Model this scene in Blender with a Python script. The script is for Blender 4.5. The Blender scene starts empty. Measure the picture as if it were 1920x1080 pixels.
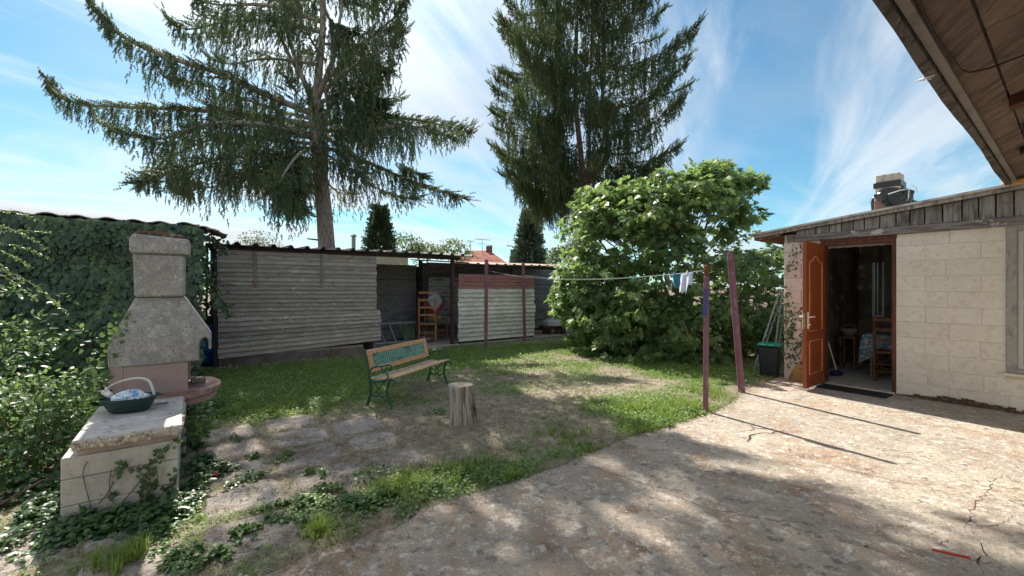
import bpy, math, random
import numpy as np
from mathutils import Vector, Matrix, Euler

# ------------------------------------------------------------------ camera, light, exposure
sc = bpy.context.scene
COL = sc.collection
cam_d = bpy.data.cameras.new("camera")
cam = bpy.data.objects.new("camera", cam_d)
COL.objects.link(cam)
cam.location = (0, 0, 1.5)
cam.rotation_euler = (math.radians(90), 0, 0)
cam_d.sensor_width = 36.0
cam_d.lens = 15.0
cam_d.clip_start = 0.05
cam_d.clip_end = 2000
sc.camera = cam

SUN_AZ = math.atan2(-0.51, 0.86)          # from +Y towards -X
SUN_EL = math.radians(45)
sun_dir = Vector((math.sin(SUN_AZ) * math.cos(SUN_EL), math.cos(SUN_AZ) * math.cos(SUN_EL), math.sin(SUN_EL)))
sl = bpy.data.lights.new("sun", 'SUN')
sl.energy = 2.0
sl.angle = math.radians(0.55)
sl.color = (1.0, 0.93, 0.82)
so = bpy.data.objects.new("sun", sl)
COL.objects.link(so)
so.rotation_euler = sun_dir.to_track_quat('Z', 'Y').to_euler()

sc.view_settings.view_transform = 'Standard'
sc.view_settings.look = 'None'
sc.view_settings.exposure = 2.22
sc.view_settings.gamma = 1.0
sc.view_settings.use_curve_mapping = False
sc.cycles.max_bounces = 8
sc.cycles.diffuse_bounces = 4
sc.cycles.transmission_bounces = 6
sc.cycles.transparent_max_bounces = 8

world = bpy.data.worlds.new("World")
sc.world = world
world.use_nodes = True
wn = world.node_tree
wn.nodes.clear()
def wnode(t, **k):
    n = wn.nodes.new(t)
    for a, v in k.items():
        setattr(n, a, v)
    return n
def wmath(op, a, b=None, c=None, clamp=False):
    n = wnode('ShaderNodeMath', operation=op, use_clamp=clamp)
    for i, v in enumerate((a, b, c)):
        if v is None: continue
        if isinstance(v, (int, float)): n.inputs[i].default_value = v
        else: wn.links.new(v, n.inputs[i])
    return n.outputs[0]
sky = wnode('ShaderNodeTexSky', sky_type='NISHITA', sun_disc=False)
sky.sun_elevation = SUN_EL
sky.sun_rotation = SUN_AZ
sky.altitude = 200
sky.air_density = 1.0
sky.dust_density = 0.3
sky.ozone_density = 2.0
tc = wnode('ShaderNodeTexCoord')
sep = wnode('ShaderNodeSeparateXYZ')
wn.links.new(tc.outputs['Generated'], sep.inputs[0])
zc = wmath('MAXIMUM', sep.outputs[2], 0.0)
zc = wmath('ADD', zc, 0.16)
cx = wmath('DIVIDE', sep.outputs[0], zc)
cy = wmath('DIVIDE', sep.outputs[1], zc)
def cloud_layer(ang, sx, sy, scale, det, rough, dist, off, lo, hi):
    ca, sa = math.cos(ang), math.sin(ang)
    u = wmath('ADD', wmath('MULTIPLY', cx, ca * sx), wmath('MULTIPLY', cy, sa * sx))
    v = wmath('ADD', wmath('MULTIPLY', cx, -sa * sy), wmath('MULTIPLY', cy, ca * sy))
    comb = wnode('ShaderNodeCombineXYZ')
    wn.links.new(u, comb.inputs[0]); wn.links.new(v, comb.inputs[1]); comb.inputs[2].default_value = off
    n = wnode('ShaderNodeTexNoise', noise_dimensions='3D')
    n.inputs['Scale'].default_value = scale
    n.inputs['Detail'].default_value = det
    n.inputs['Roughness'].default_value = rough
    n.inputs['Distortion'].default_value = dist
    wn.links.new(comb.outputs[0], n.inputs['Vector'])
    mr = wnode('ShaderNodeMapRange', interpolation_type='SMOOTHSTEP')
    mr.inputs['From Min'].default_value = lo
    mr.inputs['From Max'].default_value = hi
    wn.links.new(n.outputs[0], mr.inputs['Value'])
    return mr.outputs[0], n.outputs[0]
# soft banks that fill the sunward (left) half, streaky cirrus everywhere
bank, bank_raw = cloud_layer(0.55, 0.55, 1.15, 1.05, 8, 0.56, 0.45, 3.7, 0.40, 0.60)
cir, _ = cloud_layer(1.15, 0.28, 1.35, 1.25, 9, 0.6, 0.7, 9.1, 0.44, 0.70)
veil, _ = cloud_layer(0.2, 0.3, 0.9, 0.7, 4, 0.5, 0.2, 1.3, 0.35, 0.75)
side = wnode('ShaderNodeMapRange', interpolation_type='SMOOTHSTEP')
# the clear wedge of sky lies ahead to the right; left is clouded, unseen cloud behind is added to lift the fill
side.inputs['From Min'].default_value = -0.78
side.inputs['From Max'].default_value = 0.25
wn.links.new(wmath('ADD', wmath('MULTIPLY', sep.outputs[0], -0.85), wmath('MULTIPLY', sep.outputs[1], -0.5)), side.inputs['Value'])
sidef = wmath('ADD', wmath('MULTIPLY', side.outputs[0], 0.84), 0.14)
low = wnode('ShaderNodeMapRange', interpolation_type='SMOOTHSTEP')
low.inputs['From Min'].default_value = 0.42
low.inputs['From Max'].default_value = 0.03
wn.links.new(sep.outputs[2], low.inputs['Value'])
f1 = wmath('MULTIPLY', bank, wmath('MAXIMUM', sidef, wmath('MULTIPLY', low.outputs[0], 0.65)))
f2 = wmath('MULTIPLY', cir, 0.62)
f3 = wmath('MULTIPLY', veil, wmath('ADD', wmath('MULTIPLY', side.outputs[0], 0.25), 0.05))
inv = wmath('MULTIPLY', wmath('SUBTRACT', 1.0, f1), wmath('SUBTRACT', 1.0, f2))
inv = wmath('MULTIPLY', inv, wmath('SUBTRACT', 1.0, f3))
dt0 = wnode('ShaderNodeVectorMath', operation='DOT_PRODUCT')
wn.links.new(tc.outputs['Generated'], dt0.inputs[0]); dt0.inputs[1].default_value = tuple(sun_dir)
gl0 = wmath('EXPONENT', wmath('MULTIPLY', wmath('SUBTRACT', dt0.outputs['Value'], 1.0), 22.0))
inv = wmath('MULTIPLY', inv, wmath('MULTIPLY_ADD', gl0, -0.6, 1.0))
fac = wmath('SUBTRACT', 1.0, inv, clamp=True)
tint = wnode('ShaderNodeMix', data_type='RGBA', blend_type='MULTIPLY')
tint.inputs[0].default_value = 1.0
wn.links.new(sky.outputs[0], tint.inputs[6])
SKY_TINT = (0.36, 0.60, 0.61, 1)
tint.inputs[7].default_value = SKY_TINT
cl = wnode('ShaderNodeMapRange')           # cloud brightness, greyer where thick
cl.inputs['From Min'].default_value = 0.45
cl.inputs['From Max'].default_value = 0.75
cl.inputs['To Min'].default_value = 4.6
cl.inputs['To Max'].default_value = 3.0
wn.links.new(bank_raw, cl.inputs['Value'])
# bright veil of thin cloud round the sun
dt = wnode('ShaderNodeVectorMath', operation='DOT_PRODUCT')
wn.links.new(tc.outputs['Generated'], dt.inputs[0]); dt.inputs[1].default_value = tuple(sun_dir)
gl = wmath('EXPONENT', wmath('MULTIPLY', wmath('SUBTRACT', dt.outputs['Value'], 1.0), 16.0))
ccol = wnode('ShaderNodeVectorMath', operation='SCALE')
ccol.inputs[0].default_value = (0.97, 1.0, 1.03)
wn.links.new(wmath('MULTIPLY', cl.outputs[0], wmath('MULTIPLY_ADD', gl, 1.2, 1.0)), ccol.inputs['Scale'])
mixc = wnode('ShaderNodeMix', data_type='RGBA')
wn.links.new(fac, mixc.inputs[0])
wn.links.new(tint.outputs[2], mixc.inputs[6])
wn.links.new(ccol.outputs[0], mixc.inputs[7])
bg = wnode('ShaderNodeBackground')
bg.inputs['Strength'].default_value = 0.05
wn.links.new(mixc.outputs[2], bg.inputs['Color'])
wo = wnode('ShaderNodeOutputWorld')
wn.links.new(bg.outputs[0], wo.inputs[0])

# ------------------------------------------------------------------ helpers
rng = np.random.default_rng(7)
R = random.Random(11)
TH = math.atan2(0.6, 0.8)
D2 = Vector((0.8, 0.6, 0)); D1 = Vector((-0.6, 0.8, 0))
ROT = Matrix.Rotation(TH, 4, 'Z')
def S(a, b, z=0.0):
    return Vector((0.8 * a - 0.6 * b, 0.6 * a + 0.8 * b, z))
def G(px, py, z=0.0):
    Y = (1.5 - z) * 800.0 / (py - 540.0)
    return Vector(((px - 960) / 800.0 * Y, Y, z))
def W(px, py, Y):
    return Vector(((px - 960) / 800.0 * Y, Y, 1.5 - (py - 540) / 800.0 * Y))

def tag(o, label=None, cat=None, group=None, kind=None):
    if label: o['label'] = label
    if cat: o['category'] = cat
    if group: o['group'] = group
    if kind: o['kind'] = kind
    return o
def empty(name, loc, rz=0.0, label=None, cat=None, group=None, kind=None):
    o = bpy.data.objects.new(name, None)
    COL.objects.link(o)
    o.location = loc
    o.rotation_euler = (0, 0, rz)
    o.empty_display_size = 0.1
    return tag(o, label, cat, group, kind)
def inv_of(parent):
    m = Matrix.Identity(4)
    p = parent
    while p is not None:
        m = p.matrix_basis @ m
        p = p.parent
    return m.inverted()
def link(name, me, mat, parent=None, M=None, smooth=False):
    """link mesh as object; M is its world matrix"""
    o = bpy.data.objects.new(name, me)
    COL.objects.link(o)
    if mat is not None and len(me.materials) == 0:
        me.materials.append(mat)
    if smooth:
        me.polygons.foreach_set('use_smooth', [True] * len(me.polygons))
    M = M or Matrix.Identity(4)
    if parent is not None:
        o.parent = parent
        o.matrix_basis = inv_of(parent) @ M
    else:
        o.matrix_basis = M
    return o
def bevel(o, w=0.004, seg=1, ang=35):
    m = o.modifiers.new('bevel', 'BEVEL')
    m.width = w; m.segments = seg; m.limit_method = 'ANGLE'; m.angle_limit = math.radians(ang)
    return o
def noisy(o, strength=0.01, scale=0.3, sub=0, direction='NORMAL'):
    if sub:
        s = o.modifiers.new('sub', 'SUBSURF'); s.subdivision_type = 'SIMPLE'; s.levels = sub; s.render_levels = sub
    t = bpy.data.textures.new('clouds', 'CLOUDS'); t.noise_scale = scale
    d = o.modifiers.new('disp', 'DISPLACE'); d.texture = t; d.strength = strength; d.texture_coords = 'GLOBAL'
    return o

class MB:
    def __init__(s, M=None):
        s.v = []; s.f = []; s.M = M
    def add(s, verts, faces):
        n = len(s.v)
        for p in verts:
            p = Vector(p)
            s.v.append(s.M @ p if s.M else p)
        for f in faces: s.f.append(tuple(i + n for i in f))
        return s
    def box(s, lo, hi, M=None):
        x0, y0, z0 = lo; x1, y1, z1 = hi
        vs = [Vector(p) for p in ((x0,y0,z0),(x1,y0,z0),(x1,y1,z0),(x0,y1,z0),(x0,y0,z1),(x1,y0,z1),(x1,y1,z1),(x0,y1,z1))]
        if M: vs = [M @ p for p in vs]
        return s.add(vs, [(0,3,2,1),(4,5,6,7),(0,1,5,4),(1,2,6,5),(2,3,7,6),(3,0,4,7)])
    def sbox(s, a0, a1, b0, b1, z0, z1):
        """box in the site frame"""
        return s.box((a0, b0, z0), (a1, b1, z1), ROT)
    def prism(s, poly, axis_fn, d0, d1):
        """poly list of 2-D points; axis_fn(u, v, d) -> point"""
        n = len(poly)
        vs = [axis_fn(u, v, d0) for u, v in poly] + [axis_fn(u, v, d1) for u, v in poly]
        fs = [tuple(range(n))[::-1], tuple(range(n, 2 * n))]
        for i in range(n):
            j = (i + 1) % n
            fs.append((i, j, n + j, n + i))
        return s.add(vs, fs)
    def tube(s, path, rad, n=8, cap=True):
        path = [Vector(p) for p in path]
        if not isinstance(rad, (list, tuple)): rad = [rad] * len(path)
        vs = []; prev = None
        for i, p in enumerate(path):
            a = path[max(i - 1, 0)]; b = path[min(i + 1, len(path) - 1)]
            t = (b - a)
            t = t.normalized() if t.length > 1e-9 else Vector((0, 0, 1))
            if prev is None:
                ref = Vector((0, 0, 1)) if abs(t.z) < 0.9 else Vector((1, 0, 0))
                u = t.cross(ref).normalized()
            else:
                u = (prev - t * prev.dot(t))
                u = u.normalized() if u.length > 1e-6 else t.orthogonal().normalized()
            prev = u
            w = t.cross(u)
            for k in range(n):
                an = 2 * math.pi * k / n
                vs.append(p + (u * math.cos(an) + w * math.sin(an)) * rad[i])
        fs = []
        for i in range(len(path) - 1):
            for k in range(n):
                k2 = (k + 1) % n
                fs.append((i * n + k, i * n + k2, (i + 1) * n + k2, (i + 1) * n + k))
        if cap:
            fs.append(tuple(range(n))[::-1]); fs.append(tuple((len(path) - 1) * n + k for k in range(n)))
        return s.add(vs, fs)
    def lathe(s, prof, c=(0, 0, 0), n=24, sx=1.0, sy=1.0, rz=0.0, cap=True):
        vs = []; c = Vector(c); ca, sa = math.cos(rz), math.sin(rz)
        for r, z in prof:
            for k in range(n):
                an = 2 * math.pi * k / n
                x, y = r * math.cos(an) * sx, r * math.sin(an) * sy
                vs.append(c + Vector((x * ca - y * sa, x * sa + y * ca, z)))
        fs = []
        for i in range(len(prof) - 1):
            for k in range(n):
                k2 = (k + 1) % n
                fs.append((i * n + k, i * n + k2, (i + 1) * n + k2, (i + 1) * n + k))
        if cap:
            fs.append(tuple(range(n))[::-1]); fs.append(tuple((len(prof) - 1) * n + k for k in range(n)))
        return s.add(vs, fs)
    def build(s, name, mat, parent=None, smooth=False, bev=0.0, local=None):
        """verts are world coordinates; the object's origin goes to its root"""
        if parent is not None:
            M = inv_of(parent); off = None
            vs = [M @ p for p in s.v]
            loc = None
        else:
            c = sum(s.v, Vector()) / max(1, len(s.v))
            c = Vector((c.x, c.y, min(p.z for p in s.v)))
            vs = [p - c for p in s.v]; loc = c
        me = bpy.data.meshes.new(name)
        me.from_pydata([tuple(p) for p in vs], [], s.f)
        me.update()
        o = bpy.data.objects.new(name, me)
        COL.objects.link(o)
        if mat: me.materials.append(mat)
        if smooth: me.polygons.foreach_set('use_smooth', [True] * len(me.polygons))
        if parent is not None: o.parent = parent
        else: o.location = loc
        if bev: bevel(o, bev)
        return o

def np_mesh(name, verts, faces, mat, tone=None, parent=None, smooth=False, ncorner=3):
    verts = np.asarray(verts, dtype=np.float32); faces = np.asarray(faces, dtype=np.int32)
    if parent is not None:
        M = np.array(inv_of(parent)); verts = verts @ M[:3, :3].T.astype(np.float32) + M[:3, 3].astype(np.float32)
    me = bpy.data.meshes.new(name)
    me.vertices.add(len(verts)); me.vertices.foreach_set('co', verts.ravel())
    me.loops.add(faces.size); me.loops.foreach_set('vertex_index', faces.ravel())
    me.polygons.add(len(faces))
    me.polygons.foreach_set('loop_start', np.arange(0, faces.size, ncorner, dtype=np.int32))
    me.update(calc_edges=True)
    if tone is not None:
        at = me.attributes.new('tone', 'FLOAT', 'POINT'); at.data.foreach_set('value', np.asarray(tone, dtype=np.float32))
    if smooth: me.polygons.foreach_set('use_smooth', np.ones(len(faces), dtype=bool))
    me.materials.append(mat)
    o = bpy.data.objects.new(name, me)
    COL.objects.link(o)
    if parent is not None: o.parent = parent
    return o
def instance(tv, tf, mats, locs, tone=None):
    """copy a triangle template; mats (N,3,3) columns are axes"""
    tv = np.asarray(tv, dtype=np.float64); tf = np.asarray(tf)
    N = len(locs); V = len(tv)
    out = np.einsum('nij,vj->nvi', mats, tv) + np.asarray(locs)[:, None, :]
    F = tf[None, :, :] + (np.arange(N) * V)[:, None, None]
    t = None if tone is None else np.repeat(np.asarray(tone), V)
    return out.reshape(-1, 3), F.reshape(-1, 3), t
def frames(fwd, up, scale, roll=None):
    """rotation matrices whose x axis is fwd, z axis near up"""
    fwd = np.asarray(fwd, float); fwd /= np.linalg.norm(fwd, axis=1, keepdims=True) + 1e-9
    up = np.asarray(up, float)
    y = np.cross(up, fwd); ln = np.linalg.norm(y, axis=1, keepdims=True)
    bad = ln[:, 0] < 1e-4
    if bad.any():
        y[bad] = np.cross(np.array([0.3, 1, 0.1]), fwd[bad]); ln = np.linalg.norm(y, axis=1, keepdims=True)
    y /= ln + 1e-9
    z = np.cross(fwd, y)
    if roll is not None:
        c, s_ = np.cos(roll)[:, None], np.sin(roll)[:, None]
        y, z = y * c + z * s_, z * c - y * s_
    sc_ = np.broadcast_to(np.asarray(scale, float).reshape(-1, 1) if np.ndim(scale) else np.full((len(fwd), 1), scale), (len(fwd), 1))
    return np.stack([fwd * sc_, y * sc_, z * sc_], axis=2)
def unit(n, rg=None):
    v = (rg or rng).normal(size=(n, 3)); return v / np.linalg.norm(v, axis=1, keepdims=True)
# value noise (2-D) for masks
_perm = np.random.default_rng(3).random((256, 256))
def vnoise(x, y, seed=0):
    x = np.asarray(x, float) + seed * 17.3; y = np.asarray(y, float) + seed * 7.7
    xi = np.floor(x).astype(int); yi = np.floor(y).astype(int)
    fx = x - xi; fy = y - yi
    fx = fx * fx * (3 - 2 * fx); fy = fy * fy * (3 - 2 * fy)
    a = _perm[xi % 256, yi % 256]; b = _perm[(xi + 1) % 256, yi % 256]
    c = _perm[xi % 256, (yi + 1) % 256]; d = _perm[(xi + 1) % 256, (yi + 1) % 256]
    return (a * (1 - fx) + b * fx) * (1 - fy) + (c * (1 - fx) + d * fx) * fy
def fbm(x, y, o=4, seed=0):
    s = 0; w = 0.5; t = 0
    for i in range(o):
        s = s + w * vnoise(x * 2 ** i, y * 2 ** i, seed + i); t += w; w *= 0.5
    return s / t

# ------------------------------------------------------------------ materials
MATS = {}
def _rgba(c): return (c[0], c[1], c[2], 1.0)
def mat(name, base, layers=(), rough=0.85, bump=None, vary=0.0, coord='Object', spec=0.3, metal=0.0, stretch=(1, 1, 1), rot=None, bumps=None):
    """layers: (colour, scale, lo, hi, stretch, detail) noise-masked colours laid over base"""
    m = bpy.data.materials.new(name); m.use_nodes = True
    nt = m.node_tree; N = nt.nodes; L = nt.links
    b = N['Principled BSDF']
    b.inputs['Roughness'].default_value = rough
    b.inputs['Metallic'].default_value = metal
    b.inputs['Specular IOR Level'].default_value = spec
    tcn = N.new('ShaderNodeTexCoord'); oi = N.new('ShaderNodeObjectInfo')
    addv = N.new('ShaderNodeVectorMath'); addv.operation = 'MULTIPLY_ADD'
    rv = N.new('ShaderNodeCombineXYZ')
    for i in range(3): L.new(oi.outputs['Random'], rv.inputs[i])
    L.new(rv.outputs[0], addv.inputs[0]); addv.inputs[1].default_value = (37, 53, 71)
    L.new(tcn.outputs[coord], addv.inputs[2])
    src = addv.outputs[0] if vary > 0 else tcn.outputs[coord]
    if rot:
        mp = N.new('ShaderNodeMapping'); mp.inputs['Rotation'].default_value = rot
        L.new(src, mp.inputs['Vector']); src = mp.outputs[0]
    col = None
    rgb = N.new('ShaderNodeRGB'); rgb.outputs[0].default_value = _rgba(base); col = rgb.outputs[0]
    for la in layers:
        c, scale, lo, hi = la[:4]
        st = la[4] if len(la) > 4 and la[4] else (1, 1, 1)
        det = la[5] if len(la) > 5 else 5
        mx = N.new('ShaderNodeMix'); mx.data_type = 'RGBA'
        mp = N.new('ShaderNodeMapping'); mp.inputs['Scale'].default_value = st
        L.new(src, mp.inputs['Vector'])
        nz = N.new('ShaderNodeTexNoise'); nz.inputs['Scale'].default_value = scale; nz.inputs['Detail'].default_value = det
        nz.inputs['Roughness'].default_value = 0.6
        L.new(mp.outputs[0], nz.inputs['Vector'])
        mr = N.new('ShaderNodeMapRange'); mr.inputs['From Min'].default_value = lo; mr.inputs['From Max'].default_value = hi
        L.new(nz.outputs[0], mr.inputs['Value'])
        L.new(mr.outputs[0], mx.inputs[0]); L.new(col, mx.inputs[6]); mx.inputs[7].default_value = _rgba(c)
        col = mx.outputs[2]
    if vary > 0:
        hs = N.new('ShaderNodeHueSaturation')
        mr = N.new('ShaderNodeMapRange'); mr.inputs['To Min'].default_value = 1 - vary; mr.inputs['To Max'].default_value = 1 + vary
        L.new(oi.outputs['Random'], mr.inputs['Value']); L.new(mr.outputs[0], hs.inputs['Value']); L.new(col, hs.inputs['Color'])
        col = hs.outputs[0]
    L.new(col, b.inputs['Base Color'])
    bl = bumps or ([bump] if bump else [])
    prev = None
    for bp in bl:
        sc_, dist = bp[:2]; st = bp[2] if len(bp) > 2 else (1, 1, 1)
        mp = N.new('ShaderNodeMapping'); mp.inputs['Scale'].default_value = st
        L.new(src, mp.inputs['Vector'])
        nz = N.new('ShaderNodeTexNoise'); nz.inputs['Scale'].default_value = sc_; nz.inputs['Detail'].default_value = 6
        L.new(mp.outputs[0], nz.inputs['Vector'])
        bm = N.new('ShaderNodeBump'); bm.inputs['Distance'].default_value = dist; bm.inputs['Strength'].default_value = 1.0
        L.new(nz.outputs[0], bm.inputs['Height'])
        if prev: L.new(prev, bm.inputs['Normal'])
        prev = bm.outputs[0]
    if prev: L.new(prev, b.inputs['Normal'])
    MATS[name] = m
    return m
def leafmat(name, cols, trans=(0.12, 0.2, 0.03), tfac=0.4, rough=0.45, spec=0.4, shared_parts=False):
    """cols: ramp over the 'tone' attribute (or over the object's random number)"""
    m = bpy.data.materials.new(name); m.use_nodes = True
    nt = m.node_tree; N = nt.nodes; L = nt.links
    b = N['Principled BSDF']; out = N['Material Output']
    b.inputs['Roughness'].default_value = rough; b.inputs['Specular IOR Level'].default_value = spec
    if shared_parts:
        oi = N.new('ShaderNodeObjectInfo'); fac = oi.outputs['Random']
    else:
        at = N.new('ShaderNodeAttribute'); at.attribute_name = 'tone'; fac = at.outputs['Fac']
    cr = N.new('ShaderNodeValToRGB')
    e = cr.color_ramp.elements
    while len(e) < len(cols): e.new(0.5)
    for i, c in enumerate(cols):
        e[i].position = i / (len(cols) - 1); e[i].color = _rgba(c)
    L.new(fac, cr.inputs[0]); L.new(cr.outputs[0], b.inputs['Base Color'])
    tr = N.new('ShaderNodeBsdfTranslucent')
    mm = N.new('ShaderNodeMix'); mm.data_type = 'RGBA'; mm.blend_type = 'MIX'; mm.inputs[0].default_value = 0.5
    L.new(cr.outputs[0], mm.inputs[6]); mm.inputs[7].default_value = _rgba(trans)
    L.new(mm.outputs[2], tr.inputs['Color'])
    ms = N.new('ShaderNodeMixShader'); ms.inputs[0].default_value = tfac
    L.new(b.outputs[0], ms.inputs[1]); L.new(tr.outputs[0], ms.inputs[2]); L.new(ms.outputs[0], out.inputs['Surface'])
    return m
# ------------------------------------------------------------------ surface materials
M_soil = mat('soil', (0.17, 0.13, 0.09), [((0.09, 0.065, 0.045), 3, .45, .6), ((0.25, 0.2, 0.14), 9, .5, .7), ((0.32, 0.27, 0.2), 60, .6, .7)], 0.95, bumps=[(12, .03), (90, .01)])
M_lawn = mat('lawn_soil', (0.26, 0.21, 0.16), [((0.37, 0.32, 0.25), 5, .45, .62), ((0.19, 0.14, 0.095), 14, .5, .68), ((0.45, 0.39, 0.3), 45, .54, .66), ((0.14, 0.10, 0.07), 110, .57, .68)], 0.95, bumps=[(25, .02), (120, .008)])
def concrete_material():
    m = mat('yard_concrete', (0.385, 0.33, 0.27),
            [((0.33, 0.28, 0.23), 1.1, .42, .62, (1, 1, 1), 8),
             ((0.47, 0.41, 0.33), 1.9, .48, .68, (1, 1, 1), 8),
             ((0.34, 0.24, 0.165), 2.6, .50, .66, (1, .6, 1), 9),
             ((0.20, 0.12, 0.08), 4.5, .57, .70, (.6, 1, 1), 9),
             ((0.30, 0.255, 0.215), 26, .52, .70, None, 6),
             ((0.54, 0.49, 0.43), 16, .55, .625, (1, 1, 1), 9), ((0.225, 0.19, 0.16), 13, .56, .64, (1, 1, 1), 9),
             ((0.62, 0.575, 0.515), 60, .60, .66, None, 5),
             ((0.16, 0.13, 0.105), 85, .60, .72, None, 4)],
            0.9, bumps=[(30, .012), (110, .006)])
    nt = m.node_tree; N = nt.nodes; L = nt.links
    b = N['Principled BSDF']
    tcn = N.new('ShaderNodeTexCoord')
    nz = N.new('ShaderNodeTexNoise'); nz.inputs['Scale'].default_value = 2.3; nz.inputs['Detail'].default_value = 6
    L.new(tcn.outputs['Object'], nz.inputs['Vector'])
    ad = N.new('ShaderNodeVectorMath'); ad.operation = 'MULTIPLY_ADD'
    L.new(nz.outputs['Color'], ad.inputs[0]); ad.inputs[1].default_value = (.55, .55, 0); L.new(tcn.outputs['Object'], ad.inputs[2])
    vo = N.new('ShaderNodeTexVoronoi'); vo.feature = 'DISTANCE_TO_EDGE'; vo.inputs['Scale'].default_value = 0.62
    L.new(ad.outputs[0], vo.inputs['Vector'])
    mr = N.new('ShaderNodeMapRange'); mr.inputs['From Min'].default_value = 0.001; mr.inputs['From Max'].default_value = 0.0045
    mr.inputs['To Min'].default_value = 1; mr.inputs['To Max'].default_value = 0
    L.new(vo.outputs['Distance'], mr.inputs['Value'])
    # cracks fade in and out along their run
    nz2 = N.new('ShaderNodeTexNoise'); nz2.inputs['Scale'].default_value = 0.8
    L.new(tcn.outputs['Object'], nz2.inputs['Vector'])
    mr2 = N.new('ShaderNodeMapRange'); mr2.inputs['From Min'].default_value = 0.58; mr2.inputs['From Max'].default_value = 0.68
    L.new(nz2.outputs[0], mr2.inputs['Value'])
    mu = N.new('ShaderNodeMath'); mu.operation = 'MULTIPLY'; L.new(mr.outputs[0], mu.inputs[0]); L.new(mr2.outputs[0], mu.inputs[1])
    mx = N.new('ShaderNodeMix'); mx.data_type = 'RGBA'
    old = b.inputs['Base Color'].links[0].from_socket
    L.new(mu.outputs[0], mx.inputs[0]); L.new(old, mx.inputs[6]); mx.inputs[7].default_value = (.055, .042, .03, 1)
    L.new(mx.outputs[2], b.inputs['Base Color'])
    bm = N.new('ShaderNodeBump'); bm.invert = True; bm.inputs['Distance'].default_value = .02
    L.new(mu.outputs[0], bm.inputs['Height']); L.new(b.inputs['Normal'].links[0].from_socket, bm.inputs['Normal']); L.new(bm.outputs[0], b.inputs['Normal'])
    return m
M_conc = concrete_material()
M_paver = mat('paver', (0.37, 0.33, 0.30), [((0.26, 0.215, 0.185), 5, .45, .62), ((0.40, 0.36, 0.31), 12, .52, .64), ((0.19, 0.14, 0.11), 30, .56, .66), ((.48, .44, .38), 60, .6, .68)], 0.95, bumps=[(40, .012), (120, .006)], vary=.15)

# ------------------------------------------------------------------ ground, lawn, concrete
mb = MB(); mb.add([(-400, -60, -.05), (400, -60, -.05), (400, 600, -.05), (-400, 600, -.05)], [(0, 1, 2, 3)])
g = mb.build('ground', M_soil); tag(g, kind='structure')
# lawn: a gently uneven sheet
EDGE_A = np.array([-6, -1.5, 0.33, 1.2, 2.2, 3.3, 4.85, 5.6, 6.3, 7.0, 7.7, 9.0])
EDGE_B = np.array([2.2, 2.35, 2.50, 2.62, 2.55, 2.66, 2.60, 2.70, 2.85, 2.95, 3.0, 3.0])
def edge_b(a):
    a = np.asarray(a, float)
    return np.interp(a, EDGE_A, EDGE_B) + .05 * (fbm(a * 3, a * 0, 4, 5) - .5) * 2
def lawn_h(a, b):
    h = .035 * (fbm(a * .6, b * .6, 3, 2) - .5) + .015 * (fbm(a * 4, b * 4, 3, 8) - .5)
    return h + .028
def ab(p): return .8 * p[0] + .6 * p[1], -.6 * p[0] + .8 * p[1]
na, nb = 300, 230
A, B = np.meshgrid(np.linspace(-7, 13, na), np.linspace(1.2, 13, nb), indexing='ij')
H = lawn_h(A, B)
H = np.where(B < edge_b(A) + .02, np.minimum(H, .0), H)      # dips under the slab
X = .8 * A - .6 * B; Y = .6 * A + .8 * B
idx = np.arange(na * nb).reshape(na, nb)
Q = np.stack([idx[:-1, :-1], idx[1:, :-1], idx[1:, 1:], idx[:-1, 1:]], -1).reshape(-1, 4)
o = np_mesh('lawn', np.stack([X, Y, H], -1).reshape(-1, 3), Q, M_lawn, smooth=True, ncorner=4)
tag(o, kind='structure'); LAWN = o
# concrete yard slab with a ragged edge
aa = np.linspace(-8, 9.5, 360)
top = [S(a, float(edge_b(a)), .035) for a in aa]; bot = [S(a, float(edge_b(a)) + .015, -.06) for a in aa]
mb = MB(); n = len(aa)
far = [S(a, -6, .035) for a in aa]
mb.add(top + bot + far, [(i, i + 1, n + i + 1, n + i) for i in range(n - 1)] + [(i + 1, i, 2 * n + i, 2 * n + i + 1) for i in range(n - 1)])
o = mb.build('concrete_yard', M_conc); o.location = (0, 0, 0)
c = sum(mb.v, Vector()) / len(mb.v); o.location = Vector((c.x, c.y, min(p.z for p in mb.v))); tag(o, kind='structure')

# ------------------------------------------------------------------ paving slabs sunk in the lawn
PAV = []
path = empty('garden_path', (0, 0, 0), kind='structure')
def slab_mesh(seed):
    r = random.Random(seed)
    m = MB(); s = .25
    pts = []
    for k in range(20):
        an = 2 * math.pi * (k + .5) / 20; q_ = s / max(abs(math.cos(an)), abs(math.sin(an))); q_ = min(q_, s * 1.27) * r.uniform(.90, 1.05)
        pts.append((q_ * math.cos(an), q_ * math.sin(an)))
    vs = [(x, y, -.04) for x, y in pts] + [(x, y, -.003) for x, y in pts] + [(x * .9, y * .9, .009) for x, y in pts] + [(0, 0, .011)]
    fs = []
    for i in range(20):
        j = (i + 1) % 20
        fs += [(i, j, 20 + j, 20 + i), (20 + i, 20 + j, 40 + j, 40 + i), (40 + i, 40 + j, 60)]
    m.add(vs, fs)
    me = bpy.data.meshes.new('paving_slab'); me.from_pydata([tuple(v) for v in m.v], [], m.f); me.materials.append(M_paver)
    return me
slabs = [slab_mesh(i) for i in range(4)]
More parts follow.
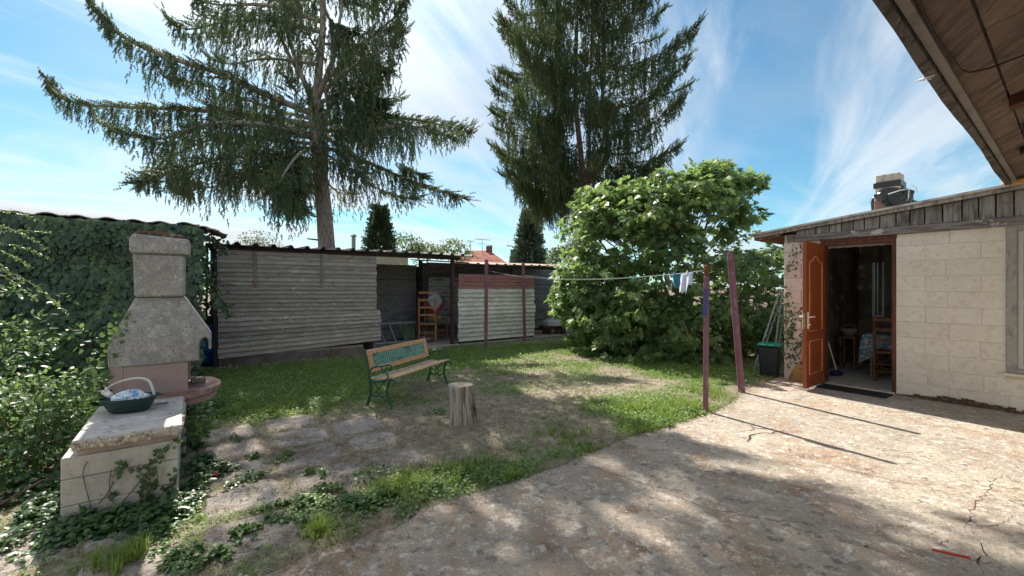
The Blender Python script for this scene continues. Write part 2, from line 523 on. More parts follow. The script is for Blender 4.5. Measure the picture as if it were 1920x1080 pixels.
for (i, j) in [(1, -1), (2, -1), (0, -1), (0, 0), (1, 0), (2, 0), (1, 1), (2, 1), (3, 1), (2, 2), (3, 2), (1, -2), (2, -2), (4, 1), (4, 2), (0, 1)]:
    P = Vector((-1.32, 4.12, 0)) + D2 * (-i * .56) + D1 * (-j * .56)
    a_, b_ = ab(P)
    z = float(lawn_h(np.array(a_), np.array(b_))) + .001 + R.uniform(-.004, .002)
    Mx = Matrix.Translation(P + Vector((R.uniform(-.02, .02), R.uniform(-.02, .02), z))) @ Matrix.Rotation(TH + R.uniform(-.07, .07), 4, 'Z') @ Matrix.Rotation(R.uniform(-.015, .015), 4, 'X') @ Matrix.Scale(R.uniform(.93, 1.05), 4)
    link('paving_slab', slabs[(i * 3 + j) % 4], None, path, Mx)
    PAV.append((a_, b_))
PAV = np.array(PAV)

# ------------------------------------------------------------------ grass masks (green cover 0..1)
def G2(px, py):
    p = G(px, py); return (p.x, p.y)
LUSH = [((450, 735), 1.3, 1.2), ((560, 712), 1.2, 1.1), ((660, 700), 1.0, 1.0), ((420, 760), .7, 1.0), ((520, 770), .6, 1.0), ((800, 668), 1.0, .8), ((900, 668), 1.1, .9), ((1010, 655), 1.0, .8),
        ((1120, 655), 1.0, .7), ((1230, 680), .9, .8), ((1320, 700), .8, .8), ((1250, 705), .5, .9), ((1400, 700), .7, .8), ((1180, 765), .45, .9), ((1240, 785), .45, 1.1), ((1290, 765), .35, 1.1), ((1210, 800), .35, 1.0),
        ((1060, 835), .4, .45), ((880, 895), .3, .7), ((800, 910), .28, .8), ((730, 930), .22, .8), ((960, 860), .35, .25), ((640, 740), .6, .6), ((570, 740), .6, .8),
        ((1100, 700), .5, .35), ((960, 900), .25, .8), ((560, 960), .22, .8), ((600, 905), .16, .7), ((420, 900), .2, .6), ((380, 960), .25, .9)]
BARE = [((830, 815), .55, 1.1), ((900, 790), .4, .7), ((700, 800), .5, .6), ((1150, 700), .35, .9), ((1080, 675), .3, .7), ((1200, 720), .3, .6), ((1060, 800), .5, .4), ((500, 850), .7, .8), ((430, 790), .35, .6),
        ((950, 635), .6, .6), ((820, 660), .3, .6), ((1420, 735), .4, .7), ((650, 870), .4, .5), ((560, 930), .4, .5)]
def cover(x, y):
    v = np.full(np.shape(x), .30)
    for (c_, r_, w_) in LUSH:
        cx_, cy_ = G2(*c_); v = v + w_ * np.exp(-((x - cx_) ** 2 + (y - cy_) ** 2) / (r_ * r_))
    for (c_, r_, w_) in BARE:
        cx_, cy_ = G2(*c_); v = v - w_ * np.exp(-((x - cx_) ** 2 + (y - cy_) ** 2) / (r_ * r_))
    v = v + 1.4 * (fbm(x * 1.5, y * 1.5, 4, 4) - .5) + .9 * (fbm(x * 6, y * 6, 3, 9) - .5)
    return np.clip(v, 0, 1)
# turf shows green between the blades where the cover is dense
_att = LAWN.data.attributes.new('cover', 'FLOAT', 'POINT'); _att.data.foreach_set('value', cover(X.ravel(), Y.ravel()).astype(np.float32))
_nt = M_lawn.node_tree; _b = _nt.nodes['Principled BSDF']; _old = _b.inputs['Base Color'].links[0].from_socket
_a = _nt.nodes.new('ShaderNodeAttribute'); _a.attribute_name = 'cover'
_n = _nt.nodes.new('ShaderNodeTexNoise'); _n.inputs['Scale'].default_value = 45; _n.inputs['Detail'].default_value = 4
_m = _nt.nodes.new('ShaderNodeMath'); _m.operation = 'MULTIPLY_ADD'; _nt.links.new(_n.outputs[0], _m.inputs[0]); _m.inputs[1].default_value = 1.6; _m.inputs[2].default_value = -.9
_m2 = _nt.nodes.new('ShaderNodeMath'); _m2.operation = 'MULTIPLY_ADD'; _m2.use_clamp = True; _nt.links.new(_a.outputs['Fac'], _m2.inputs[0]); _m2.inputs[1].default_value = 1.0; _nt.links.new(_m.outputs[0], _m2.inputs[2])
_x = _nt.nodes.new('ShaderNodeMix'); _x.data_type = 'RGBA'; _nt.links.new(_m2.outputs[0], _x.inputs[0]); _nt.links.new(_old, _x.inputs[6]); _x.inputs[7].default_value = (.12, .20, .055, 1); _nt.links.new(_x.outputs[2], _b.inputs['Base Color'])
def on_paver(a, b):
    d = np.zeros(np.shape(a), bool)
    for (pa, pb) in PAV:
        d |= (np.abs(a - pa) < .215) & (np.abs(b - pb) < .215)
    return d
def scatter(n, dens, a0=-7., a1=12., b0=2.2, b1=12.0, near=1.0):
    a = rng.uniform(a0, a1, n); b = rng.uniform(b0, b1, n)
    x = .8 * a - .6 * b; y = .6 * a + .8 * b
    keep = (y > 1.8) & (np.abs(x) < 1.25 * y + .3) & (b > edge_b(a) - .03)
    w = dens(x, y, a, b) * np.minimum(1.0, (4.5 / np.maximum(y, 1)) ** near)
    keep &= rng.random(n) < w
    keep &= ~((a > 7.6) & (b < 2.95))
    keep &= ~((b > 9.45) & (a > -.2))
    keep &= ~(b > 8.4) | (a > .1)
    return a[keep], b[keep], x[keep], y[keep]
BLADE = np.array([[-.0022, 0, 0], [.0022, 0, 0], [.0012, .004, .55], [-.0016, .004, .55], [0, .02, 1.0]])
def tuft_template(nb_, spread, w, bend, seed):
    r = np.random.default_rng(seed); vs = []; fs = []
    for k in range(nb_):
        an = r.uniform(0, 6.28); hh = r.uniform(.55, 1.0); off = r.normal(0, spread * .45, 2); be = r.uniform(.2, 1.0) * bend
        d = np.array([math.cos(an), math.sin(an)]); s_ = np.array([-d[1], d[0]]) * w
        base = np.array([off[0], off[1]])
        p0 = base - s_; p1 = base + s_; q = base + d * be * .25; t = base + d * be
        zt = hh * (1 - .35 * be)
        i = len(vs)
        vs += [[*p0, 0], [*p1, 0], [*(q + s_ * .8), hh * .55], [*(q - s_ * .8), hh * .55], [*t, zt]]
        fs += [[i, i + 1, i + 2], [i, i + 2, i + 3], [i + 3, i + 2, i + 4]]
    return np.array(vs), np.array(fs)
def tufts(name, n, dens, h, temp, mat_, label=None, near=1.0, tonef=None):
    a, b, x, y = scatter(n, dens, near=near)
    z = lawn_h(a, b) - .004
    N_ = len(a)
    ang = rng.uniform(0, 6.28, N_); s_ = h[0] + (h[1] - h[0]) * rng.random(N_)
    s_ *= .7 + .6 * fbm(x * 2, y * 2, 2, 31)
    s_ *= np.clip(.65 + .09 * y, 1.0, 1.6)
    c, si = np.cos(ang), np.sin(ang); Z = np.zeros(N_)
    m = np.stack([np.stack([c * s_, -si * s_, Z], 1), np.stack([si * s_, c * s_, Z], 1), np.stack([Z, Z, s_ * rng.uniform(.6, 1.1, N_)], 1)], 1)
    tone = rng.random(N_) if tonef is None else np.clip(tonef(x, y) + rng.normal(0, .16, N_), 0, 1)
    v, f, t = instance(temp[0], temp[1], m, np.stack([x, y, z], 1), tone)
    o = np_mesh(name, v, f, mat_, t)
    tag(o, kind='stuff')
    print(name, N_, len(f))
    return o
M_grass = leafmat('grass_blades', [(.11, .18, .045), (.17, .25, .06), (.24, .33, .085), (.32, .38, .11)], (.34, .5, .08), .45, .5, .3)
M_straw = leafmat('dry_grass', [(.26, .245, .17), (.37, .35, .255), (.50, .47, .37), (.19, .23, .12)], (.4, .35, .2), .3, .7, .2)
tufts('grass', 165000, lambda x, y, a, b: cover(x, y) ** 1.3 * np.where(on_paver(a, b), .05, 1), (.03, .058), tuft_template(6, .5, .045, .75, 1), M_grass, near=1.2, tonef=lambda x, y: .25 + .7 * fbm(x * 1.7, y * 1.7, 3, 40))
tufts('dry_grass', 190000, lambda x, y, a, b: (1.0 - .75 * cover(x, y)) * np.where(on_paver(a, b), .16, 1) * np.clip(.25 + 1.3 * fbm(x * 1.6, y * 1.6, 3, 22) , 0, 1), (.025, .05), tuft_template(5, .7, .05, 1.3, 2), M_straw, near=1.3, tonef=lambda x, y: fbm(x * 3, y * 3, 3, 50))
# small round leaves woven through the green of the lawn
a, b, x, y = scatter(430000, lambda x, y, a, b: cover(x, y) ** 1.5 * np.where(on_paver(a, b), .02, 1) * np.clip(.2 + 1.6 * fbm(x * 2.2, y * 2.2, 3, 81), 0, 1), near=1.1)
n_ = len(a); dm = np.array([[0, 0, 0], [.5, -.45, .08], [1, 0, -.05], [.5, .45, .08]]); df = np.array([[0, 1, 2], [0, 2, 3]])
f_ = unit(n_); f_[:, 2] *= .3
v, f, t = instance(dm, df, frames(f_, np.tile([0, 0, 1.0], (n_, 1)) + .35 * unit(n_), rng.uniform(.016, .030, n_) * np.clip(.7 + .07 * y, .8, 1.5)), np.stack([x, y, lawn_h(a, b) + .012 + .03 * rng.random(n_)], 1), np.clip(.45 + .3 * (fbm(x * 1.7, y * 1.7, 3, 40) - .5) * 2 + .2 * rng.normal(size=n_), 0, 1))
M_lawnleaf = leafmat('lawn_leaves', [(.12, .21, .05), (.19, .30, .07), (.27, .38, .10), (.37, .45, .13)], (.3, .48, .08), .35, .5, .35)
tag(np_mesh('lawn_clover', v, f, M_lawnleaf, t), kind='stuff'); print('lawn_clover', n_)
# longer tufts: along the slab edge, beside the post, singles
TU = [((1190, 772), .16, 60), ((1285, 770), .18, 70), ((1250, 780), .25, 60), ((600, 1010), .07, 40), ((225, 1065), .10, 45), ((780, 915), .22, 45), ((860, 890), .25, 40), ((730, 930), .12, 30), ((1060, 820), .25, 30), ((520, 775), .2, 50), ((470, 780), .2, 40), ((1330, 745), .25, 40), ((1200, 812), .2, 40), ((960, 905), .05, 18), ((1100, 850), .2, 20)]
pts = []
for (c_, r_, n_) in TU:
    p = G(*c_)
    for k in range(n_): pts.append((p.x + rng.normal(0, r_ * .6), p.y + rng.normal(0, r_ * .6)))
pts = np.array(pts); pa = .8 * pts[:, 0] + .6 * pts[:, 1]; pb = -.6 * pts[:, 0] + .8 * pts[:, 1]
k_ = pb > edge_b(pa) - .02; pts = pts[k_]; pa = pa[k_]; pb = pb[k_]
tt = tuft_template(9, .22, .022, .6, 5)
N_ = len(pts); ang = rng.uniform(0, 6.28, N_); s_ = rng.uniform(.08, .15, N_); Z = np.zeros(N_); c, si = np.cos(ang), np.sin(ang)
m = np.stack([np.stack([c * s_, -si * s_, Z], 1), np.stack([si * s_, c * s_, Z], 1), np.stack([Z, Z, s_], 1)], 1)
v, f, t = instance(tt[0], tt[1], m, np.stack([pts[:, 0], pts[:, 1], lawn_h(pa, pb)], 1), rng.uniform(.4, 1, N_))
tag(np_mesh('long_grass', v, f, M_grass, t), kind='stuff')

# low round leaves (clover, ground ivy) near the camera and the barbecue
def round_leaf(k=6):
    vs = [[0, 0, 0]]; fs = []
    for i in range(k):
        an = 2 * math.pi * i / k + .3
        r_ = .5 if i else .35
        vs.append([math.cos(an) * r_ + .4, math.sin(an) * r_, .08 * math.cos(2 * an)])
    for i in range(k): fs.append([0, 1 + i, 1 + (i + 1) % k])
    return np.array(vs), np.array(fs)
def ivy_leaf():
    P = [(0, 0), (.12, -.34), (.42, -.48), (.46, -.24), (.78, -.26), (1.0, 0), (.78, .26), (.46, .24), (.42, .48), (.12, .34)]
    vs = [[x, y, -.10 * abs(y) * 2 - .12 * x * x] for x, y in P] + [[.36, 0, .06]]
    fs = [[10, i, (i + 1) % 10] for i in range(10)]
    return np.array(vs), np.array(fs)
IVY = ivy_leaf(); RND = round_leaf()
M_clover = leafmat('clover_leaves', [(.07, .14, .05), (.11, .2, .07), (.17, .27, .09), (.25, .33, .10)], (.25, .4, .08), .35, .45, .4)
M_ivyg = leafmat('ivy_leaves', [(.03, .07, .035), (.05, .105, .045), (.07, .14, .055), (.12, .2, .06), (.2, .28, .08)], (.18, .3, .06), .3, .38, .5)
def ground_leaves(name, spots, size, temp, mat_, hfac=1.0):
    P = []
    for (c_, r_, n_) in spots:
        p = G(*c_)
        n_ = int(n_)
        th = rng.uniform(0, 6.28, n_); rr = r_ * np.sqrt(rng.random(n_)) * (1 + .35 * np.sin(3 * th + c_[0]) + .2 * np.sin(7 * th))
        P.append(np.stack([p.x + rr * np.cos(th), p.y + rr * np.sin(th), hfac * .07 * np.clip(1 - rr / (r_ * 1.3), 0, 1) * rng.random(n_)], 1))
    P = np.concatenate(P); pa = .8 * P[:, 0] + .6 * P[:, 1]; pb = -.6 * P[:, 0] + .8 * P[:, 1]
    k_ = (pb > edge_b(pa) - .05) & (fbm(P[:, 0] * 4, P[:, 1] * 4, 3, 77) > .38)
    P = P[k_]; pa = pa[k_]; pb = pb[k_]; P[:, 2] += lawn_h(pa, pb) + .012
    n_ = len(P)
    f_ = unit(n_); f_[:, 2] *= .35
    up = np.tile([0, 0, 1.0], (n_, 1)) + .55 * unit(n_)
    v, f, t = instance(temp[0], temp[1], frames(f_, up, rng.uniform(size[0], size[1], n_)), P, np.clip(rng.beta(2, 3, n_) + .25 * (fbm(P[:, 0], P[:, 1], 2, 5) - .5), 0, 1))
    o = np_mesh(name, v, f, mat_, t); tag(o, kind='stuff'); print(name, n_); return o
SP = [((410, 1040), .20, 900), ((460, 1020), .16, 500), ((520, 970), .14, 420), ((570, 955), .12, 380), ((640, 950), .16, 420), ((690, 960), .12, 300), ((600, 900), .07, 120), ((475, 865), .05, 60), ((540, 860), .05, 60), ((580, 895), .06, 70), ((470, 905), .1, 120), ((720, 940), .15, 300), ((700, 900), .2, 150),
      ((300, 1010), .1, 150), ((350, 1045), .16, 420), ((430, 830), .12, 150), ((400, 835), .1, 120), ((530, 870), .08, 60), ((610, 930), .1, 160), ((760, 975), .08, 80), ((560, 1000), .12, 260), ((480, 940), .06, 40), ((820, 780), .1, 90), ((800, 930), .2, 250), ((900, 900), .3, 260), ((1230, 800), .25, 350), ((1290, 780), .15, 200), ((1400, 720), .3, 300), ((1480, 735), .25, 120)]
ground_leaves('clover', SP, (.018, .034), RND, M_clover)
SPI = [((330, 960), .14, 500), ((300, 985), .16, 500), ((230, 990), .2, 600), ((150, 1000), .2, 600), ((380, 920), .12, 280), ((60, 1000), .35, 700), ((380, 880), .1, 220), ((350, 900), .12, 300), ((100, 960), .3, 700), ((420, 895), .08, 120), ((30, 930), .35, 800), ((390, 930), .12, 260), ((365, 845), .08, 180), ((440, 930), .1, 100)]
ground_leaves('ground_ivy', SPI, (.03, .058), IVY, M_ivyg, 1.6)
# dead grass litter and twigs in the lower left corner
M_litter = leafmat('litter', [(.17, .13, .09), (.27, .22, .16), (.36, .31, .24), (.12, .07, .045)], (.2, .15, .1), .1, .8, .2)
n_ = 5200
P = np.stack([rng.uniform(-3.2, -0.6, n_), rng.uniform(2.0, 4.2, n_)], 1)
pa = .8 * P[:, 0] + .6 * P[:, 1]; pb = -.6 * P[:, 0] + .8 * P[:, 1]
k_ = (pb > edge_b(pa) - .25); P = P[k_]; pa = pa[k_]; pb = pb[k_]; n_ = len(P)
f_ = unit(n_); f_[:, 2] *= .12
st = (np.array([[0, -.02, 0], [0, .02, 0], [.5, 0, .03], [1, -.012, .0], [1, .012, 0]]), np.array([[0, 2, 1], [2, 3, 4]]))
st = (np.array([[0, -.02, 0], [0, .02, 0], [.5, -.02, .06], [.5, .02, .06], [1, 0, 0]]), np.array([[0, 1, 3], [0, 3, 2], [2, 3, 4]]))
zz = np.where(pb < edge_b(pa), .037, lawn_h(pa, pb) + .01)
v, f, t = instance(st[0], st[1], frames(f_, np.tile([0, 0, 1.0], (n_, 1)), rng.uniform(.03, .11, n_)), np.column_stack([P, zz + .004]), rng.random(n_))
tag(np_mesh('plant_litter', v, f, M_litter, t), kind='stuff')
# dry litter drifted along the slab's edge
n_ = 5000; a = rng.uniform(-.2, 7.2, n_); b = edge_b(a) + rng.normal(.0, .06, n_) * (.5 + fbm(a * 2, a * 0, 3, 66)); f_ = unit(n_); f_[:, 2] *= .12
zz = np.where(b < edge_b(a), .039, lawn_h(a, b) + .012)
v, f, t = instance(st[0], st[1], frames(f_, np.tile([0, 0, 1.0], (n_, 1)), rng.uniform(.015, .06, n_)), np.stack([.8 * a - .6 * b, .6 * a + .8 * b, zz], 1), rng.random(n_))
tag(np_mesh('edge_litter', v, f, M_litter, t), kind='stuff')
# open cracks in the slab
M_crack = mat('crack_dirt', (.05, .038, .028), [((.12, .09, .06), 40, .5, .6)], 1.0)
ck = MB(); rc = random.Random(12)
def crack(pts, w, depth=0):
    P = [G(x, y, .035) for x, y in pts]; out = []
    for i in range(len(P) - 1):
        n_ = max(2, int((P[i + 1] - P[i]).length / .035))
        for k in range(n_): out.append(P[i].lerp(P[i + 1], k / n_) + Vector((rc.gauss(0, .009), rc.gauss(0, .009), 0)))
    out.append(P[-1]); L_ = []; R_ = []
    for i, p in enumerate(out):
        d = (out[min(i + 1, len(out) - 1)] - out[max(i - 1, 0)]).normalized(); s_ = Vector((-d.y, d.x, 0)); ww = w * rc.uniform(.15, 1.0) * min(1, (len(out) - i) / 6, (i + 1) / 4)
        L_.append(p + s_ * ww + Vector((0, 0, .0006))); R_.append(p - s_ * ww + Vector((0, 0, .0006)))
    n_ = len(out); ck.add(L_ + R_, [(i, i + 1, n_ + i + 1, n_ + i) for i in range(n_ - 1)])
for (pts, w) in (([(1262, 828), (1400, 842), (1500, 856), (1600, 885), (1700, 905), (1835, 940)], .0045), ([(1880, 888), (1862, 905), (1850, 925), (1835, 940), (1822, 962), (1812, 995), (1836, 1020), (1848, 1042), (1882, 1062), (1905, 1078)], .0042), ([(1848, 1042), (1828, 1062), (1842, 1078)], .008), ([(1812, 995), (1870, 985), (1915, 960)], .003), ([(1822, 1020), (1780, 1012), (1745, 1030)], .004), ([(1130, 880), (1200, 905), (1330, 955), (1450, 975), (1560, 982)], .004), ([(1560, 982), (1650, 1005), (1720, 1040)], .002), ([(1010, 900), (1100, 935), (1250, 965), (1320, 1000)], .0018), ([(1850, 925), (1900, 935), (1918, 950)], .003), ([(1500, 856), (1530, 840), (1600, 838)], .0018)):
    crack(pts, w)
o = ck.build('concrete_cracks', M_crack); tag(o, kind='structure')
# fallen leaves and specks scattered over the slab and the dry lawn
n_ = 420
a = rng.uniform(-1, 7.5, n_); b = rng.uniform(.3, 6.5, n_); k_ = (rng.random(n_) < np.where(b > edge_b(a), 1, .35)); a = a[k_]; b = b[k_]; n_ = len(a)
z = np.where(b > edge_b(a), lawn_h(a, b) + .02, .041)
f_ = unit(n_); f_[:, 2] *= .2
v, f, t = instance(RND[0], RND[1], frames(f_, np.tile([0, 0, 1.0], (n_, 1)) + .4 * unit(n_), rng.uniform(.012, .03, n_)), np.stack([.8 * a - .6 * b, .6 * a + .8 * b, z], 1), rng.random(n_))
tag(np_mesh('fallen_leaves', v, f, M_litter, t), kind='stuff')
# ------------------------------------------------------------------ right-hand shed (painted block outhouse)
M_block = mat('cream_block', (0.71, 0.65, 0.555), [((0.76, 0.705, 0.62), 3, .45, .65), ((0.62, 0.555, 0.465), 14, .52, .7), ((.40, .34, .26), 60, .6, .72)], 0.92, bumps=[(18, .006), (130, .004)], vary=.035)
M_blockp = mat('pinkish_block', (0.72, 0.60, 0.52), [((0.77, 0.68, 0.60), 4, .45, .65), ((0.6, 0.48, 0.40), 14, .55, .7)], 0.92, bumps=[(18, .006), (130, .004)], vary=.05)
M_mortar = mat('mortar', (0.62, 0.55, 0.44), [((0.42, 0.36, 0.28), 6, .52, .62)], 0.95, bump=(60, .004))
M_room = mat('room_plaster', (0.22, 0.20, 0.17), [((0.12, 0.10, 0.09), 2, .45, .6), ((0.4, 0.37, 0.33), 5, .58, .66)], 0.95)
M_greywood = mat('weathered_wood', (0.33, 0.31, 0.295), [((0.15, 0.14, 0.14), 3, .45, .62, (8, 8, .7), 6), ((0.42, 0.40, 0.375), 5, .52, .7, (12, 12, .8), 6), ((0.06, 0.055, 0.055), 2.0, .55, .7)], 0.9, bumps=[(14, .006, (10, 10, 1))], vary=.3)
M_beam = mat('weathered_beam', (0.24, 0.215, 0.20), [((0.12, 0.105, 0.10), 3, .45, .62, (1, 1, 10), 6), ((0.50, 0.47, 0.43), 5, .60, .66)], 0.9, bumps=[(14, .005, (1, 1, 10))])
M_sheet = mat('roof_sheet', (0.55, 0.51, 0.47), [((0.24, 0.19, 0.17), 4, .5, .65), ((.5, .47, .44), 10, .55, .7)], 0.8, bump=(30, .004))
M_door = mat('door_wood', (0.27, 0.068, 0.022), [((0.26, 0.06, 0.018), 2.2, .42, .62, (9, 9, .5), 6), ((0.44, 0.14, 0.045), 4, .56, .72, (12, 12, .6), 6)], 0.38, bumps=[(20, .0015, (10, 10, .7))], spec=.4)
M_moulding = mat('door_moulding', (0.6, 0.24, 0.11), [((0.45, 0.15, 0.06), 10, .5, .65)], 0.4, spec=.4)
M_frame = mat('door_frame_wood', (0.125, 0.042, 0.024), [((0.07, 0.025, 0.016), 3, .45, .62, (6, 6, .6))], 0.6)
M_white = mat('white_metal', (0.78, 0.78, 0.76), [], 0.35, spec=.5)
M_tile = mat('floor_tile', (0.52, 0.49, 0.44), [((0.42, 0.39, 0.34), 4, .45, .65)], 0.35, vary=.04, spec=.4)
M_grout = mat('grout', (.16, .14, .12), [], .95)
M_winframe = mat('grey_window_paint', (0.33, 0.315, 0.285), [((0.22, 0.21, 0.19), 5, .5, .65, (3, 3, 1)), ((.42, .4, .37), 12, .56, .66)], 0.8, bump=(30, .003))
M_rubber = mat('rubber_mat', (0.02, 0.022, 0.024), [((.05, .05, .05), 30, .5, .7)], 0.85, bump=(200, .004))
M_soild = mat('eroded_footing', (0.10, 0.065, 0.045), [((.2, .15, .1), 30, .5, .65)], 0.98, bumps=[(25, .03)])
m_gl = bpy.data.materials.new('window_glass'); m_gl.use_nodes = True
_b = m_gl.node_tree.nodes['Principled BSDF']; _b.inputs['Base Color'].default_value = (.8, .85, .85, 1); _b.inputs['Roughness'].default_value = .06; _b.inputs['Transmission Weight'].default_value = .85; _b.inputs['IOR'].default_value = 1.45

WA = 7.727      # wall plane (outer face), wall runs along b
shed = empty('block_shed', S(WA, 1.5, 0), TH, 'cream painted block shed with an open brown door and a weathered boarded gable', 'shed')
# unit block mesh, origin at centre of outer face
def unit_block(w, h, d=.16):
    m = MB(); e = .0035
    y0, y1, z0, z1 = -w / 2 + .0015, w / 2 - .0015, -h / 2 + .0015, h / 2 - .0015
    vs = [(0, y0 + e, z0 + e), (0, y1 - e, z0 + e), (0, y1 - e, z1 - e), (0, y0 + e, z1 - e), (e, y0, z0), (e, y1, z0), (e, y1, z1), (e, y0, z1), (d, y0, z0), (d, y1, z0), (d, y1, z1), (d, y0, z1)]
    fs = [(0, 3, 2, 1), (0, 1, 5, 4), (1, 2, 6, 5), (2, 3, 7, 6), (3, 0, 4, 7), (4, 5, 9, 8), (5, 6, 10, 9), (6, 7, 11, 10), (7, 4, 8, 11), (8, 9, 10, 11)]
    m.add(vs, fs)
    me = bpy.data.meshes.new('block'); me.from_pydata([tuple(v) for v in m.v], [], m.f); return me
_bc = {}
def block(b0, b1, z0, z1, mt, proud=0.0):
    k = (round(b1 - b0, 3), round(z1 - z0, 3), mt.name)
    if k not in _bc: _bc[k] = unit_block(b1 - b0, z1 - z0)
    link('block', _bc[k], mt, shed, Matrix.Translation(S(WA - proud + R.uniform(-.003, .002), (b0 + b1) / 2, (z0 + z1) / 2)) @ ROT @ Matrix.Rotation(R.uniform(-.004, .004), 4, 'X'))
DB0, DB1, DZ1 = 1.522, 2.34, 2.20          # door opening
WB1, WZ0, WZ1 = .53, .50, 2.26             # window outer edge
h = .205
for r in range(11):
    z0 = .02 + r * h; z1 = min(z0 + h, 2.235)
    if z1 - z0 < .05: continue
    # right of the door
    joints = [1.522]
    x = 1.522 - (.30 if r % 2 else .50) + R.uniform(-.02, .02)
    lim = WB1 if z0 > WZ0 - .12 else -.8
    while x > lim + .06:
        joints.append(x); x -= .5
    joints.append(lim)
    for j in range(len(joints) - 1): block(joints[j + 1], joints[j], z0, z1, M_block)
    # left of the door
    js = [2.40, 2.906] if r % 2 else [2.40, 2.66, 2.906]
    for j in range(len(js) - 1):
        if r % 2 == 0 and j == 1 and r > 3: block(js[j], js[j + 1], z0, z1, M_blockp, proud=.012)
        else: block(js[j], js[j + 1], z0, z1, M_blockp)
for z0, z1 in ((WZ1, 2.235),):
    pass
core = MB()
core.sbox(WA + .005, WA + .19, -.8, .535, 0, WZ0 - .01); core.sbox(WA + .005, WA + .19, .525, 1.518, 0, 2.232)
core.sbox(WA + .008, WA + .19, 2.403, 2.90, 0, 2.232); core.sbox(WA + .012, WA + .19, -.8, 2.9, 2.236, 2.36)
core.build('mortar_bed', M_mortar, shed)
# side and back walls, inner linings
side_w = MB(); side_w.sbox(WA + .165, 10.9, 2.70, 2.90, 0, 2.34); side_w.sbox(WA + .165, 10.9, -1.2, -1.0, 0, 2.8); side_w.build('side_wall', M_block, shed)
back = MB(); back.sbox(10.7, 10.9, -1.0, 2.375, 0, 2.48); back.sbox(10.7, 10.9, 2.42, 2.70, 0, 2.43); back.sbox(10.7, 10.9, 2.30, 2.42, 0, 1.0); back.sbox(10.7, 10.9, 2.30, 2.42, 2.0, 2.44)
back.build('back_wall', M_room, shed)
mb = MB(); mb.sbox(10.64, 10.70, 2.27, 2.30, .97, 2.0); mb.sbox(10.64, 10.70, 2.42, 2.45, .97, 2.0); mb.sbox(10.62, 10.70, 2.27, 2.45, .94, .97); mb.build('window_frame', M_white, shed)
# foot of the wall: eroded dark strip
mb = MB()
for k in range(40):
    b = 1.45 - k * .055
    mb.sbox(WA - .012 - R.random() * .02, WA + .05, b - .06, b, .03, .045 + .03 * R.random() + .05 * math.exp(-((b - .9) / .4) ** 2))
mb.build('footing', M_soild, shed)
# floor tiles
mb = MB(); mb.sbox(WA - .02, 10.7, 1.2, 2.7, -.02, .055); mb.sbox(WA + .165, 10.7, -1.0, 1.2, -.02, .055); mb.build('floor_bed', M_grout, shed)
tb = MB(); tb.box((-.163, -.163, 0), (.163, .163, .008)); tme = bpy.data.meshes.new('tile'); tme.from_pydata([tuple(v) for v in tb.v], [], tb.f)
for i in range(8):
    for j in range(5):
        aa_ = WA + .165 + .33 * i; bb_ = 2.52 - .33 * j
        if i == 0 and not (DB0 - .1 < bb_ < DB1 + .2): continue
        link('tile', tme, M_tile, shed, Matrix.Translation(S(aa_, bb_, .056)) @ ROT)
mb = MB(); mb.sbox(WA - .03, WA + .0, DB0 + .01, DB1 - .0, .035, .062); mb.build('threshold', M_mortar, shed)
# interior lining dark
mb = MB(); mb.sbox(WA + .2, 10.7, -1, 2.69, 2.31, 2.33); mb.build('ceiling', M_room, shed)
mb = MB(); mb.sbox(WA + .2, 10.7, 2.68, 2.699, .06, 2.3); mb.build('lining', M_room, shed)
# roof: mono-pitch rising to the right
def rz(b): return 2.675 - .103 * (b - .55)
mb = MB()
vs = []
for (a, b) in ((7.56, -1.4), (7.56, 3.36), (11.1, 3.36), (11.1, -1.4)):
    vs.append(S(a, b, rz(b))); vs.append(S(a, b, rz(b) + .028))
mb.add(vs, [(0, 2, 4, 6), (1, 7, 5, 3), (0, 1, 3, 2), (2, 3, 5, 4), (4, 5, 7, 6), (6, 7, 1, 0)])
mb.build('roof', M_sheet, shed)
mb = MB()      # verge board under the sheet
vs = []
for (a, b) in ((7.60, -1.4), (7.60, 3.30), (7.64, 3.30), (7.64, -1.4)):
    vs.append(S(a, b, rz(b) - .05)); vs.append(S(a, b, rz(b) - .002))
mb.add(vs, [(0, 2, 4, 6), (1, 7, 5, 3), (0, 1, 3, 2), (2, 3, 5, 4), (4, 5, 7, 6), (6, 7, 1, 0)])
mb.build('verge_board', M_greywood, shed, bev=.003)
M_eave = mat('eave_wood', (.20, .105, .06), [((.1, .06, .04), 4, .5, .65, (1, 8, 8)), ((.33, .28, .23), 9, .58, .68)], .9)
mb = MB(); vs = []
for (a, b) in ((7.64, 2.93), (7.64, 3.33), (11.0, 3.33), (11.0, 2.93)):
    vs.append(S(a, b, rz(b) - .085)); vs.append(S(a, b, rz(b) - .004))
mb.add(vs, [(0, 2, 4, 6), (1, 7, 5, 3), (0, 1, 3, 2), (2, 3, 5, 4), (4, 5, 7, 6), (6, 7, 1, 0)]); mb.build('eave_soffit', M_eave, shed)
# beam over the door
mb = MB(); mb.sbox(WA - .05, WA + .0, -.8, 2.74, 2.235, 2.335); o = mb.build('beam', M_beam, shed, bev=.006)
mb = MB(); mb.sbox(WA - .02, WA + .0, 2.75, 2.86, 2.24, 2.36); mb.build('corner_block', M_beam, shed, bev=.004)
